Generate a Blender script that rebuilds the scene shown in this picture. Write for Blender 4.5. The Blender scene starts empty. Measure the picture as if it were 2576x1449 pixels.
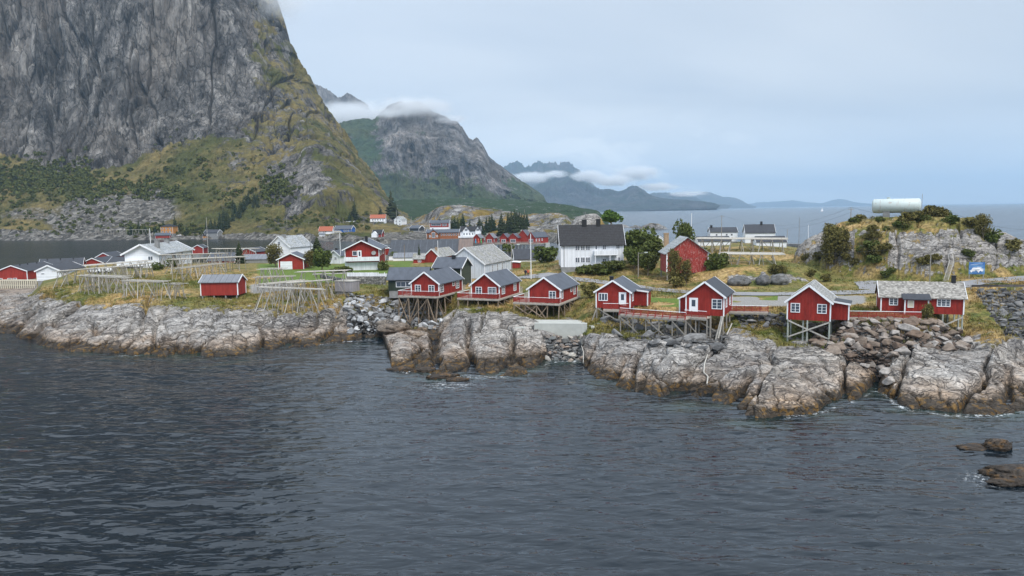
import bpy, bmesh, math, random, time
import numpy as np
from mathutils import Vector, Matrix
from mathutils.bvhtree import BVHTree
T0=time.time()
random.seed(7); RNG=np.random.default_rng(7)
S=bpy.context.scene
COL=S.collection
R=math.radians
# ------------------------------------------------------------------ camera
CAMH=23.0; F=1860.0; CU,CV=1288.0,724.5           # working pixels: 2576 x 1449
PITCH=math.atan(196.0/F); ROLL=R(0.82)
cam_d=bpy.data.cameras.new('camera'); cam=bpy.data.objects.new('camera',cam_d); COL.objects.link(cam)
cam_d.sensor_width=36.0; cam_d.lens=36.0*F/2576.0; cam_d.clip_start=0.5; cam_d.clip_end=300000
CM=Matrix.Rotation(math.pi/2-PITCH,3,'X')@Matrix.Rotation(-ROLL,3,'Z')
cam.matrix_world=Matrix.Translation((0,0,CAMH))@CM.to_4x4()
S.camera=cam
CMn=np.array(CM)
# ------------------------------------------------------------------ light
S.view_settings.view_transform='Standard'; S.view_settings.look='None'; S.view_settings.gamma=1
S.view_settings.use_curve_mapping=False
S.view_settings.exposure=0.36
SUN_EL=R(52); SUN_AZ=R(150)      # azimuth clockwise from +Y (the view direction)
sd=bpy.data.lights.new('sun','SUN'); sd.energy=2.5; sd.angle=R(24); sd.color=(1,0.955,0.9)
so=bpy.data.objects.new('sun',sd); COL.objects.link(so)
sv=Vector((math.sin(SUN_AZ)*math.cos(SUN_EL),math.cos(SUN_AZ)*math.cos(SUN_EL),math.sin(SUN_EL)))
so.rotation_euler=sv.to_track_quat('Z','Y').to_euler()
so.location=(0,-50,200)
W=bpy.data.worlds.new('World'); S.world=W; W.use_nodes=True
def world():
    nt=W.node_tree; nt.nodes.clear(); N=nt.nodes.new; L=nt.links.new
    out=N('ShaderNodeOutputWorld'); bg=N('ShaderNodeBackground'); L(bg.outputs[0],out.inputs[0])
    sky=N('ShaderNodeTexSky'); sky.sky_type='NISHITA'; sky.sun_disc=False; sky.sun_elevation=SUN_EL; sky.sun_rotation=SUN_AZ
    sk=N('ShaderNodeVectorMath'); sk.operation='SCALE'; sk.inputs['Scale'].default_value=0.10; L(sky.outputs[0],sk.inputs[0])
    tc=N('ShaderNodeTexCoord'); sep=N('ShaderNodeSeparateXYZ'); L(tc.outputs['Generated'],sep.inputs[0])
    # project direction onto a cloud deck so streaks flatten toward the horizon
    ad=N('ShaderNodeMath'); ad.operation='ADD'; ad.inputs[1].default_value=0.16; L(sep.outputs[2],ad.inputs[0])
    mx=N('ShaderNodeMath'); mx.operation='MAXIMUM'; mx.inputs[1].default_value=0.05; L(ad.outputs[0],mx.inputs[0])
    dv=N('ShaderNodeVectorMath'); dv.operation='DIVIDE'; cb=N('ShaderNodeCombineXYZ')
    for i in range(3): L(mx.outputs[0],cb.inputs[i])
    L(tc.outputs['Generated'],dv.inputs[0]); L(cb.outputs[0],dv.inputs[1])
    mp=N('ShaderNodeMapping'); mp.inputs['Rotation'].default_value=(0,0,R(25)); mp.inputs['Scale'].default_value=(0.55,0.95,0.0); L(dv.outputs[0],mp.inputs[0])
    nz=N('ShaderNodeTexNoise'); nz.inputs['Scale'].default_value=0.75; nz.inputs['Detail'].default_value=5; nz.inputs['Roughness'].default_value=0.46; nz.inputs['Distortion'].default_value=0.5
    L(mp.outputs[0],nz.inputs[0])
    # cloud colour by streaks
    cr=N('ShaderNodeValToRGB'); e=cr.color_ramp.elements
    e[0].position=0.30; e[0].color=(0.45,0.52,0.615,1); e[1].position=0.70; e[1].color=(0.65,0.70,0.755,1)
    L(nz.outputs[0],cr.inputs[0])
    # low white cloud banks over the sea horizon ahead
    l2_=N('ShaderNodeMapping'); l2_.inputs['Scale'].default_value=(9,9,22); l2_.inputs['Rotation'].default_value=(0,R(14),0); L(tc.outputs['Generated'],l2_.inputs[0])
    n2_=N('ShaderNodeTexNoise'); n2_.inputs['Scale'].default_value=1.0; n2_.inputs['Detail'].default_value=7; n2_.inputs['Roughness'].default_value=0.55; n2_.inputs['Distortion'].default_value=.6; L(l2_.outputs[0],n2_.inputs[0])
    def mr(x,a,b,c,d):
        k=N('ShaderNodeMapRange'); k.interpolation_type='SMOOTHSTEP'; k.inputs[1].default_value=a;k.inputs[2].default_value=b;k.inputs[3].default_value=c;k.inputs[4].default_value=d; L(x,k.inputs[0]); return k.outputs[0]
    def mu(a,b):
        k=N('ShaderNodeMath'); k.operation='MULTIPLY'; L(a,k.inputs[0]); L(b,k.inputs[1]); return k.outputs[0]
    msk=mu(mu(mr(sep.outputs[0],-.02,.10,0,1),mr(sep.outputs[0],.42,.20,0,1)),mr(sep.outputs[2],.14,.06,0,1))
    cm=mu(mr(n2_.outputs[0],.47,.62,0,1),msk)
    crb=N('ShaderNodeMixRGB'); L(cm,crb.inputs[0]); L(cr.outputs[0],crb.inputs[1]); crb.inputs[2].default_value=(.72,.76,.80,1); cr=crb
    # whiter to the left (-X), bluer to the right
    gx=N('ShaderNodeMapRange'); gx.inputs[1].default_value=-0.45; gx.inputs[2].default_value=0.55; gx.inputs[3].default_value=1.06; gx.inputs[4].default_value=0.80; L(sep.outputs[0],gx.inputs[0])
    sc=N('ShaderNodeVectorMath'); sc.operation='SCALE'; L(cr.outputs[0],sc.inputs[0]); L(gx.outputs[0],sc.inputs['Scale'])
    m=N('ShaderNodeMixRGB'); m.inputs[0].default_value=0.93; L(sk.outputs[0],m.inputs[1]); L(sc.outputs[0],m.inputs[2])
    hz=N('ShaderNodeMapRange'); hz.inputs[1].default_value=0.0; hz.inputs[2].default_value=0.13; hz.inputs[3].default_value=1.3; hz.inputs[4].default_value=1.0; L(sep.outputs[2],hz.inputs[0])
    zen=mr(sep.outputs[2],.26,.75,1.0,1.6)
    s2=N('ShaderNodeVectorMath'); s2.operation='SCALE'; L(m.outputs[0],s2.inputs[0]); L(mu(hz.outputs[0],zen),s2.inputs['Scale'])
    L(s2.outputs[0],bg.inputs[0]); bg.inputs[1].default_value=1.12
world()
cy=S.cycles; cy.use_denoising=True; cy.max_bounces=6; cy.diffuse_bounces=2; cy.glossy_bounces=3; cy.transmission_bounces=2
cy.volume_bounces=3; cy.transparent_max_bounces=6; cy.caustics_reflective=False; cy.caustics_refractive=False
cy.volume_step_rate=1.0; cy.volume_max_steps=96
# ------------------------------------------------------------------ pixel -> world
def ray(u,v):
    d=CMn@np.array([(u-CU)/F,-(v-CV)/F,-1.0]); return d
def atZ(u,v,z=0.0):
    d=ray(u,v); t=(z-CAMH)/d[2]; return Vector((d[0]*t,d[1]*t,z))
def atR(u,v,r):
    d=ray(u,v); t=r/math.hypot(d[0],d[1]); return Vector((d[0]*t,d[1]*t,CAMH+d[2]*t))
def proj(p):
    q=CMn.T@(np.array(p)-np.array([0,0,CAMH])); return (CU-F*q[0]/q[2], CV+F*q[1]/q[2])
ZM={1:(0,523.25,.26393),2:(644,523.25,.26393),3:(1288,523.25,.26393),4:(1932,469.6,.26393),5:(771.5,509.8,.15741),6:(1073.3,509.8,.15741),
    7:(1744.2,523.25,.16667),8:(301.9,576.9,.14323),9:(0,603.75,.18229),10:(1408.8,670.8,.23438)}
def q(z,x,y):
    a,b,s=ZM[z]; return (a+x*s,b+y*s)
# ------------------------------------------------------------------ numpy noise
def _h(ix,iy,iz,s):
    n=(ix.astype(np.int64)*374761393+iy.astype(np.int64)*668265263+iz.astype(np.int64)*2147483647*3+s*974634777)&0xffffffff
    n=((n^(n>>13))*1274126177)&0xffffffff; n=n^(n>>16)
    return (n&0xffffff)/float(0xffffff)
def vnoise(x,y,z,s=0):
    ix,iy,iz=np.floor(x),np.floor(y),np.floor(z); fx,fy,fz=x-ix,y-iy,z-iz
    fx=fx*fx*fx*(fx*(fx*6-15)+10);fy=fy*fy*fy*(fy*(fy*6-15)+10);fz=fz*fz*(3-2*fz)
    r=0
    for a in (0,1):
        for b in (0,1):
            for c in (0,1):
                r=r+_h(ix+a,iy+b,iz+c,s)*(fx if a else 1-fx)*(fy if b else 1-fy)*(fz if c else 1-fz)
    return r*2-1
def fbm(x,y,z,o=4,s=0,g=0.5,ridge=False):
    r=0;a=1.0;t=0
    for i in range(o):
        n=vnoise(x,y,z,s+i*17)
        if ridge: n=1-2*np.abs(n)
        r=r+a*n;t+=a;a*=g;x=x*2.03+5.1;y=y*2.03+3.3;z=z*2.03+1.7
    return r/t
def worley(x,y,s=0,jit=0.9):
    ix,iy=np.floor(x),np.floor(y); f1=np.full(x.shape,9.0);f2=np.full(x.shape,9.0);idc=np.zeros(x.shape)
    for a in (-1,0,1):
        for b in (-1,0,1):
            cx,cy_=ix+a,iy+b; px=cx+.5+jit*(_h(cx,cy_,ix*0,s)-.5); py=cy_+.5+jit*(_h(cx,cy_,ix*0,s+9)-.5)
            d=np.hypot(x-px,y-py); h=_h(cx,cy_,ix*0,s+21); c=d<f1
            f2=np.where(c,f1,np.minimum(f2,d)); idc=np.where(c,h,idc); f1=np.where(c,d,f1)
    return f1,f2,idc
def sstep(a,b,x): t=np.clip((x-a)/(b-a),0,1); return t*t*(3-2*t)
# ------------------------------------------------------------------ objects
def setp(o,label=None,cat=None,group=None,kind=None):
    if label:o['label']=label
    if cat:o['category']=cat
    if group:o['group']=group
    if kind:o['kind']=kind
    return o
def grid_mesh(name,P,mat,attrs=None,smooth=True,kind='structure'):
    nr,nc=P.shape[:2]; me=bpy.data.meshes.new(name)
    idx=np.arange(nr*nc).reshape(nr,nc)
    f=np.stack([idx[:-1,:-1],idx[:-1,1:],idx[1:,1:],idx[1:,:-1]],-1).reshape(-1,4)
    me.vertices.add(nr*nc); me.vertices.foreach_set('co',P.reshape(-1).astype(np.float32))
    nf=len(f); me.loops.add(nf*4); me.loops.foreach_set('vertex_index',f.reshape(-1).astype(np.int32))
    me.polygons.add(nf); me.polygons.foreach_set('loop_start',(np.arange(nf)*4).astype(np.int32))
    if smooth: me.polygons.foreach_set('use_smooth',np.ones(nf,bool))
    me.update(calc_edges=True)
    for k,a in (attrs or {}).items():
        at=me.attributes.new(k,'FLOAT','POINT'); at.data.foreach_set('value',a.reshape(-1).astype(np.float32))
    me.materials.append(mat); o=bpy.data.objects.new(name,me); COL.objects.link(o)
    if kind:o['kind']=kind
    return o
def bvh_of(P):
    nr,nc=P.shape[:2]; idx=np.arange(nr*nc).reshape(nr,nc)
    f=np.stack([idx[:-1,:-1],idx[:-1,1:],idx[1:,1:],idx[1:,:-1]],-1).reshape(-1,4)
    return BVHTree.FromPolygons(P.reshape(-1,3).tolist(),f.tolist())
# ------------------------------------------------------------------ node helpers
class NB:
    def __init__(s,name):
        s.m=bpy.data.materials.new(name); s.m.use_nodes=True; s.t=s.m.node_tree; s.t.nodes.clear()
        s.out=s('ShaderNodeOutputMaterial')
    def __call__(s,ty,**kw):
        n=s.t.nodes.new(ty)
        for k,v in kw.items(): setattr(n,k,v)
        return n
    def link(s,a,b): s.t.links.new(a,b)
    def inp(s,n,key,v):
        i=n.inputs[key]
        if hasattr(v,'is_output') or isinstance(v,bpy.types.NodeSocket): s.link(v,i)
        else: i.default_value=v
    def coords(s,kind='Object',scale=(1,1,1),rot=(0,0,0),loc=(0,0,0)):
        if kind=='World': g=s('ShaderNodeNewGeometry'); o=g.outputs['Position']
        else: g=s('ShaderNodeTexCoord'); o=g.outputs[kind]
        m=s('ShaderNodeMapping'); s.link(o,m.inputs[0]); m.inputs['Scale'].default_value=scale; m.inputs['Rotation'].default_value=rot; m.inputs['Location'].default_value=loc
        return m.outputs[0]
    def noise(s,vec,scale,detail=4,rough=.5,dist=0,col=False):
        n=s('ShaderNodeTexNoise'); s.link(vec,n.inputs['Vector']); n.inputs['Scale'].default_value=scale; n.inputs['Detail'].default_value=detail
        n.inputs['Roughness'].default_value=rough; n.inputs['Distortion'].default_value=dist
        return n.outputs['Color' if col else 0]
    def vor(s,vec,scale,feature='F1',out='Distance',rand=1.0):
        n=s('ShaderNodeTexVoronoi'); n.feature=feature; s.link(vec,n.inputs['Vector']); n.inputs['Scale'].default_value=scale; n.inputs['Randomness'].default_value=rand
        return n.outputs[out]
    def math(s,op,a,b=0.0,c=0.0,clamp=False):
        n=s('ShaderNodeMath',operation=op); n.use_clamp=clamp; s.inp(n,0,a); s.inp(n,1,b)
        if op in('MULTIPLY_ADD','SMOOTH_MIN'): s.inp(n,2,c)
        return n.outputs[0]
    def rng(s,x,a,b,c=0.,d=1.,smooth=False):
        n=s('ShaderNodeMapRange'); n.interpolation_type='SMOOTHSTEP' if smooth else 'LINEAR'
        s.link(x,n.inputs[0]); n.inputs[1].default_value=a;n.inputs[2].default_value=b;n.inputs[3].default_value=c;n.inputs[4].default_value=d
        return n.outputs[0]
    def mix(s,f,a,b,mode='MIX'):
        n=s('ShaderNodeMixRGB'); n.blend_type=mode; s.inp(n,0,f)
        for k,v in((1,a),(2,b)):
            if isinstance(v,tuple) and len(v)==3: v=v+(1,)
            s.inp(n,k,v)
        return n.outputs[0]
    def ramp(s,x,pts,interp='LINEAR'):
        n=s('ShaderNodeValToRGB'); n.color_ramp.interpolation=interp; e=n.color_ramp.elements
        while len(e)<len(pts): e.new(0.5)
        for k,(p,c) in enumerate(pts):
            e[k].position=p; e[k].color=(c if isinstance(c,tuple) else (c,c,c))+(1,)
        s.link(x,n.inputs[0]); return n.outputs[0]
    def attr(s,name):
        n=s('ShaderNodeAttribute'); n.attribute_name=name; return n.outputs['Fac']
    def bump(s,h,strength=.5,dist=.1,normal=None):
        n=s('ShaderNodeBump'); n.inputs['Strength'].default_value=strength; n.inputs['Distance'].default_value=dist; s.link(h,n.inputs['Height'])
        if normal is not None: s.link(normal,n.inputs['Normal'])
        return n.outputs[0]
    def bsdf(s,col,rough=.8,normal=None,spec=.3,metal=0.,ior=None):
        b=s('ShaderNodeBsdfPrincipled')
        if isinstance(col,tuple) and len(col)==3: col=col+(1,)
        s.inp(b,'Base Color',col); s.inp(b,'Roughness',rough); s.inp(b,'Metallic',metal); b.inputs['Specular IOR Level'].default_value=spec
        if ior: b.inputs['IOR'].default_value=ior
        if normal is not None: s.link(normal,b.inputs['Normal'])
        s.link(b.outputs[0],s.out.inputs[0]); s.b=b; return s.m
    def sepz(s,kind='World'):
        g=s('ShaderNodeNewGeometry'); x=s('ShaderNodeSeparateXYZ'); s.link(g.outputs['Position' if kind=='World' else 'Normal'],x.inputs[0]); return x.outputs
# ------------------------------------------------------------------ natural materials
def rock_color(n,sc=1.0,warm=True):
    """light grey gneiss: streaky bands, dark cracks, tan tide zone; returns colour, bump height"""
    vec=n.coords('World')
    big=n.noise(vec,.08*sc,3,.5); med=n.noise(vec,.5*sc,6,.6); fine=n.noise(vec,3*sc,4,.65)
    col=n.ramp(med,[(.25,(.21,.204,.198)),(.5,(.39,.376,.36)),(.75,(.57,.552,.53))])
    col=n.mix(n.rng(big,.4,.65,0,.5),col,(.42,.38,.335))
    warp=n('ShaderNodeVectorMath',operation='ADD'); nc=n.noise(vec,.22*sc,4,.55,col=True)
    sc_=n('ShaderNodeVectorMath',operation='SCALE'); n.link(nc,sc_.inputs[0]); sc_.inputs['Scale'].default_value=4.5/sc
    n.link(vec,warp.inputs[0]); n.link(sc_.outputs[0],warp.inputs[1])
    mp=n('ShaderNodeMapping'); n.link(warp.outputs[0],mp.inputs[0]); mp.inputs['Rotation'].default_value=(R(12),R(-22),R(18)); mp.inputs['Scale'].default_value=(.16,.45,.9)
    c1=n.vor(mp.outputs[0],.62*sc,'DISTANCE_TO_EDGE'); c2=n.vor(mp.outputs[0],1.9*sc,'DISTANCE_TO_EDGE')
    brk=n.rng(n.noise(vec,.7*sc,3,.6),.42,.6,0,1)
    k1=n.rng(c1,0,.035,.08,1); k2=n.math('MAXIMUM',n.rng(c2,0,.045,.35,1),brk)
    st=n('ShaderNodeMapping'); n.link(warp.outputs[0],st.inputs[0]); st.inputs['Rotation'].default_value=(R(15),R(-25),0); st.inputs['Scale'].default_value=(.10,.26,1.9)
    band=n.noise(st.outputs[0],1.3*sc,6,.68); kb=n.rng(band,.30,.47,.30,1)
    st2=n('ShaderNodeMapping'); n.link(warp.outputs[0],st2.inputs[0]); st2.inputs['Rotation'].default_value=(R(8),R(-18),0); st2.inputs['Scale'].default_value=(.07,.2,3.6); kb=n.math('MULTIPLY',kb,n.rng(n.noise(st2.outputs[0],2.0*sc,4,.6),.36,.50,.45,1))
    cr=n.math('MULTIPLY',n.math('MULTIPLY',k1,k2),kb)
    col=n.mix(n.rng(cr,0,1,.0,1.),(.045,.042,.043),col)
    col=n.mix(.8,col,n.ramp(fine,[(.3,.62),(.7,1.2)]),'MULTIPLY')
    if warm:
        z=n.sepz()[2]; zz=n.math('ADD',z,n.math('MULTIPLY',n.math('SUBTRACT',n.noise(vec,.3,4,.6),.5),5.0))
        col=n.mix(n.rng(zz,2.9,.2,0,.85),col,n.mix(1.,col,(.98,.73,.52),'MULTIPLY'))
        col=n.mix(n.rng(n.math('ADD',z,n.math('MULTIPLY',fine,.9)),1.75,1.15,0,.9),col,n.mix(n.rng(n.noise(vec,1.1,4,.6),.52,.6),(.035,.030,.024),(.15,.085,.02)))
    h=n.math('ADD',n.math('MULTIPLY',cr,1.0),n.math('MULTIPLY',fine,.35))
    return col,h,fine,med
def grass_color(n,vec=None):
    vec=vec or n.coords('World')
    a=n.noise(vec,.22,5,.65,.4); b=n.noise(vec,1.6,5,.7); c=n.noise(vec,.05,3,.5)
    col=n.ramp(a,[(.30,(.05,.075,.016)),(.42,(.12,.115,.028)),(.52,(.27,.185,.07)),(.64,(.38,.265,.125)),(.76,(.17,.13,.035))])
    col=n.mix(n.rng(c,.42,.62,0,.75),col,(.085,.10,.022))
    col=n.mix(.95,col,n.ramp(b,[(.3,.22),(.7,1.75)]),'MULTIPLY')
    return col,b
def mat_ground():
    n=NB('rock_and_grass'); rc,rh,fine,med=rock_color(n); rc=n.mix(1.,rc,n.ramp(n.attr('blk'),[(.0,(.68,.67,.68)),(.5,(.92,.91,.90)),(1.,(1.15,1.12,1.08))]),'MULTIPLY'); gc,gh=grass_color(n)
    vec=n.coords('World'); f=n.math('ADD',n.attr('veg'),n.math('MULTIPLY',n.math('SUBTRACT',n.noise(vec,.6,6,.7),.5),1.5))
    f=n.rng(f,.44,.56,0,1,True)
    lawn=n.ramp(n.noise(vec,2.5,4,.6),[(.3,(.06,.10,.015)),(.7,(.14,.20,.035))])
    gc=n.mix(n.rng(n.attr('lawn'),.3,.7),gc,lawn)
    col=n.mix(f,rc,gc)
    grav=n.ramp(n.noise(vec,6,3,.7),[(.3,(.17,.165,.16)),(.7,(.33,.32,.30))])
    col=n.mix(n.rng(n.math('ADD',n.attr('gravel'),n.math('MULTIPLY',n.math('SUBTRACT',n.noise(vec,.8,4,.6),.5),.5)),.4,.6),col,grav)
    rv=n.coords('World',scale=(1,1,1)); re_=n.vor(rv,1.0,'DISTANCE_TO_EDGE'); rcol=n.vor(rv,1.0,'F1','Color'); rs_=n('ShaderNodeSeparateColor'); n.link(rcol,rs_.inputs[0])
    stc=n.ramp(rs_.outputs[0],[(0,(.06,.055,.05)),(.5,(.13,.12,.11)),(1,(.27,.26,.245))]); stc=n.mix(n.rng(re_,.02,.12,.95,0),stc,(.012,.012,.012))
    ru=n.rng(n.math('ADD',n.attr('rubble'),n.math('MULTIPLY',n.math('SUBTRACT',n.noise(vec,.5,4,.6),.5),1.0)),.45,.6)
    col=n.mix(ru,col,stc)
    h=n.mix(f,rh,gh); h=n.mix(ru,h,n.rng(re_,0,.25,0,2))
    return n.bsdf(col,.88,n.bump(h,.9,.22),.25)
def mat_mountain(name,scale=1.0,green=(.07,.076,.024),dry=(.19,.15,.06),rock=((.038,.037,.038),(.125,.12,.115),(.30,.285,.265)),zs=.35):
    n=NB(name); vec=n.coords('World',scale=(1,1,zs),rot=(0,0,0))
    a=n.noise(vec,.035*scale,8,.68,.6); b=n.noise(vec,.011*scale,4,.55)
    col=n.ramp(a,[(.32,rock[0]),(.5,rock[1]),(.68,rock[2])])
    st=n.noise(n.coords('World',scale=(1,1,.12),rot=(0,R(9),0)),.06*scale,7,.7,.3)
    col=n.mix(.95,col,n.ramp(st,[(.36,.22),(.5,.95),(.64,1.6)]),'MULTIPLY')
    col=n.mix(n.rng(b,.45,.65,0,.4),col,(.15,.125,.10))
    ckv=n.coords('World',scale=(1,1,.22),rot=(0,R(9),0)); wv=n.noise(vec,.05*scale,4,.6,col=True); sv_=n('ShaderNodeVectorMath',operation='SCALE'); n.link(wv,sv_.inputs[0]); sv_.inputs['Scale'].default_value=14/scale; av=n('ShaderNodeVectorMath',operation='ADD'); n.link(ckv,av.inputs[0]); n.link(sv_.outputs[0],av.inputs[1])
    ce=n.vor(av.outputs[0],.085*scale,'DISTANCE_TO_EDGE'); ce2=n.vor(av.outputs[0],.22*scale,'DISTANCE_TO_EDGE'); ck=n.math('MULTIPLY',n.rng(ce,0,.05,.25,1),n.math('MAXIMUM',n.rng(ce2,0,.07,.4,1),n.rng(b,.4,.5)))
    col=n.mix(1.,col,ck,'MULTIPLY'); col=n.mix(1.,col,n.ramp(n.noise(n.coords('World',scale=(1,1,.35),rot=(0,R(9),0)),.33*scale,5,.7),[(.34,.62),(.5,1.0),(.68,1.28)]),'MULTIPLY')
    vc=n.coords('World'); m=n.noise(vc,.03*scale,8,.72); g2=n.noise(vc,.012*scale,5,.6)
    gc=n.mix(n.rng(g2,.40,.60),green,dry); gc=n.mix(.85,gc,n.ramp(n.noise(vc,.12*scale,6,.7),[(.3,.35),(.7,1.6)]),'MULTIPLY')
    gc=n.mix(n.attr('dark'),gc,n.mix(1.,(.030,.055,.024),n.ramp(n.noise(vc,.1*scale,6,.7),[(.3,.45),(.7,1.5)]),'MULTIPLY'))
    f=n.rng(n.math('ADD',n.attr('veg'),n.math('MULTIPLY',n.math('SUBTRACT',m,.5),1.9)),.46,.56)
    col=n.mix(f,col,gc)
    tal=n.vor(vc,.32*scale,'F1','Color'); tb=n('ShaderNodeSeparateColor'); n.link(tal,tb.inputs[0])
    tc=n.ramp(tb.outputs[0],[(0,(.045,.042,.038)),(.6,(.145,.135,.12)),(1,(.28,.265,.24))])
    col=n.mix(n.rng(n.math('ADD',n.attr('scree'),n.math('MULTIPLY',n.math('SUBTRACT',m,.5),.9)),.45,.6),col,tc)
    z=n.sepz()[2]; h=n.math('ADD',n.math('MULTIPLY',a,1.0),n.math('MULTIPLY',st,1.0))
    return n.bsdf(col,.92,n.bump(h,1.0,9/scale),.15)
def mat_sea():
    n=NB('sea_water'); v=n.coords('World')
    w1=n.noise(n.coords('World',scale=(.42,1.25,1),rot=(0,0,R(-12))),.8,2,.45,.5)
    w2=n.noise(n.coords('World',scale=(.6,1.3,1),rot=(0,0,R(14))),1.9,2,.4,.3)
    h=n.math('ADD',n.math('MULTIPLY',w1,1.0),n.math('MULTIPLY',w2,.22))
    sh=n.rng(n.attr('shore'),0,1,0,1)
    pat=n.math('MULTIPLY',sh,n.rng(n.noise(v,.12,4,.6),.45,.62))
    col=n.mix(pat,(.004,.009,.014),(.018,.034,.028))
    foam=n.math('MULTIPLY',n.attr('foam'),n.rng(n.noise(v,1.4,5,.75,1.0),.52,.62))
    col=n.mix(foam,col,(.75,.78,.8)); yy_=n('ShaderNodeSeparateXYZ'); n.link(n.coords('World'),yy_.inputs[0]); ro=n.math('MAXIMUM',n.rng(foam,0,1,.012,.7),n.rng(yy_.outputs[1],170,420,.012,.2))
    gust=n.rng(n.noise(n.coords('World',scale=(.5,1,1)),.02,4,.6),.35,.65,.45,1.25); h=n.math('MULTIPLY',h,gust); m=n.bsdf(col,ro,n.bump(h,1.0,.27),.5,0,1.45)
    return m
M={}
M['ground']=mat_ground()
M['mountain']=mat_mountain('mountain_rock')
M['mountain2']=mat_mountain('mossy_mountain_rock',.4,green=(.035,.065,.03),dry=(.06,.075,.03),rock=((.04,.043,.05),(.14,.135,.135),(.32,.29,.27)),zs=.3)
M['far']=mat_mountain('distant_mountain_rock',.12,green=(.022,.036,.03),dry=(.035,.045,.035),rock=((.022,.026,.032),(.05,.053,.06),(.10,.10,.105)))
M['sea']=mat_sea()
# ------------------------------------------------------------------ lofted terrain
def az(u,v=600):
    d=ray(u,v); return math.atan2(d[0],d[1])
def pz(pts):       # (u,v,z) -> world, or (u,range,z,1)
    o=[]
    for t in pts:
        if len(t)==3: o.append(atZ(*t))
        else: p=atR(t[0],650,t[1]/math.cos(az(t[0]))); o.append(Vector((p.x,p.y,t[2])))
    return o
def pr(pts):       # (u,v,r) -> world
    return [atR(u,v,r) for u,v,r in pts]
def pd(pts):       # (u,r,z) -> world, v of the horizon column
    o=[]
    for u,r,z in pts:
        p=atR(u,524,r); o.append(Vector((p.x,p.y,z)))
    return o
def line(pts,A):
    a=np.array([math.atan2(p[0],p[1]) for p in pts]); r=np.array([math.hypot(p[0],p[1]) for p in pts]); z=np.array([p[2] for p in pts])
    k=np.argsort(a); return np.interp(A,a[k],r[k]),np.interp(A,a[k],z[k])
def loft(lines,counts,A,smooth=0):
    RL=[];ZL=[]
    for l in lines:
        r,z=line(l,A) if not callable(l) else l(A)
        RL.append(r);ZL.append(z)
    RL=np.array(RL);ZL=np.array(ZL); rows_r=[];rows_z=[]
    def tang(X,i):   # monotone-ish Catmull tangents
        if i==0: return X[1]-X[0]
        if i==len(X)-1: return X[-1]-X[-2]
        return .5*(X[i+1]-X[i-1])
    for i,c in enumerate(counts):
        for k in range(c):
            t=k/c; rows_r.append(RL[i]+(RL[i+1]-RL[i])*t)
            m0=tang(ZL,i);m1=tang(ZL,i+1); dz=ZL[i+1]-ZL[i]; lim=1.5*np.abs(dz)+.3
            m0=np.clip(m0,-lim,lim);m1=np.clip(m1,-lim,lim)
            h00=2*t**3-3*t*t+1;h10=t**3-2*t*t+t;h01=-2*t**3+3*t*t;h11=t**3-t*t
            rows_z.append(h00*ZL[i]+h10*m0+h01*ZL[i+1]+h11*m1)
    rows_r.append(RL[-1]);rows_z.append(ZL[-1])
    r=np.array(rows_r);z=np.array(rows_z); AA=np.broadcast_to(A,r.shape)
    return np.stack([r*np.sin(AA),r*np.cos(AA),z],-1)
# ---- near island
WL=[(-300,850),(0,846),(30,842),(100,868),(180,884),(300,886),(330,892),(440,896),(560,895),(680,885),(740,875),(800,866),(870,856),(930,852),(965,852),
    (975,885),(985,925),(1020,935),(1060,925),(1100,948),(1150,942),(1250,945),(1330,936),(1368,915),(1380,905),(1462,905),(1470,925),(1500,950),(1560,970),(1600,985),(1700,1000),(1760,1012),(1815,1010),
    (1850,1038),(1960,1047),(2060,1033),(2130,1012),(2175,992),(2195,975),(2225,985),(2250,1012),(2300,1032),(2400,1042),(2500,1040),(2576,1030),(2900,1020)]
L1=pz([(u,v,0) for u,v in WL])
L2S=[(-300,800,2.6),(0,790,2.6),(60,800,3),(120,835,3.),(200,840,2.8),(300,842,3),(420,850,3),(560,850,3),(680,835,3),(780,820,3),(860,815,2.6),(900,830,1.6),(960,830,1.6),(975,860,2.5),(1000,845,3.6),
   (1075,842,3.3),(1090,885,.6),(1104,870,1.6),(1115,850,3.6),(1200,850,4.),(1300,850,4.),(1360,860,3.6),(1385,885,1.6),(1460,885,1.6),(1475,870,3.4),(1560,900,3.6),(1700,925,3.6),(1800,920,3.6),(1900,930,4),(2050,925,3.8),(2150,915,3),(2200,930,1.6),(2250,925,3.2),(2400,940,3.4),(2500,930,3.4),(2576,900,3),(2900,880,3)]
L2=pz([(t[0],t[1],t[2]*.68) for t in L2S])
L3=pz([(-300,750,1.6),(0,750,1.8),(50,752,2.4),(100,752,4.8),(200,770,5.2),(300,775,5.2),(440,785,4.8),(560,790,4.8),(700,790,4.6),(820,780,4.6),(870,775,4.6),(900,800,3.4),(960,137,1.4,1),(1005,138,.7,1),(1095,138,.3,1),(1112,135,2.2,1),(1150,785,4.6),(1200,785,4.9),
   (1290,790,4.9),(1345,812,4.2),(1385,850,3.0),(1460,850,3.0),(1485,835,4.2),(1600,862,3.8),(1700,880,3.6),(1800,890,3.4),(1840,850,4.0),(1960,868,3.8),(2080,880,3.6),(2150,890,3.4),(2200,905,2.6),(2260,885,3.6),(2400,875,3.0),(2440,870,3.2),(2500,880,4),(2576,850,4.2),(2900,820,4.2)])
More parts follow.
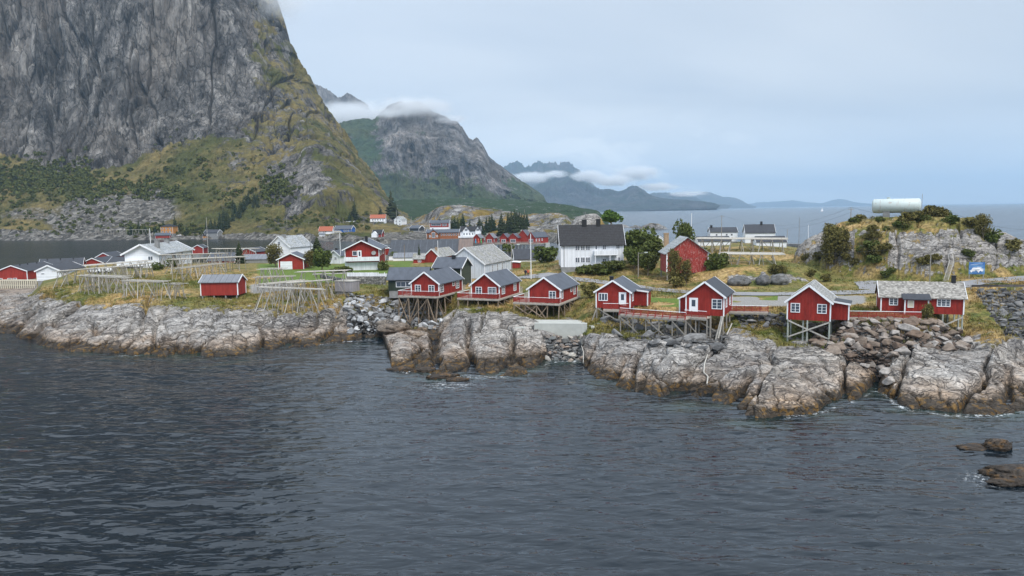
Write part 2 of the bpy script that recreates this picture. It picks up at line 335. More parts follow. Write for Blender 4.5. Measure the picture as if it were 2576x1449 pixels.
L4=pz([(-300,215,1.2,1),(0,215,1.2,1),(72,213,1.6,1),(105,722,5.8),(200,722,6.8),(300,730,6.6),(440,745,6.2),(560,750,5.6),(700,745,6),(820,735,6.2),(880,745,5.9),(950,148,3.6,1),(1005,149,1.8,1),(1095,149,1.4,1),(1128,146,3.0,1),(1150,139,4.7,1),(1250,136,5.0,1),
   (1330,131,4.0,1),(1360,130,3.6,1),(1440,129,3.5,1),(1475,121,3.9,1),(1520,118.5,4.0,1),(1600,117,3.7,1),(1700,115,3.5,1),(1800,115,3.2,1),(1850,115,4.6,1),(1950,113,4.4,1),(1975,112,3.2,1),(2095,112,3.2,1),(2125,806,5.7),(2200,806,5.9),(2330,806,5.9),(2380,112,4.6,1),(2440,111,3.4,1),(2490,810,4.6),(2576,800,4.6),(2900,780,4.6)])
L5=pz([(-300,227,1.4,1),(0,227,1.4,1),(80,226,1.6,1),(110,712,5.8),(200,700,7.4),(300,700,7.6),(440,700,7.6),(560,715,7),(700,715,6.9),(820,718,6.9),(900,738,6.6),(960,156,6.4,1),(1010,156.5,6.0,1),(1100,157,5.8,1),(1150,150,6.2,1),(1250,148,6.0,1),
   (1330,144,5.2,1),(1400,141,5.0,1),(1440,137,5.4,1),(1500,129,6.3,1),(1600,126,6.35,1),(1700,124,6.4,1),(1800,124,6.4,1),(1850,122,6.4,1),(1960,122,6.35,1),(2080,120,6.2,1),(2200,775,6.6),(2330,765,6.7),(2400,122,6.6,1),(2440,120,5.4,1),(2480,722,8.2),(2576,722,8.2),(2900,712,8.4)])
L6=pz([(-300,236,3.4,1),(0,236,3.4,1),(90,235,4.2,1),(200,682,7.8),(300,678,8.2),(440,680,8),(560,692,7.2),(700,690,7.0),(820,690,7.0),(1000,688,7.2),(1250,700,7.2),
   (1330,703,7.2),(1450,702,7.4),(1500,708,7.4),(1600,718,7.4),(1700,726,7.3),(1830,738,7.2),(1960,742,7.1),(2080,738,7.1),(2200,722,7.3),(2330,710,7.6),(2420,705,8.3),(2480,708,8.5),(2576,705,8.7),(2900,700,8.8)])
L7=pd([(-300,345,4.2),(0,305,4),(100,295,4.3),(200,275,7.2),(300,262,8.2),(440,245,8.2),(560,242,7.6),(800,237,7.2),(1000,235,7.2),(1200,225,7.4),(1330,225,7.3),(1450,215,8.4),(1700,215,8.6),(1900,220,9),(2080,208,9),(2200,195,9),(2400,200,9),(2576,200,8),(2900,205,8)])
L8=pd([(-300,362,3.6),(0,330,3.6),(300,322,4),(440,310,4),(560,305,4),(800,295,4),(1000,290,4),(1200,285,3.5),(1400,285,3),(1500,290,7),(1700,305,8),(1900,330,8.6),(2080,290,6),(2200,240,6),(2400,245,6),(2576,240,4),(2900,245,4)])
def off(l,dr,z): return [Vector((p.x*(1+dr/math.hypot(p.x,p.y)),p.y*(1+dr/math.hypot(p.x,p.y)),z)) for p in l]
A=np.linspace(az(-230),az(2860),1560)
P=loft([off(L1,-9,-5),off(L1,-2.5,-1.6),L1,L2,L3,L4,L5,L6,L7,L8,off(L8,6,-4),off(L8,30,-8)],[6,18,80,80,70,62,44,40,26,5,3],A)
def bump_at(P,u,r,rx,ry,h,p=2.0,ang=0):
    c=pd([(u,r,0)])[0]; dx=P[...,0]-c.x; dy=P[...,1]-c.y; ca,sa=math.cos(ang),math.sin(ang); a=(dx*ca+dy*sa)/rx; b=(-dx*sa+dy*ca)/ry
    d=np.sqrt(a*a+b*b); wob=fbm(P[...,0]*.07,P[...,1]*.07,P[...,0]*0,3,5)*.22; d=d+wob*np.minimum(1,d)
    return h*np.clip(1-np.clip(d,0,1)**p,0,1)
HB=np.maximum.reduce([bump_at(P,2290,190,23,22,10.7,3.2),bump_at(P,2385,198,25,23,8.4,2.4),bump_at(P,2490,203,24,22,3.6,2.0),bump_at(P,2195,186,12,17,8.5,3.6)])
P[...,2]+=HB
kn=bump_at(P,1885,168,17,13,3.3,3.0); P[...,2]+=kn; P[...,2]+=bump_at(P,1870,212,24,26,2.8,3)
kn2=bump_at(P,1560,186,26,16,1.7,5); P[...,2]+=kn2
P[...,2]+=bump_at(P,1473,272,9.5,9,14.2,4)
x,y,z=P[...,0].copy(),P[...,1].copy(),P[...,2].copy()
rr=np.hypot(x,y); AU=np.broadcast_to(A,x.shape)
_ua=np.linspace(-300,2900,400); _aa=np.array([az(t) for t in _ua]); UU=np.interp(AU,_aa,_ua)
row=np.broadcast_to(np.linspace(0,1,P.shape[0])[:,None],x.shape)
rowi=np.broadcast_to(np.arange(P.shape[0])[:,None],x.shape)
r4=24+80+80+70
front=1-sstep(r4-64,r4+22,rowi.astype(float))           # rocky slope below the plateau
hillm=sstep(.6,3.0,HB)
# big whale-back blocks with crevices
wx=x+2.0*fbm(x*.12,y*.12,z*0,3,3); wy=y+2.0*fbm(x*.12,y*.12,z*0,3,8)
ca,sa=math.cos(R(-28)),math.sin(R(-28)); bx_=(wx*ca+wy*sa)/8.0; by_=(-wx*sa+wy*ca)/13.5
f1,f2,idc=worley(bx_,by_,2); e=f2-f1
big=(idc-.5)*1.4+.85*np.sqrt(np.clip(1-f1*f1*1.2,0,1)) -1.7*np.exp(-(e/.05)**2)
g1,g2,idd=worley((wx*.9+wy*.35)/2.6,(-wx*.35+wy*.9)/4.2+z*.15,5); e2=g2-g1
med=(idd-.5)*.5+.20*np.sqrt(np.clip(1-g1*g1,0,1))-.42*np.exp(-(e2/.06)**2)
h1,h2,idh=worley(wx/.95+z*.3,wy/1.5,11); e3=h2-h1
sm=(idh-.5)*.10-.05*np.exp(-(e3/.12)**2)
fb=fbm(x*.35,y*.35,z*.35,4,31)
tt=(z+.32*x-.10*y+0.7*fbm(x*.09,y*.09,z*.1,3,66))/1.25; led=tt-np.floor(tt); led=np.minimum(led/.82,(1-led)/.18); tt2=tt*2.7+.5*fbm(x*.3,y*.3,z*.3,2,67); le2=tt2-np.floor(tt2)
ramp_w=sstep(-1.5,1.0,z)
rk=front*(0.35+.65*sstep(-3,0.8,z))
P[...,2]+=rk*(big*.85-.7+med+sm+.35*fb)
CL=[(1580,862,1556,955,1),(1612,862,1597,975,.8),(1642,880,1618,985,.8),(1705,890,1690,990,.5),(1790,905,1775,1000,1.2),(1890,900,1845,1012,1.5),(2140,905,2120,1005,.8),(2215,880,2190,990,1.5),(2262,900,2235,990,.8),(2335,890,2310,960,.7),(2480,900,2440,1010,.7),(2540,890,2530,1010,.9),
  (1180,800,1182,925,1.5),(1098,845,1088,930,1.4),(1290,830,1270,930,.5),(1360,850,1368,905,.8),(885,765,822,852,1.2),(385,762,365,850,1.3),(425,792,330,882,.8),(590,762,560,840,1.),(660,800,500,888,.8),(100,765,35,842,1.),(255,800,190,872,.7),(740,800,700,875,.6),(480,800,470,890,.5)]
for ut,vt,ub,vb,am in CL:
    a_=atZ(ut,vt,4.2); b_=atZ(ub,vb,0); dx,dy=b_.x-a_.x,b_.y-a_.y; L2_=dx*dx+dy*dy; t_=np.clip(((wx*.25+x*.75-a_.x)*dx+(wy*.25+y*.75-a_.y)*dy)/L2_,-.1,1.25)
    d_=np.hypot(wx*.3+x*.7-a_.x-t_*dx,wy*.3+y*.7-a_.y-t_*dy); P[...,2]-=rk*am*1.35*np.exp(-(d_/(.25+.18*am))**2)*sstep(-.1,.05,t_)
_sh=-rk*(.30*(led-.5)+.20*(le2-.5))*sstep(.2,.6,fbm(x*.05,y*.05,z*0,2,69)+.55); P[...,0]+=_sh*np.sin(AU); P[...,1]+=_sh*np.cos(AU)
P[...,2]+=hillm*(1.0*big*.8-.2+med*1.1+.5*fb+sm)
P[...,2]+=(1-front)*(1-hillm)*(.10*fbm(x*.25,y*.25,z*0,4,77))*sstep(240,180,rr) if False else (1-front)*(1-hillm)*.09*fbm(x*.3,y*.3,z*0,4,77)
# vegetation: on flats behind the rock edge and in patches on it
flat=1-front
low2=(UU>150)&(UU<640)
veg=.12*front+flat*np.where(low2,.74,.92)
edge=np.where(UU<900,sstep(r4-112,r4-30,rowi.astype(float)),sstep(r4-105,r4-22,rowi.astype(float))); veg=np.where(front>.05,.02+.62*edge*(1-.35*np.exp(-(e/.12)**2)*0)+.12*np.exp(-(e/.2)**2)*edge,veg)
veg=np.where((UU<95)&(z<3)&(rr<285),.1,veg)
veg=np.where(HB>.6,.36,veg)
veg=np.where((HB>8.5),.72,veg)
veg=np.where((HB>.8)&(HB<8)&(UU<2235)&(UU>2150),.66,veg)
veg=np.where((HB>.5)&(HB<2.2),.62,veg)
def inp(P_):   # points whose picture column/row lie in a polygon (used to lay out the stone fill)
    q_=(np.stack([x,y,z-CAMH],-1)@CMn); uu=CU-F*q_[...,0]/q_[...,2]; vv=CV+F*q_[...,1]/q_[...,2]; c=np.zeros(x.shape,bool); j=len(P_)-1
    for i in range(len(P_)):
        a,b=P_[i],P_[j]
        if a[1]!=b[1]: c^=((a[1]>vv)!=(b[1]>vv))&(uu<(b[0]-a[0])*(vv-a[1])/(b[1]-a[1])+a[0])
        j=i
    return c
PB=[(2030,815),(2120,803),(2330,806),(2410,825),(2450,875),(2400,885),(2330,872),(2240,895),(2235,960),(2180,925),(2110,895),(2050,870)]
PG=[(868,740),(1012,750),(1120,790),(1100,830),(1012,812),(985,832),(880,838)]
PM_=[(1372,848),(1466,842),(1468,910),(1380,910)]
PR_=[(2450,733),(2620,728),(2620,850),(2530,838)]
PW=[(1500,795),(1740,815),(1830,835),(1810,885),(1700,875),(1560,848)]
PL=[(1850,795),(1975,790),(1980,820),(1870,828)]
rub=np.zeros(x.shape)
for k_ in (PB,PG,PM_,PR_,PW,PL): rub=np.where(inp(k_)&(z>-.3)&(rr<200),1,rub)
veg=np.where((kn>.25),.86,veg); veg=np.where((kn>.15)&(y<150),.34,veg)
lawn=sstep(-.35,.0,fbm(x*.08,y*.08,z*0,3,23)+.25)*sstep(625,665,UU)*sstep(1060,1010,UU)*sstep(172,180,rr)*sstep(250,240,rr)
c_=(UU>1570)&(UU<1960)&(y>123.5)&(y<134); lawn=np.where(c_,.9*sstep(-.05,.25,fbm(x*.13,y*.2,z*0,3,3)),lawn)
gravel=(sstep(1670,1760,UU)*sstep(2215,2150,UU)*sstep(121.5,123,y)*sstep(133,130,y)*(lawn<.3)).astype(float)
gravel=np.maximum(gravel,.8*sstep(600,640,UU)*sstep(760,720,UU)*sstep(163,168,rr)*sstep(182,177,rr))

strip=np.exp(-((rowi-(r4-26))/38.)**2)*(UU>930)*(UU<2480); veg=veg-.28*strip*sstep(-.25,.35,fbm(x*.16,y*.16,z*0,3,41))
veg=np.where((UU>1425)&(UU<1510)&(rr>255),.2,veg)
_e=np.minimum(np.arange(P.shape[1]),np.arange(P.shape[1])[::-1])[None,:]/45.0; _k=sstep(0,1,_e+.25*fbm(x*.1,y*.1,z*0,3,12)); P[...,2]=-5+(P[...,2]+5)*_k
GP=P
ground=grid_mesh('ground',P,M['ground'],{'veg':veg,'lawn':lawn,'gravel':gravel,'rubble':rub,'blk':(.5*idc+.5*idd)*np.maximum(front,hillm)+.5*(1-np.maximum(front,hillm))})
GB=bvh_of(P[::2,::2])
def gz(x,y,d=6.0):
    h=GB.ray_cast(Vector((x,y,80)),Vector((0,0,-1)))
    return h[0].z if h[0] else d
# ---- sea
def sea():
    A=np.linspace(az(-900),az(3500),1100)
    r=np.concatenate([np.linspace(18,150,620)[:-1],np.geomspace(150,800,160)[:-1],np.geomspace(800,150000,70)])
    r=np.concatenate([[2,10],r]); AA,RR=np.meshgrid(A,r); x=RR*np.sin(AA);y=RR*np.cos(AA)
    amp=.085*sstep(260,60,RR)
    ca,sa=math.cos(R(-14)),math.sin(R(-14)); a=x*ca+y*sa;b=-x*sa+y*ca
    h=2.2*fbm(a*.035,b*.13,x*0,2,99)+1.5*fbm(a*.13,b*.40,x*0,2,101,.45)+1.1*fbm(a*.42,b*1.2,x*0,2,131,.4)
    z=amp*h
    wr,_=line(L1,np.clip(A,az(-300),az(2900))); sh=1-sstep(0,16,wr[None,:]-RR); sh=sh*(RR<wr[None,:]+5)
    fo=.9*np.exp(-((RR-(wr[None,:]-.8))/.8)**2)*sstep(.15,.45,fbm(x*.06,y*.06,x*0,2,55))
    for u,v,rad in((1130,968,3.2),(330,893,1.6),(2500,1205,2.0)):
        c=atZ(u,v,0); fo=np.maximum(fo,.7*np.exp(-((x-c.x)**2+((y-c.y)*1.4)**2)/rad**2))
    grid_mesh('sea',np.stack([x,y,z],-1),M['sea'],{'shore':sh,'foam':fo})
sea()
# ---- mountain beyond the fjord (left)
SIL=[(-400,-640),(150,-620),(330,-540),(450,-420),(560,-270),(635,-120),(665,-55),(690,0),(715,60),(730,120),(765,190),(800,240),(850,310),(872,335),(900,400),(930,440),(960,490),(990,525),(1012,545),(1040,560)]
PADS=[]
for u_,vb_,r_,rad_ in ((817,588,640,14),(807,594,620,6),(858,590,650,18),(876,575,735,14),(898,575,730,12),(950,564,760,18),(1000,568,740,11),(946,596,585,12),(1038,580,640,11),(1104,579,612,17),(1112,600,540,24),(1182,600,505,18),(416,587,700,13),(406,598,688,10),(525,593,690,13),(510,598,675,5),(446,594,700,7),(1071,556,980,10),(1058,570,800,20),(1280,602,425,1)):
    p_=atR(u_,524,r_/math.cos(az(u_))); PADS.append((p_.x,p_.y,CAMH-(vb_-(528-(u_-1288)*.0143))/1860*r_,rad_))
def pads(P):
    for px_,py_,pz_,rad_ in PADS:
        d=np.hypot(P[...,0]-px_,P[...,1]-py_); k=pz_+.1+np.maximum(0,d-rad_)*.5+8*np.maximum(0,d/rad_-1)**3; m=d<rad_*9
        P[...,2]=np.where(m,np.minimum(P[...,2],k),P[...,2])
        w=np.clip(1-(d-rad_*.8)/(rad_*.8),0,1); P[...,2]=np.where((w>0)&(P[...,2]>-.5),np.maximum(P[...,2],P[...,2]+(pz_-.15-P[...,2])*w),P[...,2])
def mtn1():
    A=np.linspace(az(-330),az(1040),1100)
    l0=pz([(u,v,0) for u,v in((-400,607),(100,605),(400,604),(560,601),(700,605),(800,606),(900,608),(1040,612))])
    l1=off(l0,14,3.2)
    l2=pr([(-400,560,800),(0,562,800),(200,560,790),(400,560,790),(560,570,760),(620,550,790),(700,560,760),(800,565,720),(900,572,720),(980,575,720),(1040,578,720)])
    l3=pr([(-400,470,900),(0,470,900),(200,480,900),(400,470,900),(550,470,900),(640,475,850),(700,480,830),(800,470,800),(900,500,790),(960,545,790),(1010,562,790),(1040,570,790)])
    l4=pr([(-400,370,1000),(0,385,1000),(110,430,980),(250,440,980),(330,410,1000),(420,370,1000),(500,345,1010),(600,330,1030),(680,380,980),(730,395,930),(780,382,900),(830,392,900),(880,430,900),(940,488,900),(990,535,900),(1040,562,900)])
    l5=pr([(-400,250,1060),(0,280,1060),(110,300,1060),(250,300,1060),(400,290,1060),(500,270,1080),(600,250,1100),(700,260,1110),(760,290,1120),(820,330,1130),(860,370,1130),(900,420,1120),(940,470,1100),(990,530,1050),(1040,561,1000)])
    l6=pr([(-400,20,1120),(0,20,1120),(250,20,1120),(450,10,1140),(560,40,1170),(640,80,1200),(700,140,1230),(740,200,1240),(800,270,1240),(850,330,1240),(900,408,1220),(940,455,1200),(990,527,1150),(1040,560.5,1100)])
    l7=pr([(u,v,1330-max(0,(u-700))*.5) for u,v in SIL])
    l8=off(l7,160,0)
    for p,q_ in zip(l8,l7): p.z=max(q_.z*.8-10,-10)
    l9=off(l7,500,-20)
    def push(l):
        o=[]
        for p in l:
            r_=math.hypot(p.x,p.y); u_=proj((p.x,p.y,CAMH))[0]; k=(r_+max(0,560-u_)*.30)/r_; o.append(Vector((p.x*k,p.y*k,CAMH+(p.z-CAMH)*k)))
        return o
    l2,l3,l4,l5,l6,l7=[push(l) for l in(l2,l3,l4,l5,l6,l7)]; l8=off(l7,160,0); l9=off(l7,500,-20)
    for p,q_ in zip(l8,l7): p.z=max(q_.z*.8-10,-10)
    P=loft([off(l0,-12,-6),l0,l1,l2,l3,l4,l5,l6,l7,l8,l9],[4,8,50,60,80,90,120,100,8,4],A)
    pads(P)
    x,y,z=P[...,0].copy(),P[...,1].copy(),P[...,2].copy(); nr=P.shape[0]; rowi=np.broadcast_to(np.arange(nr)[:,None],x.shape).astype(float)
    UU=np.interp(np.broadcast_to(A,x.shape),_aa,_ua)
    cliff=sstep(4+8+50+60+80-25,4+8+50+60+80+25,rowi)*(1-.45*sstep(700,900,UU))
    low=1-cliff
    dx=np.gradient(P,axis=1); dy=np.gradient(P,axis=0); nm=np.cross(dx,dy); nm/=np.linalg.norm(nm,axis=-1,keepdims=True)+1e-9
    if nm[nr//2,500,1]>0: nm=-nm
    fade=sstep(0,6,z)*(1-.55*sstep(nr-60,nr-12,rowi))
    # vertical ribs, leaning
    s=x+z*.16; rib=fbm(s*.016,y*.006,z*.0035,4,201,.55,True); rib2=fbm(s*.06,y*.02,z*.012,4,221,.55,True)
    w1,w2,wi=worley(s/26+1.2*fbm(x*.01,y*.01,z*.01,2,9),z/75+fbm(x*.02,z*.02,y*0,2,4),91); blk=(wi-.5)*5.0
    w1,w2,wi=worley(s/9,z/30,93); blk2=(wi-.5)*1.6
    ck=1-np.abs(fbm(s*.028,y*.008,z*.0045,3,771)); ck=np.clip((ck-.93)/.07,0,1); ck3=1-np.abs(fbm(s*.09,y*.02,z*.013,3,781)); ck3=np.clip((ck3-.9)/.1,0,1)
    blk=blk-11*ck**1.5; blk2=blk2-3.5*ck3
    d=cliff*(9*rib+4.0*rib2+blk+blk2+1.0*fbm(x*.09,y*.09,z*.05,3,811,.6))+low*(7*fbm(x*.012,y*.012,z*.012,5,301)+3.5*fbm(x*.05,y*.05,z*.05,4,321,.55,True)+1.0*blk2*.5)
    P=P+nm*(d*fade)[...,None]
    steep=1-np.abs(nm[...,2])
    veg=low*.80+cliff*.06
    veg=veg+.42*cliff*sstep(560,720,UU)*sstep(700,250,z)+.10*cliff*sstep(.2,.6,fbm(x*.008,y*.008,z*.008,3,19)+.2)+.12*low*(UU<100)
    veg=np.where((UU>560)&(low>.5),veg-.18,veg)
    sc=((UU>175)&(UU<455)&(low>.4)).astype(float); 
    def blob(u,v,ru,rv,k=1.):
        # distance in azimuth/elevation around a point on the slope
        p=atR(u,v,870); el=np.arctan2(z-CAMH,np.hypot(x,y)); a0=math.atan2(p.x,p.y); e0=math.atan2(p.z-CAMH,math.hypot(p.x,p.y))
        return k*np.clip(1.4-np.hypot((np.arctan2(x,y)-a0)/(ru/F),(el-e0)/(rv/F)),0,1)
    sc=np.maximum.reduce([blob(300,535,130,45),blob(240,560,120,25,.9),blob(90,545,95,28,.55),blob(380,505,60,38,.9),blob(50,595,400,9,1.)])
    sc=np.maximum(sc,(z<3.4)*1.0)
    rockp=np.maximum.reduce([blob(745,455,60,40),blob(700,490,50,25,.8),blob(730,480,30,45,.8)])
    veg=veg-.55*rockp
    g=np.maximum.reduce([blob(100,435,240,60,1.)])
    veg=veg+g*.3*low
    pads(P)
    grid_mesh('mountain',P,M['mountain'],{'veg':veg,'scree':sc*low,'dark':sc*0})
    return P
MP=mtn1()
MB=bvh_of(MP[::3,::3])
def ridge_mtn(name,sil,r0,r1,vbase,nc,nr,mat,amp,fr,vegf,ins=None,seed=0,zb=0.0):
    us=[s[0] for s in sil]; A=np.linspace(az(us[0]),az(us[-1]),nc)
    top=pr([(u,v,r1) for u,v in sil]); hmax=max(p.z for p in top)
    tr,tz=line(top,A); jg=1.0 if r1>5000 else .22; tz=tz*(1+jg*(.10*fbm(A*90,A*0+seed,A*0,4,seed,.6)+(.05*fbm(A*260,A*0+seed,A*0,3,seed+5,.6,True)-.02))); rows=[];N=nr; P=np.zeros((N+8,nc,3))
    br=np.full(nc,r0)
    for i in range(N):
        t=i/(N-1); zz=zb+(tz-zb)*(t**1.35); r=br+(tr-br)*t
        P[i,:,0]=r*np.sin(A);P[i,:,1]=r*np.cos(A);P[i,:,2]=zz
    for k in range(8):
        t=(k+1)/8; r=tr+(r1-r0)*.9*t; P[N+k,:,0]=r*np.sin(A);P[N+k,:,1]=r*np.cos(A);P[N+k,:,2]=tz*(1-t)**1.2-5*t
    x,y,z=P[...,0].copy(),P[...,1].copy(),P[...,2].copy()
    t=np.broadcast_to(np.concatenate([np.linspace(0,1,N),np.linspace(1,1.5,8)])[:,None],x.shape)
    hh=(z/hmax)
    rib=fbm(x*fr,y*fr*.35,z*fr*.4,6,401+seed,.55,True); bl=fbm(x*fr*.5,y*fr*.5,z*fr*.5,4,411+seed)
    k=np.sin(np.clip(t,0,1)*math.pi)**.6
    disp=amp*(rib*.8+bl*.9)*k
    P[...,1]-=disp*1.2; P[...,2]+=disp*.35*(1-t*.6)
    veg=vegf(x,y,z,t,np.interp(np.broadcast_to(A,x.shape),_aa,_ua),rib)
    grid_mesh(name,P,mat,{'veg':veg,'scree':x*0})
    return P
ridge_mtn('mountain',[(800,335),(865,303),(905,300),(940,297),(965,275),(985,262),(1010,256),(1045,256),(1080,272),(1110,290),(1150,305),(1163,318),(1178,345),(1190,352),(1198,343),(1212,360),(1228,392),(1250,410),(1290,440),(1330,466),(1355,482),(1368,492),(1374,507),(1382,521)],
  2300,3000,515,700,260,M['mountain2'],120,.0058,lambda x,y,z,t,U,rib:.86-.62*sstep(.25,.6,t)*sstep(940,1010,U+30*rib)*sstep(1330,1250,U)-.2*sstep(.75,.95,t),seed=3)
ridge_mtn('mountain',[(740,250),(790,212),(820,222),(848,243),(862,240),(874,231),(888,238),(905,248),(922,264),(960,300)],3700,4300,515,240,120,M['mountain2'],90,.003,lambda x,y,z,t,U,rib:.25+0*x,seed=9)
ridge_mtn('mountain',[(1240,440),(1270,420),(1296,413),(1320,412),(1350,405),(1368,409),(1400,411),(1418,406),(1436,408),(1450,420),(1480,450),(1520,490),(1560,523)],8600,10200,520,300,90,M['far'],330,.0009,lambda x,y,z,t,U,rib:.5+0*x,seed=14)
ridge_mtn('mountain',[(1290,510),(1330,478),(1370,452),(1400,440),(1425,432),(1440,436),(1462,450),(1490,470),(1530,476),(1560,482),(1590,466),(1604,472),(1625,488),(1660,497),(1720,503),(1760,510),(1800,521)],6200,7600,520,400,110,M['far'],250,.0012,lambda x,y,z,t,U,rib:.5+0*x,seed=21)
ridge_mtn('mountain',[(1600,500),(1640,484),(1700,487),(1740,492),(1765,504),(1800,514),(1830,522)],10000,11500,520,200,60,M['far'],220,.0009,lambda x,y,z,t,U,rib:.5+0*x,seed=25)
ridge_mtn('mountain',[(1730,500),(1762,486),(1778,481),(1800,488),(1820,494),(1842,495),(1858,501),(1880,512),(1900,519)],13000,15000,519,200,60,M['far'],250,.0007,lambda x,y,z,t,U,rib:.5+0*x,seed=28)
ridge_mtn('mountain',[(1860,517),(1905,509),(1960,506),(1995,503),(2030,508),(2065,512),(2090,504),(2108,499),(2130,504),(2150,511),(2190,516.5)],21000,23500,519,160,30,M['far'],300,.0004,lambda x,y,z,t,U,rib:.5+0*x,seed=30)
def midland():
    A=np.linspace(az(955),az(1545),520)
    l0=pz([(955,614,0),(1040,612,0),(1100,613,0),(1180,606,0),(1240,604,0),(1330,606,0),(1365,608,0),(1405,611,0),(1430,606,0),(1450,590,0),(1480,575,0),(1520,565,0),(1545,560,0)])
    l1=off(l0,9,3.4)
    l2=pr([(955,592,640),(1060,592,620),(1100,590,600),(1180,594,590),(1300,590,570),(1400,592,570),(1430,590,570),(1450,580,600),(1480,568,700),(1545,556,800)])
    l3=pr([(955,573,740),(1060,570,730),(1110,562,680),(1180,562,660),(1240,562,650),(1300,566,640),(1380,570,620),(1420,572,610),(1450,570,640),(1480,560,760),(1545,550,900)])
    l4=pr([(955,562,800),(1040,556,790),(1075,544,740),(1105,524,720),(1145,519.5,720),(1185,524,720),(1215,529,720),(1246,533,720),(1290,541,700),(1320,545,680),(1350,541,670),(1405,542,660),(1428,550,650),(1450,562,680),(1480,553,800),(1545,546,950)])
    l5=off(l4,70,0)
    for p,q_ in zip(l5,l4): p.z=min(max(q_.z-14,3),9)
    l6=pr([(955,552,1050),(1000,547,1050),(1100,543,1050),(1200,540,1050),(1300,540,1050),(1400,538,1050),(1450,541,1050),(1500,541,1080),(1545,546,1150)])
    l7=pr([(955,530,1500),(985,515,1500),(1010,507,1550),(1100,504,1650),(1200,503,1700),(1300,507,1650),(1370,513,1500),(1420,519,1400),(1460,526,1350),(1500,532.5,1350),(1530,537,1350),(1545,541,1300)])
    l8=off(l7,350,-4)
    P=loft([off(l0,-10,-4),l0,l1,l2,l3,l4,l5,l6,l7,l8],[4,10,24,40,56,12,30,60,8],A)
    x,y,z=P[...,0].copy(),P[...,1].copy(),P[...,2].copy()
    w1,w2,wi=worley(x/22+fbm(x*.02,y*.02,z*0,3,6),y/34,61)
    d=(wi-.5)*3+2.4*np.sqrt(np.clip(1-w1*w1,0,1))+2.2*fbm(x*.03,y*.03,z*.03,5,62)+1.2*fbm(x*.15,y*.15,z*.15,3,63)
    P[...,2]+=d*sstep(1,7,z)*.8+.7*fbm(x*.3,y*.3,z*.3,3,64)*sstep(-1,1,z)
    pads(P); dk_=sstep(820,980,np.hypot(x,y)); veg=.50+.22*dk_-.2*(z<4); veg=veg+0*x
    _e=np.arange(P.shape[1])[::-1][None,:]/40.0; P[...,2]=-4+(P[...,2]+4)*sstep(0,1,_e)
    grid_mesh('hills',P,M['hills'],{'veg':veg,'scree':(z<3.6)*1.0,'dark':dk_})
    return P
M['hills']=mat_mountain('hill_rock_and_heath',1.6,green=(.07,.08,.02),dry=(.26,.17,.05),rock=((.13,.13,.13),(.26,.255,.25),(.38,.37,.355)),zs=.9)
HP=midland(); HBV=bvh_of(HP)
def farz(x,y,d=3.0):
    b=-1e9
    for t in (MB,HBV):
        h=t.ray_cast(Vector((x,y,900)),Vector((0,0,-1)))
        if h[0]: b=max(b,h[0].z)
    return b if b>-1e8 else d
print('terrain',time.time()-T0)
# ================================================================== buildings
def flat(name,c,rough=.7,var=.25,sc=1.2,spec=.3,bump=0):
    n=NB(name); v=n.coords('Object'); f=n.noise(v,sc,5,.65)
    col=n.mix(1.,c,n.ramp(f,[(.3,1-var),(.7,1+var)]),'MULTIPLY')
    return n.bsdf(col,rough,n.bump(f,.3,.03) if bump else None,spec)
def boards(name,c,pitch=.18,worn=0,wornc=(.5,.47,.45),dark=.55,horiz=False,var=.18):
    n=NB(name); tc=n('ShaderNodeTexCoord'); sx=n('ShaderNodeSeparateXYZ'); n.link(tc.outputs['Object'],sx.inputs[0])
    a=sx.outputs[2] if horiz else n.math('ADD',sx.outputs[0],sx.outputs[1])
    t=n.math('FRACT',n.math('MULTIPLY',a,1/pitch)); g=n.rng(n.math('ABSOLUTE',n.math('SUBTRACT',t,.5)),.36,.46,1,dark)
    bid=n.math('FLOOR',n.math('MULTIPLY',a,1/pitch)); wn=n('ShaderNodeTexWhiteNoise'); wn.noise_dimensions='1D'; n.link(bid,wn.inputs['W'])
    v=n.coords('Object',scale=(1,1,.25)); f=n.noise(v,2.2,5,.65)
    col=n.mix(1.,c,n.ramp(f,[(.3,1-var),(.7,1+var)]),'MULTIPLY')
    col=n.mix(1.,col,n.ramp(wn.outputs[0],[(0,.88),(1,1.1)]),'MULTIPLY')
    if worn:
        w=n.noise(n.coords('Object',scale=(1,1,.18)),7,5,.8); col=n.mix(n.rng(w,.62-worn*.2,.68-worn*.2,0,.8),col,wornc)
    col=n.mix(1.,col,n.ramp(g,[(0,0.0),(1,1.)]),'MULTIPLY')
    return n.bsdf(col,.75,n.bump(g,.6,.03),.25)
def slate(name,c0,c1,s=1.0,scal=False):
    n=NB(name); v=n.coords('Object',scale=(s,s,s))
    b=n('ShaderNodeTexBrick'); n.link(v,b.inputs[0]); 
    # use in-slope coordinates: x or y along, z down
    g=n.vor(n.coords('Object',scale=(1.5*s,2.2*s,2.6*s)),1.6,'F1','Color',.75); sp=n('ShaderNodeSeparateColor'); n.link(g,sp.inputs[0])
    e=n.vor(n.coords('Object',scale=(1.5*s,2.2*s,2.6*s)),1.6,'DISTANCE_TO_EDGE','Distance',.75)
    col=n.mix(sp.outputs[0],c0,c1); col=n.mix(n.rng(e,.0,.09,.85,0),col,(.06,.06,.06))
    col=n.mix(n.rng(n.noise(n.coords('Object'),.5,5,.7),.5,.7,0,.5),col,(.22,.20,.10))
    return n.bsdf(col,.8,n.bump(sp.outputs[0],.5,.06),.25)
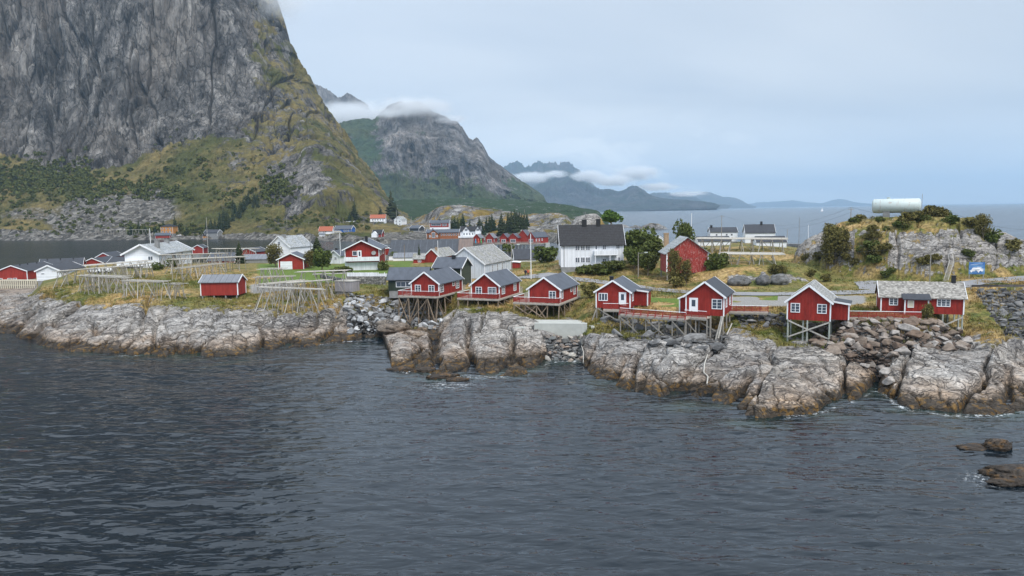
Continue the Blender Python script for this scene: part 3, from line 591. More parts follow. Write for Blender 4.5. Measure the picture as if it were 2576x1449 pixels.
def scales(name):
    """overlapping pale fish-scale slates, in rows down the slope"""
    n=NB(name); tc=n('ShaderNodeTexCoord'); sx=n('ShaderNodeSeparateXYZ'); n.link(tc.outputs['Object'],sx.inputs[0])
    y=n.math('MULTIPLY',sx.outputs[1],2.0); z=n.math('MULTIPLY',sx.outputs[2],5.6)
    p=n.math('PINGPONG',n.math('ADD',y,z),.5); p2=n.math('PINGPONG',n.math('SUBTRACT',y,z),.5)
    l=n.math('MINIMUM',p,p2); w=n('ShaderNodeTexWhiteNoise'); w.noise_dimensions='2D'
    cb=n('ShaderNodeCombineXYZ'); n.link(n.math('FLOOR',n.math('ADD',y,z)),cb.inputs[0]); n.link(n.math('FLOOR',n.math('SUBTRACT',y,z)),cb.inputs[1]); n.link(cb.outputs[0],w.inputs['Vector'])
    col=n.mix(w.outputs[0],(.17,.16,.145),(.45,.43,.39)); col=n.mix(n.rng(l,.02,.12,.9,0),col,(.075,.07,.065))
    return n.bsdf(col,.75,n.bump(l,.5,.05),.3)
def roofmat(name,c,pitch=.4,dark=.75,rust=0,axis=1):
    n=NB(name); tc=n('ShaderNodeTexCoord'); sx=n('ShaderNodeSeparateXYZ'); n.link(tc.outputs['Object'],sx.inputs[0])
    t=n.math('FRACT',n.math('MULTIPLY',sx.outputs[axis],1/pitch)); g=n.rng(n.math('ABSOLUTE',n.math('SUBTRACT',t,.5)),.42,.48,1,dark)
    f=n.noise(n.coords('Object',scale=(.6,1,.4)),1.1,5,.6); col=n.mix(1.,c,n.ramp(f,[(.3,.82),(.7,1.22)]),'MULTIPLY')
    if rust: col=n.mix(n.rng(n.noise(n.coords('Object',scale=(.15,1.2,.3)),1.2,5,.7),.5,.66,0,rust),col,(.20,.13,.10))
    col=n.mix(1.,col,g,'MULTIPLY')
    return n.bsdf(col,.55,n.bump(g,.5,.03),.35)
def tiles(name,c):
    n=NB(name); tc=n('ShaderNodeTexCoord'); sx=n('ShaderNodeSeparateXYZ'); n.link(tc.outputs['Object'],sx.inputs[0])
    t=n.math('FRACT',n.math('MULTIPLY',sx.outputs[2],2.6)); g=n.rng(t,.0,.35,.35,1)
    f=n.noise(n.coords('Object'),2.5,4,.6); col=n.mix(1.,c,n.ramp(f,[(.3,.6),(.7,1.5)]),'MULTIPLY'); col=n.mix(1.,col,g,'MULTIPLY')
    return n.bsdf(col,.6,n.bump(g,.7,.06),.3)
RED=(.27,.026,.019)
M['red']=boards('red_boards',RED,.2,.12,(.33,.10,.08),var=.28); M['redworn']=boards('worn_red_boards',(.30,.035,.028),.2,.42,(.50,.36,.33)); M['redflat']=boards('red_flat_boards',(.29,.035,.026),.16,dark=.8)
M['white']=flat('white_paint',(.80,.81,.83),.6,.06); M['whiteboards']=boards('white_boards',(.74,.76,.79),.17,dark=.86,var=.06)
M['whiteh']=boards('white_horizontal_boards',(.76,.78,.81),.22,dark=.84,horiz=True,var=.05); M['greyboards']=boards('weathered_white_boards',(.56,.60,.65),.2,.25,(.38,.40,.42),.8,var=.12)
M['green']=boards('dark_green_boards',(.030,.042,.030),.2,dark=.6); M['greenh']=boards('dark_green_level_boards',(.055,.065,.045),.2,dark=.7,horiz=True)
M['black']=flat('black_metal',(.018,.018,.02),.5,.2); M['glass']=None
n=NB('window_glass'); n.bsdf((.05,.065,.09),.12,None,.8); M['glass']=n.m
M['roof']=roofmat('dark_blue_grey_roof',(.075,.085,.105),.5,.92); M['roofdark']=roofmat('charcoal_roof',(.040,.043,.052),.6,.85)
M['roofseam']=roofmat('grey_seam_roof',(.17,.18,.20),1.2,.55); M['rooftar']=roofmat('tarred_long_roof',(.05,.055,.065),2.4,1.5,0); M['roofrust']=roofmat('rusty_roof',(.15,.115,.10),1.0,.7,.75)
M['tile']=tiles('black_roof_tiles',(.022,.022,.025)); M['slate']=slate('grey_slates',(.20,.20,.195),(.42,.42,.41)); M['slatel']=slate('level_grey_slates',(.26,.28,.29),(.44,.46,.48),.7); M['scale']=scales('pale_scale_slates')
M['redtile']=tiles('red_roof_tiles',(.35,.10,.05)); M['orange']=boards('orange_boards',(.50,.22,.05),.4,dark=.8); M['lodge']=boards('orange_brown_boards',(.32,.12,.05),.4,dark=.8); M['blue']=boards('blue_boards',(.035,.13,.42),.4,dark=.85)
M['cream']=flat('cream_wall',(.60,.55,.44),.8,.08); M['concrete']=flat('pale_concrete',(.42,.43,.40),.85,.12,.8,bump=1); M['conc2']=flat('grey_foundation',(.24,.24,.235),.9,.2)
M['wood']=flat('weathered_grey_wood',(.27,.25,.22),.85,.25,4); M['woodpale']=flat('bleached_pale_wood',(.43,.41,.37),.85,.25,4); M['woodbrown']=flat('brown_pole_wood',(.235,.18,.13),.85,.35,4); M['woodgreen']=flat('green_treated_wood',(.34,.37,.33),.8,.15,3)
M['deckred']=flat('red_painted_rail',(.27,.035,.028),.7,.2,3); M['deckw']=flat('deck_planks',(.42,.37,.32),.8,.2,2); M['brick']=flat('stone_chimney',(.34,.25,.17),.9,.3,3); M['charcoal']=boards('charcoal_boards',(.05,.055,.065),.3,dark=.8)
M['asphalt']=flat('worn_asphalt',(.24,.24,.25),.9,.12,.7); M['tank']=None
def stonewall(name,c0,c1,sc):
    n=NB(name); v=n.coords('Object',scale=(1,1,1.5)); e=n.vor(v,sc,'DISTANCE_TO_EDGE'); g=n.vor(v,sc,'F1','Color'); sp=n('ShaderNodeSeparateColor'); n.link(g,sp.inputs[0])
    col=n.mix(sp.outputs[0],c0,c1); col=n.mix(n.rng(e,0,.1,.9,0),col,(.04,.04,.038)); return n.bsdf(col,.9,n.bump(n.rng(e,0,.15),.8,.12),.2)
M['stone']=stonewall('dry_stone',(.12,.12,.12),(.34,.33,.31),1.6); M['stonedark']=stonewall('dark_stone',(.07,.07,.07),(.20,.195,.19),1.0)
class MB_:
    def __init__(s): s.v=[];s.f=[]
    def quad(s,*p):
        i=len(s.v); s.v+= [tuple(a) for a in p]; s.f.append(tuple(range(i,i+len(p)))); return s
    def box(s,x0,x1,y0,y1,z0,z1):
        i=len(s.v); s.v+=[(x0,y0,z0),(x1,y0,z0),(x1,y1,z0),(x0,y1,z0),(x0,y0,z1),(x1,y0,z1),(x1,y1,z1),(x0,y1,z1)]
        s.f+=[(i,i+3,i+2,i+1),(i+4,i+5,i+6,i+7),(i,i+1,i+5,i+4),(i+1,i+2,i+6,i+5),(i+2,i+3,i+7,i+6),(i+3,i,i+4,i+7)]; return s
    def beam(s,p,q,w,h=None,up=(0,0,1)):
        p,q=Vector(p),Vector(q); h=h or w; d=(q-p).normalized(); up=Vector(up)
        if abs(d.dot(up))>.98: up=Vector((1,0,0))
        a=d.cross(up).normalized()*w/2; b=a.cross(d).normalized()*h/2; i=len(s.v)
        for c in(p,q): s.v+=[tuple(c-a-b),tuple(c+a-b),tuple(c+a+b),tuple(c-a+b)]
        s.f+=[(i,i+1,i+2,i+3),(i+7,i+6,i+5,i+4)]+[(i+k,i+4+k,i+4+(k+1)%4,i+(k+1)%4) for k in range(4)]; return s
    def tube(s,p,q,r,r2=None,n=6):
        p,q=Vector(p),Vector(q); r2=r if r2 is None else r2; d=(q-p).normalized(); u=Vector((0,0,1)) if abs(d.z)<.9 else Vector((1,0,0)); a=d.cross(u).normalized(); b=d.cross(a); i=len(s.v)
        for c,rr_ in((p,r),(q,r2)):
            for k in range(n): t=2*math.pi*k/n; s.v.append(tuple(c+a*math.cos(t)*rr_+b*math.sin(t)*rr_))
        s.f+=[(i+k,i+(k+1)%n,i+n+(k+1)%n,i+n+k) for k in range(n)]+[tuple(range(i+n-1,i-1,-1)),tuple(range(i+n,i+2*n))]; return s
    def mesh(s,name,mat,smooth=False):
        me=bpy.data.meshes.new(name); me.from_pydata(s.v,[],s.f); me.update(); me.materials.append(mat)
        if smooth: me.polygons.foreach_set('use_smooth',[True]*len(me.polygons))
        return me
    def build(s,name,mat,parent=None,smooth=False):
        o=bpy.data.objects.new(name,s.mesh(name,mat,smooth)); COL.objects.link(o); o.parent=parent; return o
def thing(name,label,cat,loc=(0,0,0),yaw=0,group=None):
    o=bpy.data.objects.new(name,None); COL.objects.link(o); o.location=loc; o.rotation_euler=(0,0,yaw); o.empty_display_size=.5
    return setp(o,label,cat,group)
def tocopy(root,loc,yaw=None,label=None,sc=None):
    r=root.copy(); COL.objects.link(r); r.location=loc
    if yaw is not None: r.rotation_euler=(0,0,yaw)
    if label: r['label']=label
    if sc: r.scale=sc if hasattr(sc,'__len__') else (sc,)*3
    for ch in root.children:
        c=ch.copy(); COL.objects.link(c); c.parent=r
        for g in ch.children: d=g.copy(); COL.objects.link(d); d.parent=c
    return r
class House:
    """local frame: x across the gable, y along the ridge, front gable at y=0"""
    def __init__(s,name,label,cat,pos,yaw,W,L,hw,hr,wall,roof,trim='white',base=1.5,over=.35,group=None,roofoff=0.0,hip=0,ridge=.5,corners=True,bw=.22,thick=.14):
        s.W,s.L,s.hw,s.hr=W,L,hw,hr; s.trim=trim; s.yaw=yaw
        s.t=thing(name,label,cat,pos,R(yaw),group); rx_=-W/2+W*ridge; s.rx=rx_
        m=MB_(); a,b=-W/2,W/2
        for y,fl in((0,0),(L,1)):
            p=[(a,y,0),(b,y,0),(b,y,hw),(rx_,y,hr if not hip else hw),(a,y,hw)]; m.quad(*(p[::-1] if fl else p))
        m.quad((b,0,0),(b,L,0),(b,L,hw),(b,0,hw)); m.quad((a,L,0),(a,0,0),(a,0,hw),(a,L,hw))
        m.build('wall',M[wall],s.t)
        if base: MB_().box(a+.03,b-.03,.03,L-.03,-base,0).build('foundation',M['conc2'],s.t)
        o=over; sl=(hr-hw); m=MB_(); th=thick
        def rf(xa,xe,zr,ze,y0,y1):
            m.quad((xa,y0,zr),(xe,y0,ze),(xe,y1,ze),(xa,y1,zr)) if xe<xa else m.quad((xa,y1,zr),(xe,y1,ze),(xe,y0,ze),(xa,y0,zr))
        zr=hr+.04
        if hip:
            h=hip; p1=(0,h,hr);p2=(0,L-h,hr); c=[(a-o,-o,hw),(b+o,-o,hw),(b+o,L+o,hw),(a-o,L+o,hw)]
            m.quad(c[0],c[1],p1);m.quad(c[1],c[2],p2,p1);m.quad(c[2],c[3],p2);m.quad(c[3],c[0],p1,p2); m.quad(c[3],c[2],c[1],c[0])
        else:
            for sg,xe in((-1,a),(1,b)):
                k=sl/abs(xe-rx_); xo=xe+sg*o; zo=hw-k*o+.04
                y0,y1=-o,L+o
                # slab: top, bottom, eave
                T=[(rx_,y0,zr+th),(xo,y0,zo+th),(xo,y1,zo+th),(rx_,y1,zr+th)]; Bq=[(rx_,y0,zr),(xo,y0,zo),(xo,y1,zo),(rx_,y1,zr)]
                if sg>0: T2=T; m.quad(*T); m.quad(*Bq[::-1])
                else: m.quad(*T[::-1]); m.quad(*Bq)
                m.quad(Bq[1],Bq[2],T[2],T[1]); m.quad(Bq[0],Bq[1],T[1],T[0]); m.quad(Bq[3],T[3],T[2],Bq[2])
        s.roof=m.build('roof',M[roof],s.t)
        if trim and not hip:
            for y in(-o-.03,L+o+.03):
                m=MB_()
                for sg,xe in((-1,a),(1,b)):
                    k=sl/abs(xe-rx_); xo=xe+sg*(o+.05); zo=hw-k*(o+.05)
                    m.beam((rx_-sg*.0,y,zr+th/2-.02),(xo,y,zo+th/2+.02),.06,bw+.05,up=(0,0,1))
                m.build('bargeboard',M[trim],s.t)
        if trim and corners:
            for x_,y_ in((a,0),(b,0),(b,L),(a,L)):
                MB_().box(x_-.09,x_+.09,y_-.09,y_+.09,0,hw-.05).build('corner_board',M[trim],s.t)
    def fr(s,wall):
        W,L=s.W,s.L
        return {'F':(Vector((-W/2,0,0)),Vector((1,0,0)),Vector((0,-1,0))),'R':(Vector((W/2,0,0)),Vector((0,1,0)),Vector((1,0,0))),
            'L':(Vector((-W/2,L,0)),Vector((0,-1,0)),Vector((-1,0,0))),'K':(Vector((W/2,L,0)),Vector((-1,0,0)),Vector((0,1,0)))}[wall]
    def lbox(s,m,wall,s0,s1,z0,z1,d0,d1):
        o,a,nn=s.fr(wall); P=[]
        for z in(z0,z1):
            for (ss,dd) in((s0,d1),(s1,d1),(s1,d0),(s0,d0)):
                p=o+a*ss+nn*dd; P.append((p.x,p.y,z))
        i=len(m.v); m.v+=P; m.f+=[(i+3,i+2,i+1,i),(i+4,i+5,i+6,i+7)]+[(i+k,i+(k+1)%4,i+4+(k+1)%4,i+4+k) for k in range(4)]
    def win(s,wall,s0,s1,z0,z1,cols=2,rows=3,fw=.11,frame='white',glass='glass',name='window',off=0.0,mw=.035):
        m=MB_(); d=off
        s.lbox(m,wall,s0,s1,z0,z0+fw,d,d+.07); s.lbox(m,wall,s0,s1,z1-fw,z1,d,d+.07); s.lbox(m,wall,s0,s0+fw,z0+fw,z1-fw,d,d+.07); s.lbox(m,wall,s1-fw,s1,z0+fw,z1-fw,d,d+.07)
        for k in range(1,cols):
            c=s0+(s1-s0)*k/cols; w=.045 if cols<3 or (cols%2==0 and k==cols//2) or cols==3 else mw/2; s.lbox(m,wall,c-w,c+w,z0+fw,z1-fw,d,d+.06)
        for k in range(1,rows):
            c=z0+(z1-z0)*k/rows; s.lbox(m,wall,s0+fw,s1-fw,c-mw/2,c+mw/2,d,d+.055)
        f=m.build(name,M[frame],s.t); g=MB_(); s.lbox(g,wall,s0+fw*.8,s1-fw*.8,z0+fw*.8,z1-fw*.8,d,d+.03); g.build('pane',M[glass],f); return f
    def door(s,wall,s0,s1,z0,z1,col='white',glass=True,off=0.0):
        m=MB_(); s.lbox(m,wall,s0,s1,z0,z1,off,off+.05); f=m.build('door',M[col],s.t); g=MB_()
        s.lbox(g,wall,s0-.11,s0,z0,z1+.11,off,off+.08); s.lbox(g,wall,s1,s1+.11,z0,z1+.11,off,off+.08); s.lbox(g,wall,s0,s1,z1,z1+.11,off,off+.08); g.build('frame',M['white'],f)
        if glass: g=MB_(); w=s1-s0; s.lbox(g,wall,s0+w*.24,s1-w*.24,z0+(z1-z0)*.42,z1-.2,off+.05,off+.065); g.build('pane',M['glass'],f)
        return f
    def box(s,name,mat,x0,x1,y0,y1,z0,z1): return MB_().box(x0,x1,y0,y1,z0,z1).build(name,M[mat],s.t)
    def chimney(s,x,y,w,h,mat='black',l=None):
        l=l or w; k=(s.hr-s.hw)/(s.W/2); zz=s.hr-abs(x-s.rx)*k
        o=MB_().box(x-w/2,x+w/2,y-l/2,y+l/2,zz-.5,zz+h).box(x-w/2-.06,x+w/2+.06,y-l/2-.06,y+l/2+.06,zz+h,zz+h+.09).build('chimney',M[mat],s.roof); return o
    def world(s,x,y,z=0): return Matrix.Translation(s.t.location)@Matrix.Rotation(R(s.yaw),4,'Z')@Vector((x,y,z))
    def lg(s,x,y):
        p=s.world(x,y); return gz(p.x,p.y)-s.t.location.z
    def ext(s,x0,x1,y0,y1,h0,h1,wall,roof,slope='x',trim='white',base=.0):
        """small annex: shed roof falling from h1 (inner) to h0 (outer)"""
        m=MB_(); 
        hi=(h1,h0) if x1>s.W/2-.01 else (h0,h1)
        m.quad((x0,y0,0),(x1,y0,0),(x1,y0,hi[1]),(x0,y0,hi[0])); m.quad((x1,y1,0),(x0,y1,0),(x0,y1,hi[0]),(x1,y1,hi[1]))
        m.quad((x1,y0,0),(x1,y1,0),(x1,y1,hi[1]),(x1,y0,hi[1])); m.quad((x0,y1,0),(x0,y0,0),(x0,y0,hi[0]),(x0,y1,hi[0]))
        an=m.build('annex',M[wall],s.t); d=(hi[1]-hi[0])/(x1-x0); m=MB_(); e=.25
        for dz in(0.03,):
            A_=[(x0-e*(hi[0]<hi[1]),y0-e,hi[0]-d*e*(hi[0]<hi[1])+dz),(x1+e*(hi[0]>hi[1]),y0-e,hi[1]+d*e*(hi[0]>hi[1])+dz)]
            A_=[Vector(p) for p in A_]; up=Vector((0,0,.12)); b=[p+Vector((0,y1-y0+2*e,0)) for p in A_]
            m.quad(A_[0]+up,A_[1]+up,b[1]+up,b[0]+up); m.quad(b[0],b[1],A_[1],A_[0]); m.quad(A_[0],A_[1],A_[1]+up,A_[0]+up); m.quad(A_[1],b[1],b[1]+up,A_[1]+up); m.quad(b[0],A_[0],A_[0]+up,b[0]+up)
        m.build('annex_roof',M[roof],an)
        if trim:
            m=MB_(); m.beam(A_[0]+up*.4+Vector((0,-.04,0)),A_[1]+up*.4+Vector((0,-.04,0)),.06,.24); m.build('annex_bargeboard',M[trim],an)
            xo=x1 if x1>s.W/2 else x0; MB_().box(xo-.09,xo+.09,y0-.09,y0+.09,0,min(hi)-.05).build('annex_corner_board',M[trim],an)
def railing(t,pts,h=1.0,name='railing',post='deckred',rail='deckred',top='white',n=4,sp=1.25,lean=0):
    """horizontal board railing along local points"""
    m=MB_(); tp=MB_()
    for a,b in zip(pts[:-1],pts[1:]):
        a,b=Vector(a),Vector(b); L_=(b-a).length; k=max(1,round(L_/sp)); d=(b-a).normalized(); nn=Vector((d.y,-d.x,0))
        for i in range(k+1):
            p=a+(b-a)*i/k; m.beam(p+Vector((0,0,-.12)),p+Vector((0,0,h)),.08)
            if lean: m.beam(p+nn*.45+Vector((0,0,-.15)),p+Vector((0,0,h*.8)),.07)
        for j in range(n):
            z=h*(.16+.66*j/max(1,n-1)); m.beam(a+Vector((0,0,z)),b+Vector((0,0,z)),.035,.13)
        tp.beam(a+Vector((0,0,h+.03)),b+Vector((0,0,h+.03)),.14,.06)
    o=m.build(name,M[rail],t); tp.build('handrail',M[top],o); return o
def px(z_,x_,y_,z=6.5): return atZ(*q(z_,x_,y_),z)
def midfront(B,yaw,W):   # near right corner -> middle of the front gable
    a=R(yaw); return Vector((B.x-math.cos(a)*W/2,B.y-math.sin(a)*W/2,B.z))
def stilts(h,pts,r=.11,mat='woodbrown',top=-.3,lean=None,name='stilt'):
    for i,(x_,y_) in enumerate(pts):
        lx,ly=(lean[i] if lean else (0,0)); g=h.lg(x_+lx,y_+ly)-.5
        if g>top-.2: g=top-.5
        MB_().tube((x_+lx,y_+ly,g),(x_,y_,top),r*1.15,r,7).build(name,M[mat],h.t)
def braces(h,pairs,mat='woodbrown',w=.13,top=-.3):
    for (a,b) in pairs:   # a top point, b ground point
        g=h.lg(*b)-.3; MB_().tube((a[0],a[1],top),(b[0],b[1],min(g,top-.4)),w*.65,w*.55,6).build('brace',M[mat],h.t)
# ---- the three cabins on brown poles, left
rnd=random.Random(3)
def pole_cabin(label,Bq,yaw,W,L,hw,hr,wins,rwins,dl,df,seed,tall,z=6.5):
    B=atZ(Bq[0],Bq[1],z); h=House('red_cabin',label,'cabin',midfront(B,yaw,W),yaw,W,L,hw,hr,'red','roof',base=0,group='red waterside cabins')
    for w in wins: h.win('F',*w)
    for w in rwins: h.win('R',*w)
    h.door('L',L*.4,L*.4+1,.05,2.05)
    # deck
    h.box('deck','deckw',-W/2-dl,W/2+.25,-df,L+1.2,-.22,-.03)
    h.box('deck_beam','wood',-W/2-dl,W/2+.27,-df-.03,-df+.15,-.38,-.221); h.box('deck_beam','wood',W/2+.12,W/2+.29,-df+.16,L+1.2,-.38,-.221)
    e=.06; railing(h.t,[(-W/2-dl+e,4.2,0),(-W/2-dl+e,-df+e,0),(W/2+.05,-df+e,0),(W/2+.05,-.12,0)],.95)
    railing(h.t,[(-W/2-dl+e,4.4,0),(-W/2-dl+e,L+1.1,0),(W/2+.2,L+1.1,0)],.95,rail='woodpale',top='woodpale',n=4)
    b=MB_().box(.6,2.2,-df+.25,-df+.65,.40,.46).box(.6,2.2,-df+.2,-df+.25,.5,.8).box(.75,.83,-df+.25,-df+.6,-.03,.4).box(1.97,2.05,-df+.25,-df+.6,-.03,.4).build('bench',M['deckred'],None)
    b.location=h.t.location; b.rotation_euler=h.t.rotation_euler; setp(b,'red deck bench of '+label.replace('red cabin with','the cabin with').replace('red cabin on','the cabin on'),'bench','red benches on cabin decks')
    r=random.Random(seed); xs=np.linspace(-W/2-dl+.2,W/2+.1,5); ys=np.linspace(-df+.15,L+.8,5)
    for yi,y_ in enumerate(ys):
        for x_ in xs:
            lx,ly=(r.uniform(-.5,.5)*tall,r.uniform(-.4,.4)*tall); g=h.lg(x_+lx,y_+ly)-.6
            if g<-.5: MB_().tube((x_+lx,y_+ly,g),(x_,y_,-.45),.14,.10,7).build('stilt',M['woodbrown'],h.t)
    for k in range(int(22*tall)+5):
        y_=r.choice(list(ys)[:4]); i=r.randrange(4); d=r.choice((-1,1)); x0=xs[i]; x1=xs[min(4,max(0,i+d*r.choice((1,2))))]
        g=h.lg(x1,y_)-.4
        if g<-.9: MB_().tube((x1,y_-.12,max(g,-7)),(x0,y_-.12,-.5),.12,.09,6).build('brace',M['woodbrown'],h.t)
    for k in range(3):
        y0,y1=ys[k],ys[k+1]; g=h.lg(xs[4],y1)-.4
        if g<-.9: MB_().tube((xs[4]+.12,y1,g),(xs[4]+.12,y0,-.5),.12,.09,6).build('brace',M['woodbrown'],h.t)
    return h
pole_cabin('red cabin on the tallest brown poles beside the grey boulders',q(2,1745,838),-20,6.0,11.2,2.42,4.55,[(.8,2.1,.6,2.1,2,3),(3.75,5.05,.6,2.1,2,3)],[(.5,2.1,.6,2.1,2,3),(6.3,7.4,1.3,2.2,1,2),(8,9.6,.6,2.1,2,3)],2.5,1.1,1,1.0)
pole_cabin('red cabin with two white double windows over a grassy rock top',q(2,2320,862),-21,5.7,10.8,2.42,4.56,[(.85,2.15,.6,2.1,2,3),(3.4,5.1,.6,2.1,4,3)],[(1.2,2.8,.6,2.1,4,3),(7.5,9.0,.6,2.1,4,3)],2.6,1.1,2,.35)
pole_cabin('red cabin with a single front window above the concrete wall',q(3,460,905),-22,5.9,10.3,2.40,4.40,[(3.8,5.1,.6,2.1,2,3)],[(.6,1.6,.6,2.1,2,3),(6.0,7.0,1.3,2.2,1,2),(7.9,9.2,.6,2.1,2,3)],2.7,1.1,3,.5)
# ---- the cabins on pale poles, right
B=px(3,1125,960); h4=House('red_cabin','red cabin with a glazed white door, side annex and black chimney','cabin',midfront(B,-20,5.7),-20,5.7,7.8,2.75,4.55,'red','roof',base=0,group='red waterside cabins')
h4.win('F',.4,1.95,1.2,2.5,3,1); h4.win('F',.62,1.74,1.4,2.3,3,3,.02,off=.001) if False else None
h4.door('F',3.95,4.95,.55,2.6); h4.win('R',1.6,2.9,1.0,2.6,2,3); h4.ext(2.85,5.0,4.4,7.7,2.35,2.6,'red','roofdark'); h4.chimney(-.9,3.0,.6,1.0)
B=px(3,2018,1032); h5=House('red_cabin','red cabin with a white door and a wide window at the walkway end','cabin',midfront(B,-25,5.7),-25,5.7,8.0,3.0,5.1,'red','roofdark',base=0,group='red waterside cabins')
h5.door('F',.6,1.7,.45,2.55); h5.win('F',3.9,5.45,1.05,2.6,2,3); h5.win('R',1.6,2.9,1.1,2.7,2,3); h5.win('R',5.0,6.5,1.1,2.7,2,3); h5.ext(-4.1,-2.85,1.2,8.0,2.35,2.95,'red','roofdark')
B=px(4,592,1285,6.2); h6=House('red_cabin','red cabin with a grey slate roof and two matching front windows','cabin',midfront(B,-27,5.9),-27,5.9,8.0,2.8,5.1,'red','slate',base=0,group='red waterside cabins')
h6.win('F',.45,1.75,1.1,2.5,2,3); h6.win('F',4.1,5.4,1.1,2.5,2,3); h6.ext(2.95,5.3,2.2,6.4,2.3,2.65,'red','roofdark')
a=px(4,1075,1185,6.6); b=px(4,1862,1221,6.4); L7_=(b-a).length; yw=math.degrees(math.atan2(b.y-a.y,b.x-a.x))
# long wall faces the camera: ridge runs left-right; origin at right end
W7=5.2; yaw7=90+yw; nb=Vector((-math.sin(R(yw)),math.cos(R(yw)),0))
h7=House('red_cabin','long red cabin under pale fish-scale slates beside a dark chimney','cabin',(b+nb*W7/2),yaw7,W7,L7_,2.55,4.5,'red','scale',base=0,group='red waterside cabins')
Lw=L7_; sc7=Lw/(1862-1075)
for x0,x1,c in((1152,1240,2),(1610,1738,3)): h7.win('L',(x0-1075)*sc7,(x1-1075)*sc7,1.15,2.35,c,3)
# porch
yA,yB=Lw-(1518-1075)*sc7,Lw-(1297-1075)*sc7
pm=MB_().box(-W7/2-1.1,-W7/2-.002,yA,yB,0,2.35).build('porch',M['red'],h7.t)
MB_().quad((-W7/2-1.5,yA-.35,2.33),(-W7/2+.3,yA-.35,3.0),(-W7/2+.3,yB+.35,3.0),(-W7/2-1.5,yB+.35,2.33)).quad((-W7/2-1.5,yB+.35,2.2),(-W7/2+.3,yB+.35,2.87),(-W7/2+.3,yA-.35,2.87),(-W7/2-1.5,yA-.35,2.2)).quad((-W7/2-1.5,yB+.35,2.33),(-W7/2-1.5,yB+.35,2.2),(-W7/2-1.5,yA-.35,2.2),(-W7/2-1.5,yA-.35,2.33)).quad((-W7/2-1.5,yA-.35,2.2),(-W7/2+.3,yA-.35,2.87),(-W7/2+.3,yA-.35,3.0),(-W7/2-1.5,yA-.35,2.33)).build('porch_roof',M['roofdark'],pm)
for y_ in(yA,yB): MB_().box(-W7/2-1.18,-W7/2-1.0,y_-.09,y_+.09,0,2.2).build('porch_corner_board',M['white'],pm)
h7.win('L',(1322-1075)*sc7,(1382-1075)*sc7,1.0,2.1,1,1,.06,glass='cream',off=1.1); h7.chimney(0,1.0,.55,1.1)
# pale poles, cross braces
def pale_legs(h,pts,mat='woodgreen',top=0,r=.12): stilts(h,pts,r,mat,top)
pale_legs(h6,[(-2.85,.1),(-.75,.4),(-.15,.1),(2.85,.1),(-2.85,4),(2.85,4)]); 
for (x0,x1,zt,zb) in((-2.8,2.8,-.15,-2.6),(2.8,-2.8,-.15,-2.6)): MB_().beam((x0,-.05 if x0<0 else -.18,zt),(x1,-.05 if x0<0 else -.18,zb),.09,.2).build('brace',M['woodpale'],h6.t)
pale_legs(h7,[(-W7/2+.1,.1),(-W7/2+.1,2.7),(W7/2-.1,.2),(0,.1),(.4,1.5),(W7/2-.1,2.8)]); MB_().beam((-W7/2-.05,.1,-.4),(-W7/2-.05,2.7,-1.8),.09,.2).build('brace',M['woodpale'],h7.t)
pale_legs(h4,[(-2.8,.1),(-2.3,1.4),(-1.3,.6),(0,.4),(1.4,.4),(2.8,.2),(-2.8,3),(0,3),(2.8,3)],'wood'); MB_().tube((-3.6,-.5,h4.lg(-3.6,-.5)-.4),(-2.75,.05,0),.12,.12).build('stilt',M['wood'],h4.t); MB_().beam((-2.6,0,-.1),(0,0,-1.6),.09,.18).build('brace',M['wood'],h4.t)
pale_legs(h5,[(-2.8,.1),(-.9,.1),(.9,.1),(2.75,.05),(2.4,.1),(2.8,3),(0,3),(-2.8,3),(2.8,6)],'wood'); MB_().tube((1.7,-1.1,h5.lg(1.7,-1.1)-.5),(2.6,0,0),.13,.13).build('stilt',M['woodpale'],h5.t); MB_().tube((2.2,-1.2,h5.lg(2.2,-1.2)-.5),(2.75,-.1,0),.13,.13).build('stilt',M['woodpale'],h5.t); MB_().beam((-2.3,-.1,-.2),(2.2,-.1,-2.6),.09,.18).build('brace',M['wood'],h5.t)
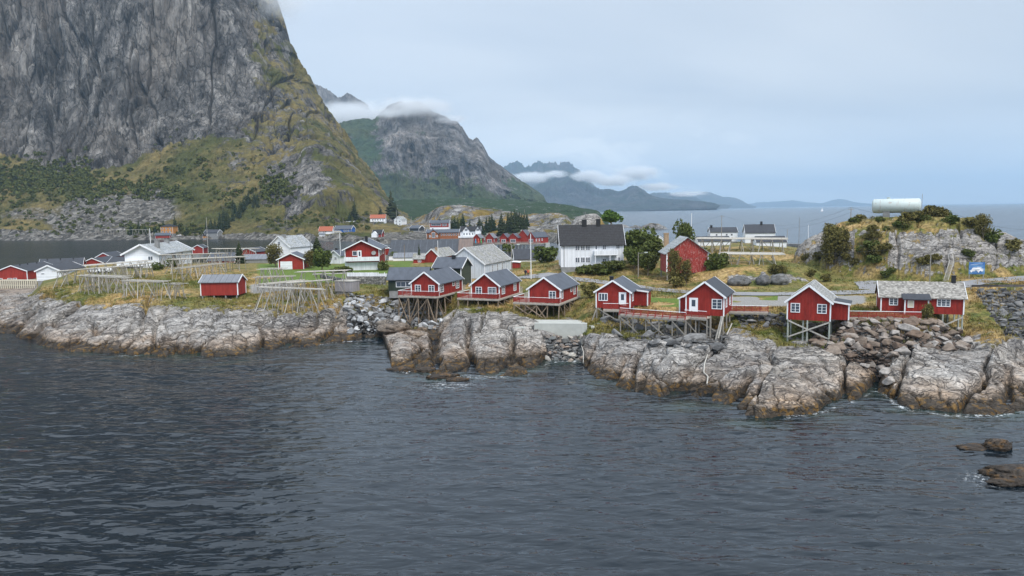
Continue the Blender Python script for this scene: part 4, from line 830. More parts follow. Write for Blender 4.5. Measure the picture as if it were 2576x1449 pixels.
# ---- walkways (world coordinates)
def walkway(label,pts,w,side=1,z=6.45,posts=True,sp=2.6,lean=0,mat='wood',cat='walkway',railtop='white',zt=None,rail='deckred'):
    c=Vector((0,0,0))
    for p in pts: c+=Vector(p)/len(pts)
    c.z=z; t=thing('walkway',label,cat,c); L_=[Vector((p[0],p[1],z))-c for p in pts]
    m=MB_(); 
    for a,b in zip(L_[:-1],L_[1:]):
        d=(b-a).normalized(); nn=Vector((-d.y,d.x,0))*w*side; up=Vector((0,0,-.2))
        if nn.cross(d).z>0: pass
        q4=[a,b,b+nn,a+nn]; m.quad(*q4); m.quad(*[p+up for p in q4][::-1]); m.quad(a+up,b+up,b,a); m.quad(b+up,b+nn+up,b+nn,b); m.quad(a+nn+up,a+up,a,a+nn); m.quad(b+nn+up,a+nn+up,a+nn,b+nn)
    m.build('deck',M['deckw'],t); f=MB_()
    for a,b in zip(L_[:-1],L_[1:]): f.beam(a+Vector((0,-.02,-.3)),b+Vector((0,-.02,-.3)),.1,.25)
    f.build('deck_beam',M['wood'],t)
    railing(t,[p+Vector((0,.05,0)) for p in L_],.95,lean=lean,top=railtop,rail=rail)
    if posts:
        for a,b in zip(L_[:-1],L_[1:]):
            k=max(1,round((b-a).length/sp)); d=(b-a).normalized(); nn=Vector((-d.y,d.x,0))*side
            for i in range(k+1):
                for o_ in(.12,w-.15):
                    p=a+(b-a)*i/k+nn*o_; g=gz(p.x+c.x,p.y+c.y)-c.z-.5
                    if g<-.7: MB_().tube((p.x,p.y,g),(p.x,p.y,-.3),.11,.10,6).build('stilt',M[mat],t)
            for i in range(0,k,2):
                p=a+(b-a)*i/k; p2=a+(b-a)*min(1,(i+1.4)/k); g=gz(p2.x+c.x,p2.y+c.y)-c.z
                if g<-1.4: MB_().beam(p+Vector((0,-.03,-.5)),(p2.x,p2.y-.03,max(g,-3)),.09,.16).build('brace',M[mat],t)
    return t
p0=px(3,870,965,6.45); p1=px(3,1022,968,6.45); walkway('short red railed deck before the door of the annex cabin',[p0,p1,px(3,1110,965,6.45)],1.9,1,6.45,True,3)
walkway('long red railed walkway slanting between the two white-doored cabins',[px(3,1030,1010,6.3),px(3,1655,1058,6.3)],2.2,1,6.3,True,2.3,lean=1)
walkway('small red railed landing at the wide-windowed cabin door',[px(3,1645,1032,6.45),px(3,1855,1048,6.45)],1.6,1,6.45,True,2)
walkway('red railed walkway over grass between white-doored and slate-roofed cabins',[px(3,2062,985,6.5),px(3,2442,992,6.5)],1.6,1,6.5,False)
walkway('red railed walkway above the brown boulders',[px(4,700,1245,6.25),px(4,1460,1258,6.25)],1.6,1,6.25,False)
# ---- other houses of the islet
def H(name,label,cat,zq,x_,y_,z,yaw,W,L,hw,hr,wall,roof,**k):
    B=px(zq,x_,y_,z); return House(name,label,cat,midfront(B,yaw,W),yaw,W,L,hw,hr,wall,roof,**k)
def HS(name,label,cat,u0,u1,r0,z,W,hw,hr,wall,roof,yaw=0,r1=None,**k):
    """long side facing the camera between two columns at about range r0"""
    p=pd([(u0,r0/math.cos(az(u0)),z)])[0]; p2=pd([(u1,(r1 or r0)/math.cos(az(u1)),z)])[0]
    if yaw:
        d=Vector((math.cos(R(yaw)),math.sin(R(yaw)),0)); L_=(p2-p).length; p=p2-d*L_
    d=(p2-p); L_=d.length; yw=math.atan2(d.y,d.x); nb=Vector((-math.sin(yw),math.cos(yw),0))
    return House(name,label,cat,p2+nb*W/2,90+math.degrees(yw),W,L_,hw,hr,wall,roof,**k)
hb=H('white_barn','large weathered white barn with a rough slate roof','barn',6,930,1215,7.2,-20,10.0,17.6,3.4,7.1,'greyboards','slate',over=.3)
for s0 in(4.4,7.6,11.0): hb.win('R',s0,s0+1.0,.9,3.0,2,2)
hb.door('R',13.6,15.0,.1,2.7,'greyboards',False)
hr_=H('red_house','tall red house with a white balcony across its gable and a satellite dish','house',2,1178,596,7.0,4,9.2,16,6.0,8.2,'red','roof',over=.7)
m=MB_(); hr_.lbox(m,'F',.05,9.15,.2,2.35,0,.06); m.build('lower_panelling',M['whiteboards'],hr_.t)
m=MB_(); hr_.lbox(m,'F',-.1,9.3,2.75,2.95,0,1.3); bal=m.build('balcony',M['white'],hr_.t); m=MB_(); hr_.lbox(m,'F',-.1,9.3,2.95,3.9,1.24,1.32); hr_.lbox(m,'F',-.1,-.02,2.95,3.9,0,1.24); hr_.lbox(m,'F',9.22,9.3,2.95,3.9,0,1.24); m.build('balustrade',M['whiteboards'],bal)
hr_.win('F',2.0,3.3,4.2,5.5,1,1); hr_.door('F',3.5,4.35,3.0,5.5); hr_.win('R',2,3.6,4,5.4,2,1); hr_.win('R',6,7.4,4,5.4,2,1); hr_.win('R',10,12,4,5.4,2,1); hr_.win('R',3,5,1,2.3,2,1); hr_.chimney(1.0,2.6,.7,1.6)
m=MB_(); m.tube((3.2,-.35,4.85),(3.2,-.45,4.9),.62,.62,16); m.beam((3.2,0,4.85),(3.2,-.35,4.85),.08); m.build('satellite_dish',M['conc2'],hr_.t)
hg=H('garage','small red garage with a white lifting door','garage',2,455,583,7.2,6,6.9,9.5,2.9,4.5,'redflat','roof',over=.5)
m=MB_(); hg.lbox(m,'F',.5,3.8,.05,2.3,0,.06); m.build('garage_door',M['whiteh'],hg.t); hg.win('R',2.2,3.6,1.5,2.4,1,1)
hc=H('white_cottage','little white cottage between the spruces and the tall red house','cottage',5,535,985,7.0,-18,3.9,8,2.7,4.2,'whiteboards','roof',over=.4)
hc.win('F',.35,1.25,1.3,2.3,2,2); hc.win('F',1.9,2.8,1.3,2.3,2,2)
h=HS('storehouse','long low tarred storehouse with a white fascia by the harbour','storehouse',974,1150,272,4.2,17,2.9,8.0,'white','rooftar',over=.3,trim=None)
h=HS('storehouse','rust-roofed end store joined to the long tarred storehouse','storehouse',1151,1185,271,4.2,17,2.9,8.2,'conc2','roofrust',over=.3,trim=None)
h=HS('storehouse','low grey-roofed lean-to store before the long tarred storehouse','storehouse',985,1050,248,6.0,6,1.6,3.0,'white','roofseam',over=.2,trim=None)
h=H('red_shed','small red shed tucked against the tarred storehouse roof','shed',5,1370,835,7,0,3.2,4,2.2,2.5,'red','white',over=.2,trim=None)
h=H('red_house','red gabled house with a slate roof and orange brick chimney','house',5,2125,975,7.0,-20,5.2,12,2.1,4.4,'redflat','slate',over=.3); h.chimney(.6,2.0,.6,1.0,'brick')
h=HS('red_outhouse','low red outhouse under patchy old slates','outhouse',1036,1064,226,7.0,4.5,1.5,3.0,'redflat','slate',over=.25,trim=None); h.win('L',1.4,2.4,.5,1.3,2,2)
h=H('white_house','white gabled house with a ribbed slate roof and roof cage','house',2,330,480,7.0,-24,10,12,4.0,7.8,'whiteh','slatel',over=.4); h.win('F',4.4,5.7,4.6,6.0,2,2); h.win('F',1.6,2.7,1.9,3.1,2,2); h.chimney(.5,2.2,1.2,1.0,'conc2')
h=HS('boathouse','red boathouse with a grey seamed roof on posts','boathouse',493,587,152,6.3,4.6,2.75,4.0,'redflat','roofseam',over=.3,base=0)
hbh=h
for x_,y_ in((-2.1,.3),(-2.1,2.6),(-2.1,5),(-2.1,7.4),(2,.4),(2,7)): MB_().box(x_-.13,x_+.13,y_-.13,y_+.13,h.lg(x_,y_)-.4,0).build('post',M['conc2'],h.t)
MB_().beam((-2.15,0,-.9),(-2.15,7.5,-.9),.12,.16).build('crossbeam',M['woodpale'],h.t)
hw_=H('white_house','broad white house with a pale slate roof and a corner balcony','house',1,1520,588,7.6,2,9.3,23,4.7,7.1,'whiteh','slatel',over=.9,bw=.4)
hw_.win('F',6.3,7.7,2.7,3.9,2,1); hw_.box('balcony','whiteh',-6.2,.2,-2.0,.0,1.35,2.5); hw_.box('balcony_slab','white',-6.3,.3,-2.1,-.001,1.15,1.35)
hw_.win('R',4.2,5.6,3.6,4.1,1,1); hw_.win('R',9.0,11.4,1.3,4.3,2,3,frame='black'); hw_.win('R',15.5,16.8,3.4,4.2,1,1); hw_.win('R',3,4.2,.3,1.1,1,1); hw_.chimney(2.2,5.2,1.1,2.2,'conc2'); hw_.chimney(.4,16,1.2,1.1,'conc2')
h=H('white_shed','long white shed with a dark roof behind the lowest drying racks','shed',1,580,690,5.5,4,6.2,13,2.7,4.1,'whiteh','roofdark',over=.4,bw=.3,base=3); h.win('F',1.1,2.1,1.7,2.15,1,1); h.win('R',1.6,3.2,1.8,2.3,1,1)
def vent(h,pts):
    for x_,y_ in pts:
        k=(h.hr-h.hw)/(h.W/2); z_=h.hr-abs(x_)*k; MB_().tube((x_,y_,z_),(x_,y_,z_+.6),.13,.13).tube((x_,y_,z_+.5),(x_,y_,z_+.75),.2,.2).build('vent_pipe',M['black'],h.roof)
h=H('red_cabin','leftmost red quay cabin above the slatted timber wharf','cabin',1,262,682,3.9,3,8.9,17,2.6,4.3,'redflat','roofdark',over=.3,base=2,group='red quay cabins'); vent(h,[(.8,3),(.8,7),(.8,12)])
for s0 in(.3,3.0,4.6): h.win('F',s0,s0+1.2,-.0+.05,.55,1,1)
h=HS('red_cabin','dark-roofed quay cabin behind the long white shed','cabin',103,196,262,3.4,9.5,2.4,4.6,'redflat','roofdark',yaw=24,over=.3,base=2,group='red quay cabins'); vent(h,[(-1,3),(-1,7),(-1,11)])
h=H('red_cabin','red quay cabin with its wide gable turned to the racks','cabin',1,985,580,3.6,3,7.4,13,2.3,3.9,'redflat','roofdark',over=.35,base=2,group='red quay cabins')
h=HS('red_cabin','quay cabin whose dark roof touches the broad white house','cabin',258,345,262,3.6,9,2.3,4.5,'redflat','roofdark',over=.3,base=2,group='red quay cabins'); h.win('L',1.6,2.8,.9,2,2,2); h.win('L',4.4,5.6,.9,2,2,2); vent(h,[(-1,3),(-1,7)])
h=H('red_cabin','red quay cabin half hidden behind the balcony house','cabin',1,1064,520,3.6,8,6,14,2.3,4.0,'redflat','roofdark',over=.3,base=2,group='red quay cabins')
h=HS('red_cabin','grey-roofed quay cabin past the flagpole and racks','cabin',515,582,262,3.8,8,2.8,5.4,'redflat','roof',over=.3,base=2,group='red quay cabins'); vent(h,[(-1,3),(-1,6)])
h=H('red_cabin','small red gable behind the racks beside the balcony house','cabin',1,1938,440,3.8,10,5,10,3,4.4,'redflat','roofdark',over=.3,base=2,group='red quay cabins')
h=H('red_cabin','red quay cabin gable showing between rack poles','cabin',1,2440,480,4.6,-12,8,10,2.6,4.2,'redflat','roofdark',over=.3,base=2,group='red quay cabins')
h=HS('storehouse','slate-grey low store before the ribbed-roof white house','storehouse',600,678,240,6.2,7,2.0,3.4,'conc2','roofseam',over=.2,trim=None)
h=HS('harbour_house','black-roofed harbour house behind the white cottage','house',772,858,262,3.8,9,3.2,5.8,'white','roofdark',over=.3); h.chimney(-1,3,.8,1.2); h.chimney(1,8,.8,1.0)
# timber wharf front, far left
t=thing('timber_wharf','slatted timber wharf front under the leftmost red cabin','wharf',(0,0,0)); a=px(1,-260,685,3.9); b=px(1,366,690,3.9); t.location=(a+b)/2; c=t.location.copy()
m=MB_(); m.beam(a-c,b-c,.4,.3); m.beam(a-c+Vector((0,-.1,-1.5)),b-c+Vector((0,-.1,-1.5)),.2,.2); m.beam(a-c+Vector((0,.3,.12)),b-c+Vector((0,.3,.12)),.6,.1); m.build('wharf_beam',M['cream'],t)
m=MB_(); k=32; d_=(b-a)/k
for i in range(k+1): p=a-c+d_*i; m.box(p.x-.17,p.x+.17,p.y-.30,p.y-.12,-3.1,-.15)
m.build('slats',M['cream'],t); m=MB_(); m.beam(a-c+Vector((0,.25,-1.7)),b-c+Vector((0,.25,-1.7)),.2,3.2); m.build('gap_shade_panel',M['black'],t)  # black sheet added behind the slats, standing in for shade in the gaps
# dark green pair
h=HS('green_cabin','low dark green cabin with a row of white windows','cabin',971,1067,152,6.7,6.2,2.45,4.5,'green','roof',over=.45,trim='green',yaw=-3)
h.win('L',1.5,5.6,.75,1.95,4,1); 
h=HS('green_house','taller dark green house with a black chimney before the white barn','house',1083,1156,159,6.8,7.0,4.0,5.9,'green','roof',yaw=-15,over=.4); h.chimney(-.5,2.6,.7,.8); h.win('L',1.2,2.8,2.4,3.2,2,1); h.box('gable_cladding','greenh',-3.5,3.5,-.05,-.001,0,4.0)
# the big white house
hv=HS('white_house','big white two-storey house under a black tiled roof','house',1411.5,1568,173,9.5,8.4,5.4,9.6,'whiteboards','tile',over=.5,trim='white',base=2)
Lh=hv.L; k=Lh/(1062-468)
def X(x_): return (x_-468)*k
for x0,x1 in((600,645),(652,695),(700,745)): hv.win('L',X(x0),X(x1),3.9,5.15,2,3,.1)
hv.win('L',X(862),X(898),4.0,5.2,2,2,.1); hv.win('L',X(992),X(1030),4.1,5.2,2,2,.1); hv.door('L',X(790),X(815),3.4,5.1)
for x0,x1 in((600,645),(652,695),(700,745)): hv.win('L',X(x0),X(x1),1.0,2.3,2,3,.1)
hv.win('L',X(1000),X(1032),1.2,2.2,2,2,.1); hv.win('L',X(862),X(898),.9,1.9,2,2,.1)
m=MB_(); hv.lbox(m,'L',X(778),X(1002),2.75,2.95,0,1.5); bb=m.build('balcony',M['white'],hv.t); m=MB_(); hv.lbox(m,'L',X(778),X(1002),2.95,3.85,1.42,1.5); hv.lbox(m,'L',X(778),X(780)+.03,2.95,3.85,0,1.42); hv.lbox(m,'L',X(1002)-.08,X(1002),2.95,3.85,0,1.42); m.build('balustrade',M['whiteboards'],bb)
m=MB_(); 
for x_ in(785,925,995): hv.lbox(m,'L',X(x_),X(x_)+.14,0,2.75,1.3,1.44)
m.build('porch_posts',M['white'],bb); hv.chimney(.0,hv.L-X(705),1.1,1.3); hv.chimney(.0,hv.L-X(842),.95,1.4)
m=MB_(); 
m.tube((-4.3,hv.L-.6,0),(-4.3,hv.L-.6,5.2),.06,.06); m.build('drainpipe',M['conc2'],hv.t)
# weathered barn
hbn=H('red_barn','worn red barn with peeling paint and a lichen-grey slate roof','barn',3,1870,615,9.3,-3,8.7,9,4.15,7.35,'redworn','slatel',over=.45,trim=None,corners=True,base=0)
for x_ in(-4.3,4.3): MB_().box(x_-.12,x_+.12,-.12,.1,0,4.1).build('corner_board',M['white'],hbn.t)
for x_,y_ in((-4.2,.2),(-1,.3),(1.5,.3),(-4.2,8.5),(4.2,8.5)): MB_().tube((x_,y_,hbn.lg(x_,y_)-.4),(x_,y_,0),.15,.15).build('post',M['wood'],hbn.t)
hbn.box('pier','stonedark',3.2,4.3,.2,2.0,hbn.lg(4,1)-.4,-.01)
h=H('cream_cottage','cream cottage gable between dark bushes and the worn barn','cottage',3,1465,400,9,-14,5.4,7,2.5,4.6,'cream','slate',over=.3); h.win('F',1,2,1,2,2,2)
p=pd([(1676.5,228,9)])[0]; m=MB_().box(-.65,.65,-.65,.65,-1,6.2).box(-.75,.75,-.75,.75,6.2,6.5); o=m.build('stone_chimney',M['brick']); o.location=p; setp(o,'tall freestanding stone chimney behind the worn red barn roof','chimney')
h=HS('white_house','low white house with a black chimney behind the far drying rack','house',1790,1856,300,9,7,3.9,5.6,'whiteh','roofdark',yaw=-6,over=.3); h.chimney(0,h.L-.8,.8,1.0); 
for s0 in(2.0,6,8): h.win('L',s0,s0+.8,2.4,3.2,1,1,.08)
h=HS('white_house','tall white house with a dark roof and upper gable windows','house',1880,1951,290,8.6,8,4.2,7.2,'whiteh','roofdark',yaw=-10,over=.3,base=1); h.chimney(0,4.6,.8,1.2); h.win('F',2.2,3.2,4.1,5.3,1,1,.1); h.win('F',4.6,5.6,4.1,5.3,1,1,.1)
h=HS('white_shed','long white store with a grey roof under the tall white house','shed',1908,1980,268,7.6,7,2.6,4.4,'whiteh','roofdark',yaw=-8,over=.3)
h=HS('white_shed','low white shed seen through the legs of the far rack','shed',1758,1840,280,7.8,7,2.4,4.0,'whiteh','roofdark',over=.3)
h=HS('harbour_house','black-ribbed roof of a harbour house beside the flagpole','house',1293,1346,226,5.8,8,2.2,5.0,'white','roofdark',over=.3,yaw=4)
h=HS('storehouse','grey sheet-roofed store left of the big white house','storehouse',1384,1412,224,5.6,8,1.6,3.8,'white','roofseam',over=.2,trim=None)
h=H('red_kiosk','tiny red hut with a flat white roof beside the barn','hut',6,1480,1085,6.8,-8,2.9,3,2.1,2.25,'redflat','white',over=.25,trim=None)
print('houses',time.time()-T0)
# ---- pier cabins across the harbour
pr_=410; dk=4.6
t=thing('pier','long timber pier on black piles carrying the red harbour cabins','pier',pd([(1290,pr_,dk)])[0]); c=t.location.copy()
a=pd([(1196,pr_+4,dk)])[0]-c; b=pd([(1362,pr_-6,dk)])[0]-c; d=(b-a).normalized(); nn=Vector((-d.y,d.x,0)); m=MB_()
q4=[a-nn*3,b-nn*3,b+nn*12,a+nn*12]; m.quad(*q4); m.quad(*[p+Vector((0,0,-.4)) for p in q4][::-1]); m.quad(q4[0]+Vector((0,0,-.4)),q4[1]+Vector((0,0,-.4)),q4[1],q4[0]); m.quad(q4[1]+Vector((0,0,-.4)),q4[2]+Vector((0,0,-.4)),q4[2],q4[1]); m.build('deck',M['wood'],t)
railing(t,[q4[0],q4[1]],1.1,rail='wood',top='woodpale',sp=2)
for i in range(19):
    for j,o_ in enumerate((-2.8,3,9)):
        p=a+(b-a)*i/18+nn*o_; MB_().tube((p.x,p.y,-6),(p.x,p.y,-.3),.16,.14,6).build('pile',M['wood' if j==0 else 'woodbrown'],t)
def pc(label,u0,u1,off_,L,hw,hr,yaw,roof,z=dk,win=True,side=0):
    p0=pd([(u0,pr_+off_,z)])[0]; p1=pd([(u1,pr_+off_,z)])[0]; W_=(p1-p0).length
    h=House('harbour_cabin',label,'cabin',(p0+p1)/2,yaw,W_,L,hw,hr,'redflat',roof,over=.3,base=0,trim='orange' if False else 'deckred',corners=False,group='red cabins on the harbour pier')
    if win: h.win('F',W_*.2,W_*.8,.5,2.4,4,2,.15)
    for k in range(side): h.win('R',1.2+k*2.7,2.2+k*2.7,1.2,2.5,2,2,.15)
    return h
pc('grey-roofed pier cabin nearest the white house with black gables',1189,1206,2,8,3.2,5.3,-14,'roofseam',win=False,side=1)
pc('second grey-roofed pier cabin, its front a band of windows',1220,1240,1,8,3.2,5.6,-14,'roofseam',side=1)
pc('pier cabin just left of the paired dark-roofed cabins',1256,1275,0,9,3.2,5.4,-14,'roof')
pc('pier cabin squeezed between two dark-roofed neighbours',1278,1301,-1,9,3.2,5.4,-14,'roof')
pc('taller pier cabin set back from the deck edge',1303,1325,6,10,4.0,7.0,-14,'roof',win=False)
h=pc('rightmost pier cabin with a long side of three windows',1324,1346,-3,13,3.4,6.0,-38,'roof',side=3); MB_().box(2.4,3.4,9,13,-4.4,-.01).build('concrete_pier',M['concrete'],h.t)
# kayaks upright by the first pier cabin
for i,(cl,nm) in enumerate((((.02,.35,.55),'turquoise'),((.6,.12,.06),'orange'),((.08,.4,.12),'green'))):
    M['k%d'%i]=flat('kayak_'+nm,cl,.4,.1); p=pd([(1195+i*7,pr_-1,dk)])[0]; m=MB_().tube((0,0,0),(0,0,1.5),.12,.45,8).tube((0,0,1.5),(0,.1,3),.45,.1,8); o=m.build('kayak',M['k%d'%i],None,True); o.location=p; setp(o,nm+' kayak stood upright at the first pier cabin','kayak','kayaks leaning on the pier cabin')
# ---- houses on the far shore
def F_(name,label,cat,u0,u1,r,W,hw,hr,wall,roof,yaw=0,z=None,**k):
    p=pd([((u0+u1)/2,r,0)])[0]; z=z if z is not None else farz(p.x,p.y)+.3
    k.setdefault('base',3); k.setdefault('over',.5); return HS(name,label,cat,u0,u1,r,z,W,hw,hr,wall,roof,yaw=yaw,thick=.3,bw=.5,group=None,**k)
def zat(v,u,r): return CAMH-(v-(528-(u-1288)*.0143))/1860*r
def FV(name,label,cat,u0,u1,vb,r,*a,**k): return F_(name,label,cat,u0,u1,r,*a,z=zat(vb,(u0+u1)/2,r),**k)
h=FV('white_house','small white far-shore house with an orange-red roof','house',800,833,588,640,8,2.8,6.2,'white','redtile'); h.win('L',3.4,4.6,1.3,2.4,2,2,.12); h.win('L',5.2,6.4,1.3,2.4,2,2,.12)
FV('white_shed','tiny white shed in front of the orange-red roofed house','shed',800.5,813,594,620,3,1.9,3.0,'white','roofseam')
h=FV('blue_house','bright blue far-shore house on a cream ground floor','house',836,881,590,650,9,5.0,7.8,'blue','roof',yaw=-12); m=MB_(); h.lbox(m,'L',.1,h.L-.1,0,2.3,0,.08); m.build('cream_ground_floor',M['cream'],h.t); m=MB_(); h.lbox(m,'L',.2,h.L*.42,0,3.4,.09,2.0); po=m.build('porch',M['cream'],h.t)
for k in range(5): h.win('L',.6+k*1.25,1.5+k*1.25,.6,2.6,1,1,.1,off=2.0)
for k in range(3): h.win('L',1+k*1.6,2.2+k*1.6,3.6,4.6,1,1,.12)
for k in range(3): h.win('L',h.L*.55+k*2,h.L*.55+1.4+k*2,3.0,4.4,2,1,.12)
h=FV('white_house','white far-shore house with a slate roof behind the blue house','house',864,888,575,735,9,4.2,7.2,'white','slatel',yaw=-16)
h=FV('white_house','white annexe with a pale red roof behind the blue house','house',888,909,575,730,8,3.6,6.2,'white','redtile',yaw=-8); h.win('L',2,3.2,1.4,2.5,1,1,.12); h.win('L',5,6.2,1.4,2.5,1,1,.12)
h=FV('white_house','large white far-shore house with a red tiled roof','house',931,968,564,760,12,6.4,9.8,'white','redtile',yaw=4); 
for k in range(5): h.win('L',1.5+k*2.6,3.2+k*2.6,3.9,5.4,2,1,.15)
m=MB_(); h.lbox(m,'L',.5,h.L-1,2.9,3.2,0,1.6); h.lbox(m,'L',.5,h.L-1,3.2,3.9,1.5,1.6); m.build('balcony',M['white'],h.t)
for k in range(5): h.win('L',1.5+k*2.6,3.0+k*2.6,.8,2.2,2,1,.15)
p=pd([(1000,740/math.cos(az(1000)),zat(568,1000,740))])[0]; h=House('white_house','tall white far-shore house with its gable to the fjord','house',p,-22,8.6,9.5,6.4,9.6,'white','slatel',base=3,over=.4)
for s0,z0 in((1.6,1.2),(5.6,1.2),(1.6,4.1),(5.6,4.1)): h.win('F',s0,s0+1.6,z0,z0+1.3,2,1,.15)
h.win('F',3.8,4.8,6.8,7.8,1,1,.15); h.win('R',2,3.4,4.1,5.4,2,1,.15); h.win('R',5.5,6.9,4.1,5.4,2,1,.15)
h=FV('red_cottage','dark red cottage with a white gable porch at the far shoreline','cottage',934,957,596,585,9,2.7,5.6,'redflat','tile',yaw=-4); 
h2=MB_(); h2.quad((-7.4,h.L-4.2,0),(-7.4,h.L,0),(-7.4,h.L,2.6),(-7.4,h.L-2.1,4.6),(-7.4,h.L-4.2,2.6)); 
h2.quad((-7.4,h.L-4.2,0),(-7.4,h.L-4.2,2.6),(-4.5,h.L-4.2,2.6),(-4.5,h.L-4.2,0)); h2.quad((-7.4,h.L-2.1,4.7),(-7.4,h.L-4.7,2.4),(-2,h.L-4.7,2.4),(-2,h.L-2.1,4.7)); h2.quad((-7.4,h.L-2.1,4.7),(-2,h.L-2.1,4.7),(-2,h.L+.5,2.4),(-7.4,h.L+.5,2.4)); h2.build('gable_porch',M['white'],h.t); h.win('L',h.L*.55,h.L*.7,.4,2.4,2,1,.12)
h=FV('dark_hut','low black far-shore hut with a broad gable','hut',1023,1052,580,640,8,2.2,4.4,'charcoal','roof',yaw=-30)
h=FV('white_red_house','white house with a red band and a long window strip among spruces','house',1080,1128,579,612,9,6.2,8.2,'white','roof',yaw=-3); m=MB_(); h.lbox(m,'L',.1,h.L-.1,2.7,5.9,0,.1); m.build('red_upper_floor',M['redflat'],h.t)
h.win('L',1,h.L*.58,3.9,5.7,4,1,.15,off=.1); h.win('L',h.L*.65,h.L*.9,3.7,5.4,3,1,.15,off=.1); h.win('L',1.5,3,.8,2,2,1,.12); h.chimney(0,h.L*.5,1,1)
h=FV('orange_lodge','orange-brown lodge with a tall arched gable window','lodge',1071,1152,600,540,10,4.6,6.6,'lodge','roof',yaw=-2,base=3)
m=MB_(); m.quad((-9,h.L*.62,0),(-9,h.L*.9,0),(-9,h.L*.9,4),(-9,h.L*.76,6.6),(-9,h.L*.62,4)); m.quad((-9,h.L*.62,0),(-9,h.L*.62,4),(-5,h.L*.62,4),(-5,h.L*.62,0)); wg=m.build('gable_wing',M['lodge'],h.t); m=MB_(); m.quad((-9.5,h.L*.76,6.9),(-9.5,h.L*.59,3.7),(0,h.L*.59,3.7),(0,h.L*.76,6.9)); m.quad((-9.5,h.L*.76,6.9),(0,h.L*.76,6.9),(0,h.L*.93,3.7),(-9.5,h.L*.93,3.7)); m.build('wing_roof',M['roof'],wg)
h.win('L',h.L*.24-1.2,h.L*.24+1.2,1,4.9,4,5,.2,off=4.0); h.win('L',h.L*.24-3.2,h.L*.24-2.0,1.4,2.8,2,2,.2,off=4.0); h.win('L',h.L*.24+2.0,h.L*.24+3.2,1.4,2.8,2,2,.2,off=4.0)
for k in range(7): h.win('L',h.L*.45+k*1.8,h.L*.45+1.0+k*1.8,2.3,3.7,1,1,.12)
h=FV('white_house','ornate white house with black roof and two carved gables','house',1157,1206,600,505,9,5.4,8.2,'white','tile',yaw=-3,base=2)
for cx,w_ in((.30,2.4),(.90,1.8)):
    y_=h.L*(1-cx); m=MB_(); m.quad((-5.6,y_-w_,0),(-5.6,y_+w_,0),(-5.6,y_+w_,5.4),(-5.6,y_,8.2),(-5.6,y_-w_,5.4)); m.quad((-5.6,y_-w_,0),(-5.6,y_-w_,5.4),(-4.4,y_-w_,5.4),(-4.4,y_-w_,0)); dg=m.build('dormer_gable',M['white'],h.t); m=MB_(); m.quad((-6,y_,8.5),(-6,y_-w_-.4,5.2),(0,y_-w_-.4,5.2),(0,y_,8.5)); m.quad((-6,y_,8.5),(0,y_,8.5),(0,y_+w_+.4,5.2),(-6,y_+w_+.4,5.2)); m.build('dormer_roof',M['tile'],dg)
    h.win('L',h.L*cx-1,h.L*cx+1,5.4,7.0,3,2,.12,off=1.15)
for k in range(6): h.win('L',2.0+k*1.9,3.1+k*1.9,2.6,4.2,2,1,.12,off=1.15 if .1<(2.5+k*1.9)/h.L<.48 else 0)
m=MB_(); h.lbox(m,'L',-1.2,h.L+1,1.0,1.3,0,4); h.lbox(m,'L',-1.2,h.L+1,1.3,2.2,3.9,4); vv=m.build('veranda',M['white'],h.t); m=MB_()
for k in range(10): h.lbox(m,'L',-1+k*(h.L+1.6)/9,-.8+k*(h.L+1.6)/9,-3,1,3.7,3.9)
m.build('veranda_posts',M['wood'],vv)
h=FV('orange_house','square orange house with a black hipped roof under the mountain','house',401,431,587,700,11,6.6,9.2,'orange','tile',hip=5.0)
for k in range(3):
    for z_ in(1.2,4.0): h.win('L',1+k*3.4,2.6+k*3.4,z_,z_+1.4,2,1,.12)
h=FV('boathouse','small red far-shore boathouse with a white gable edge','boathouse',389,423,598.5,688,7,2.8,4.8,'redflat','roof',yaw=14)
h=FV('grey_cabin','grey-blue cabin with a navy roof below the spruces','cabin',507,543,593,690,8,3.2,5.6,'conc2','roofdark',yaw=-10)
FV('orange_shed','narrow orange shed beside the grey-blue cabin','shed',506,514,598,675,3,2.2,3,'orange','tile')
FV('white_shed','pale distant roadside building under the green hills','shed',1065,1078,556,980,6,5,6,'white','roof')
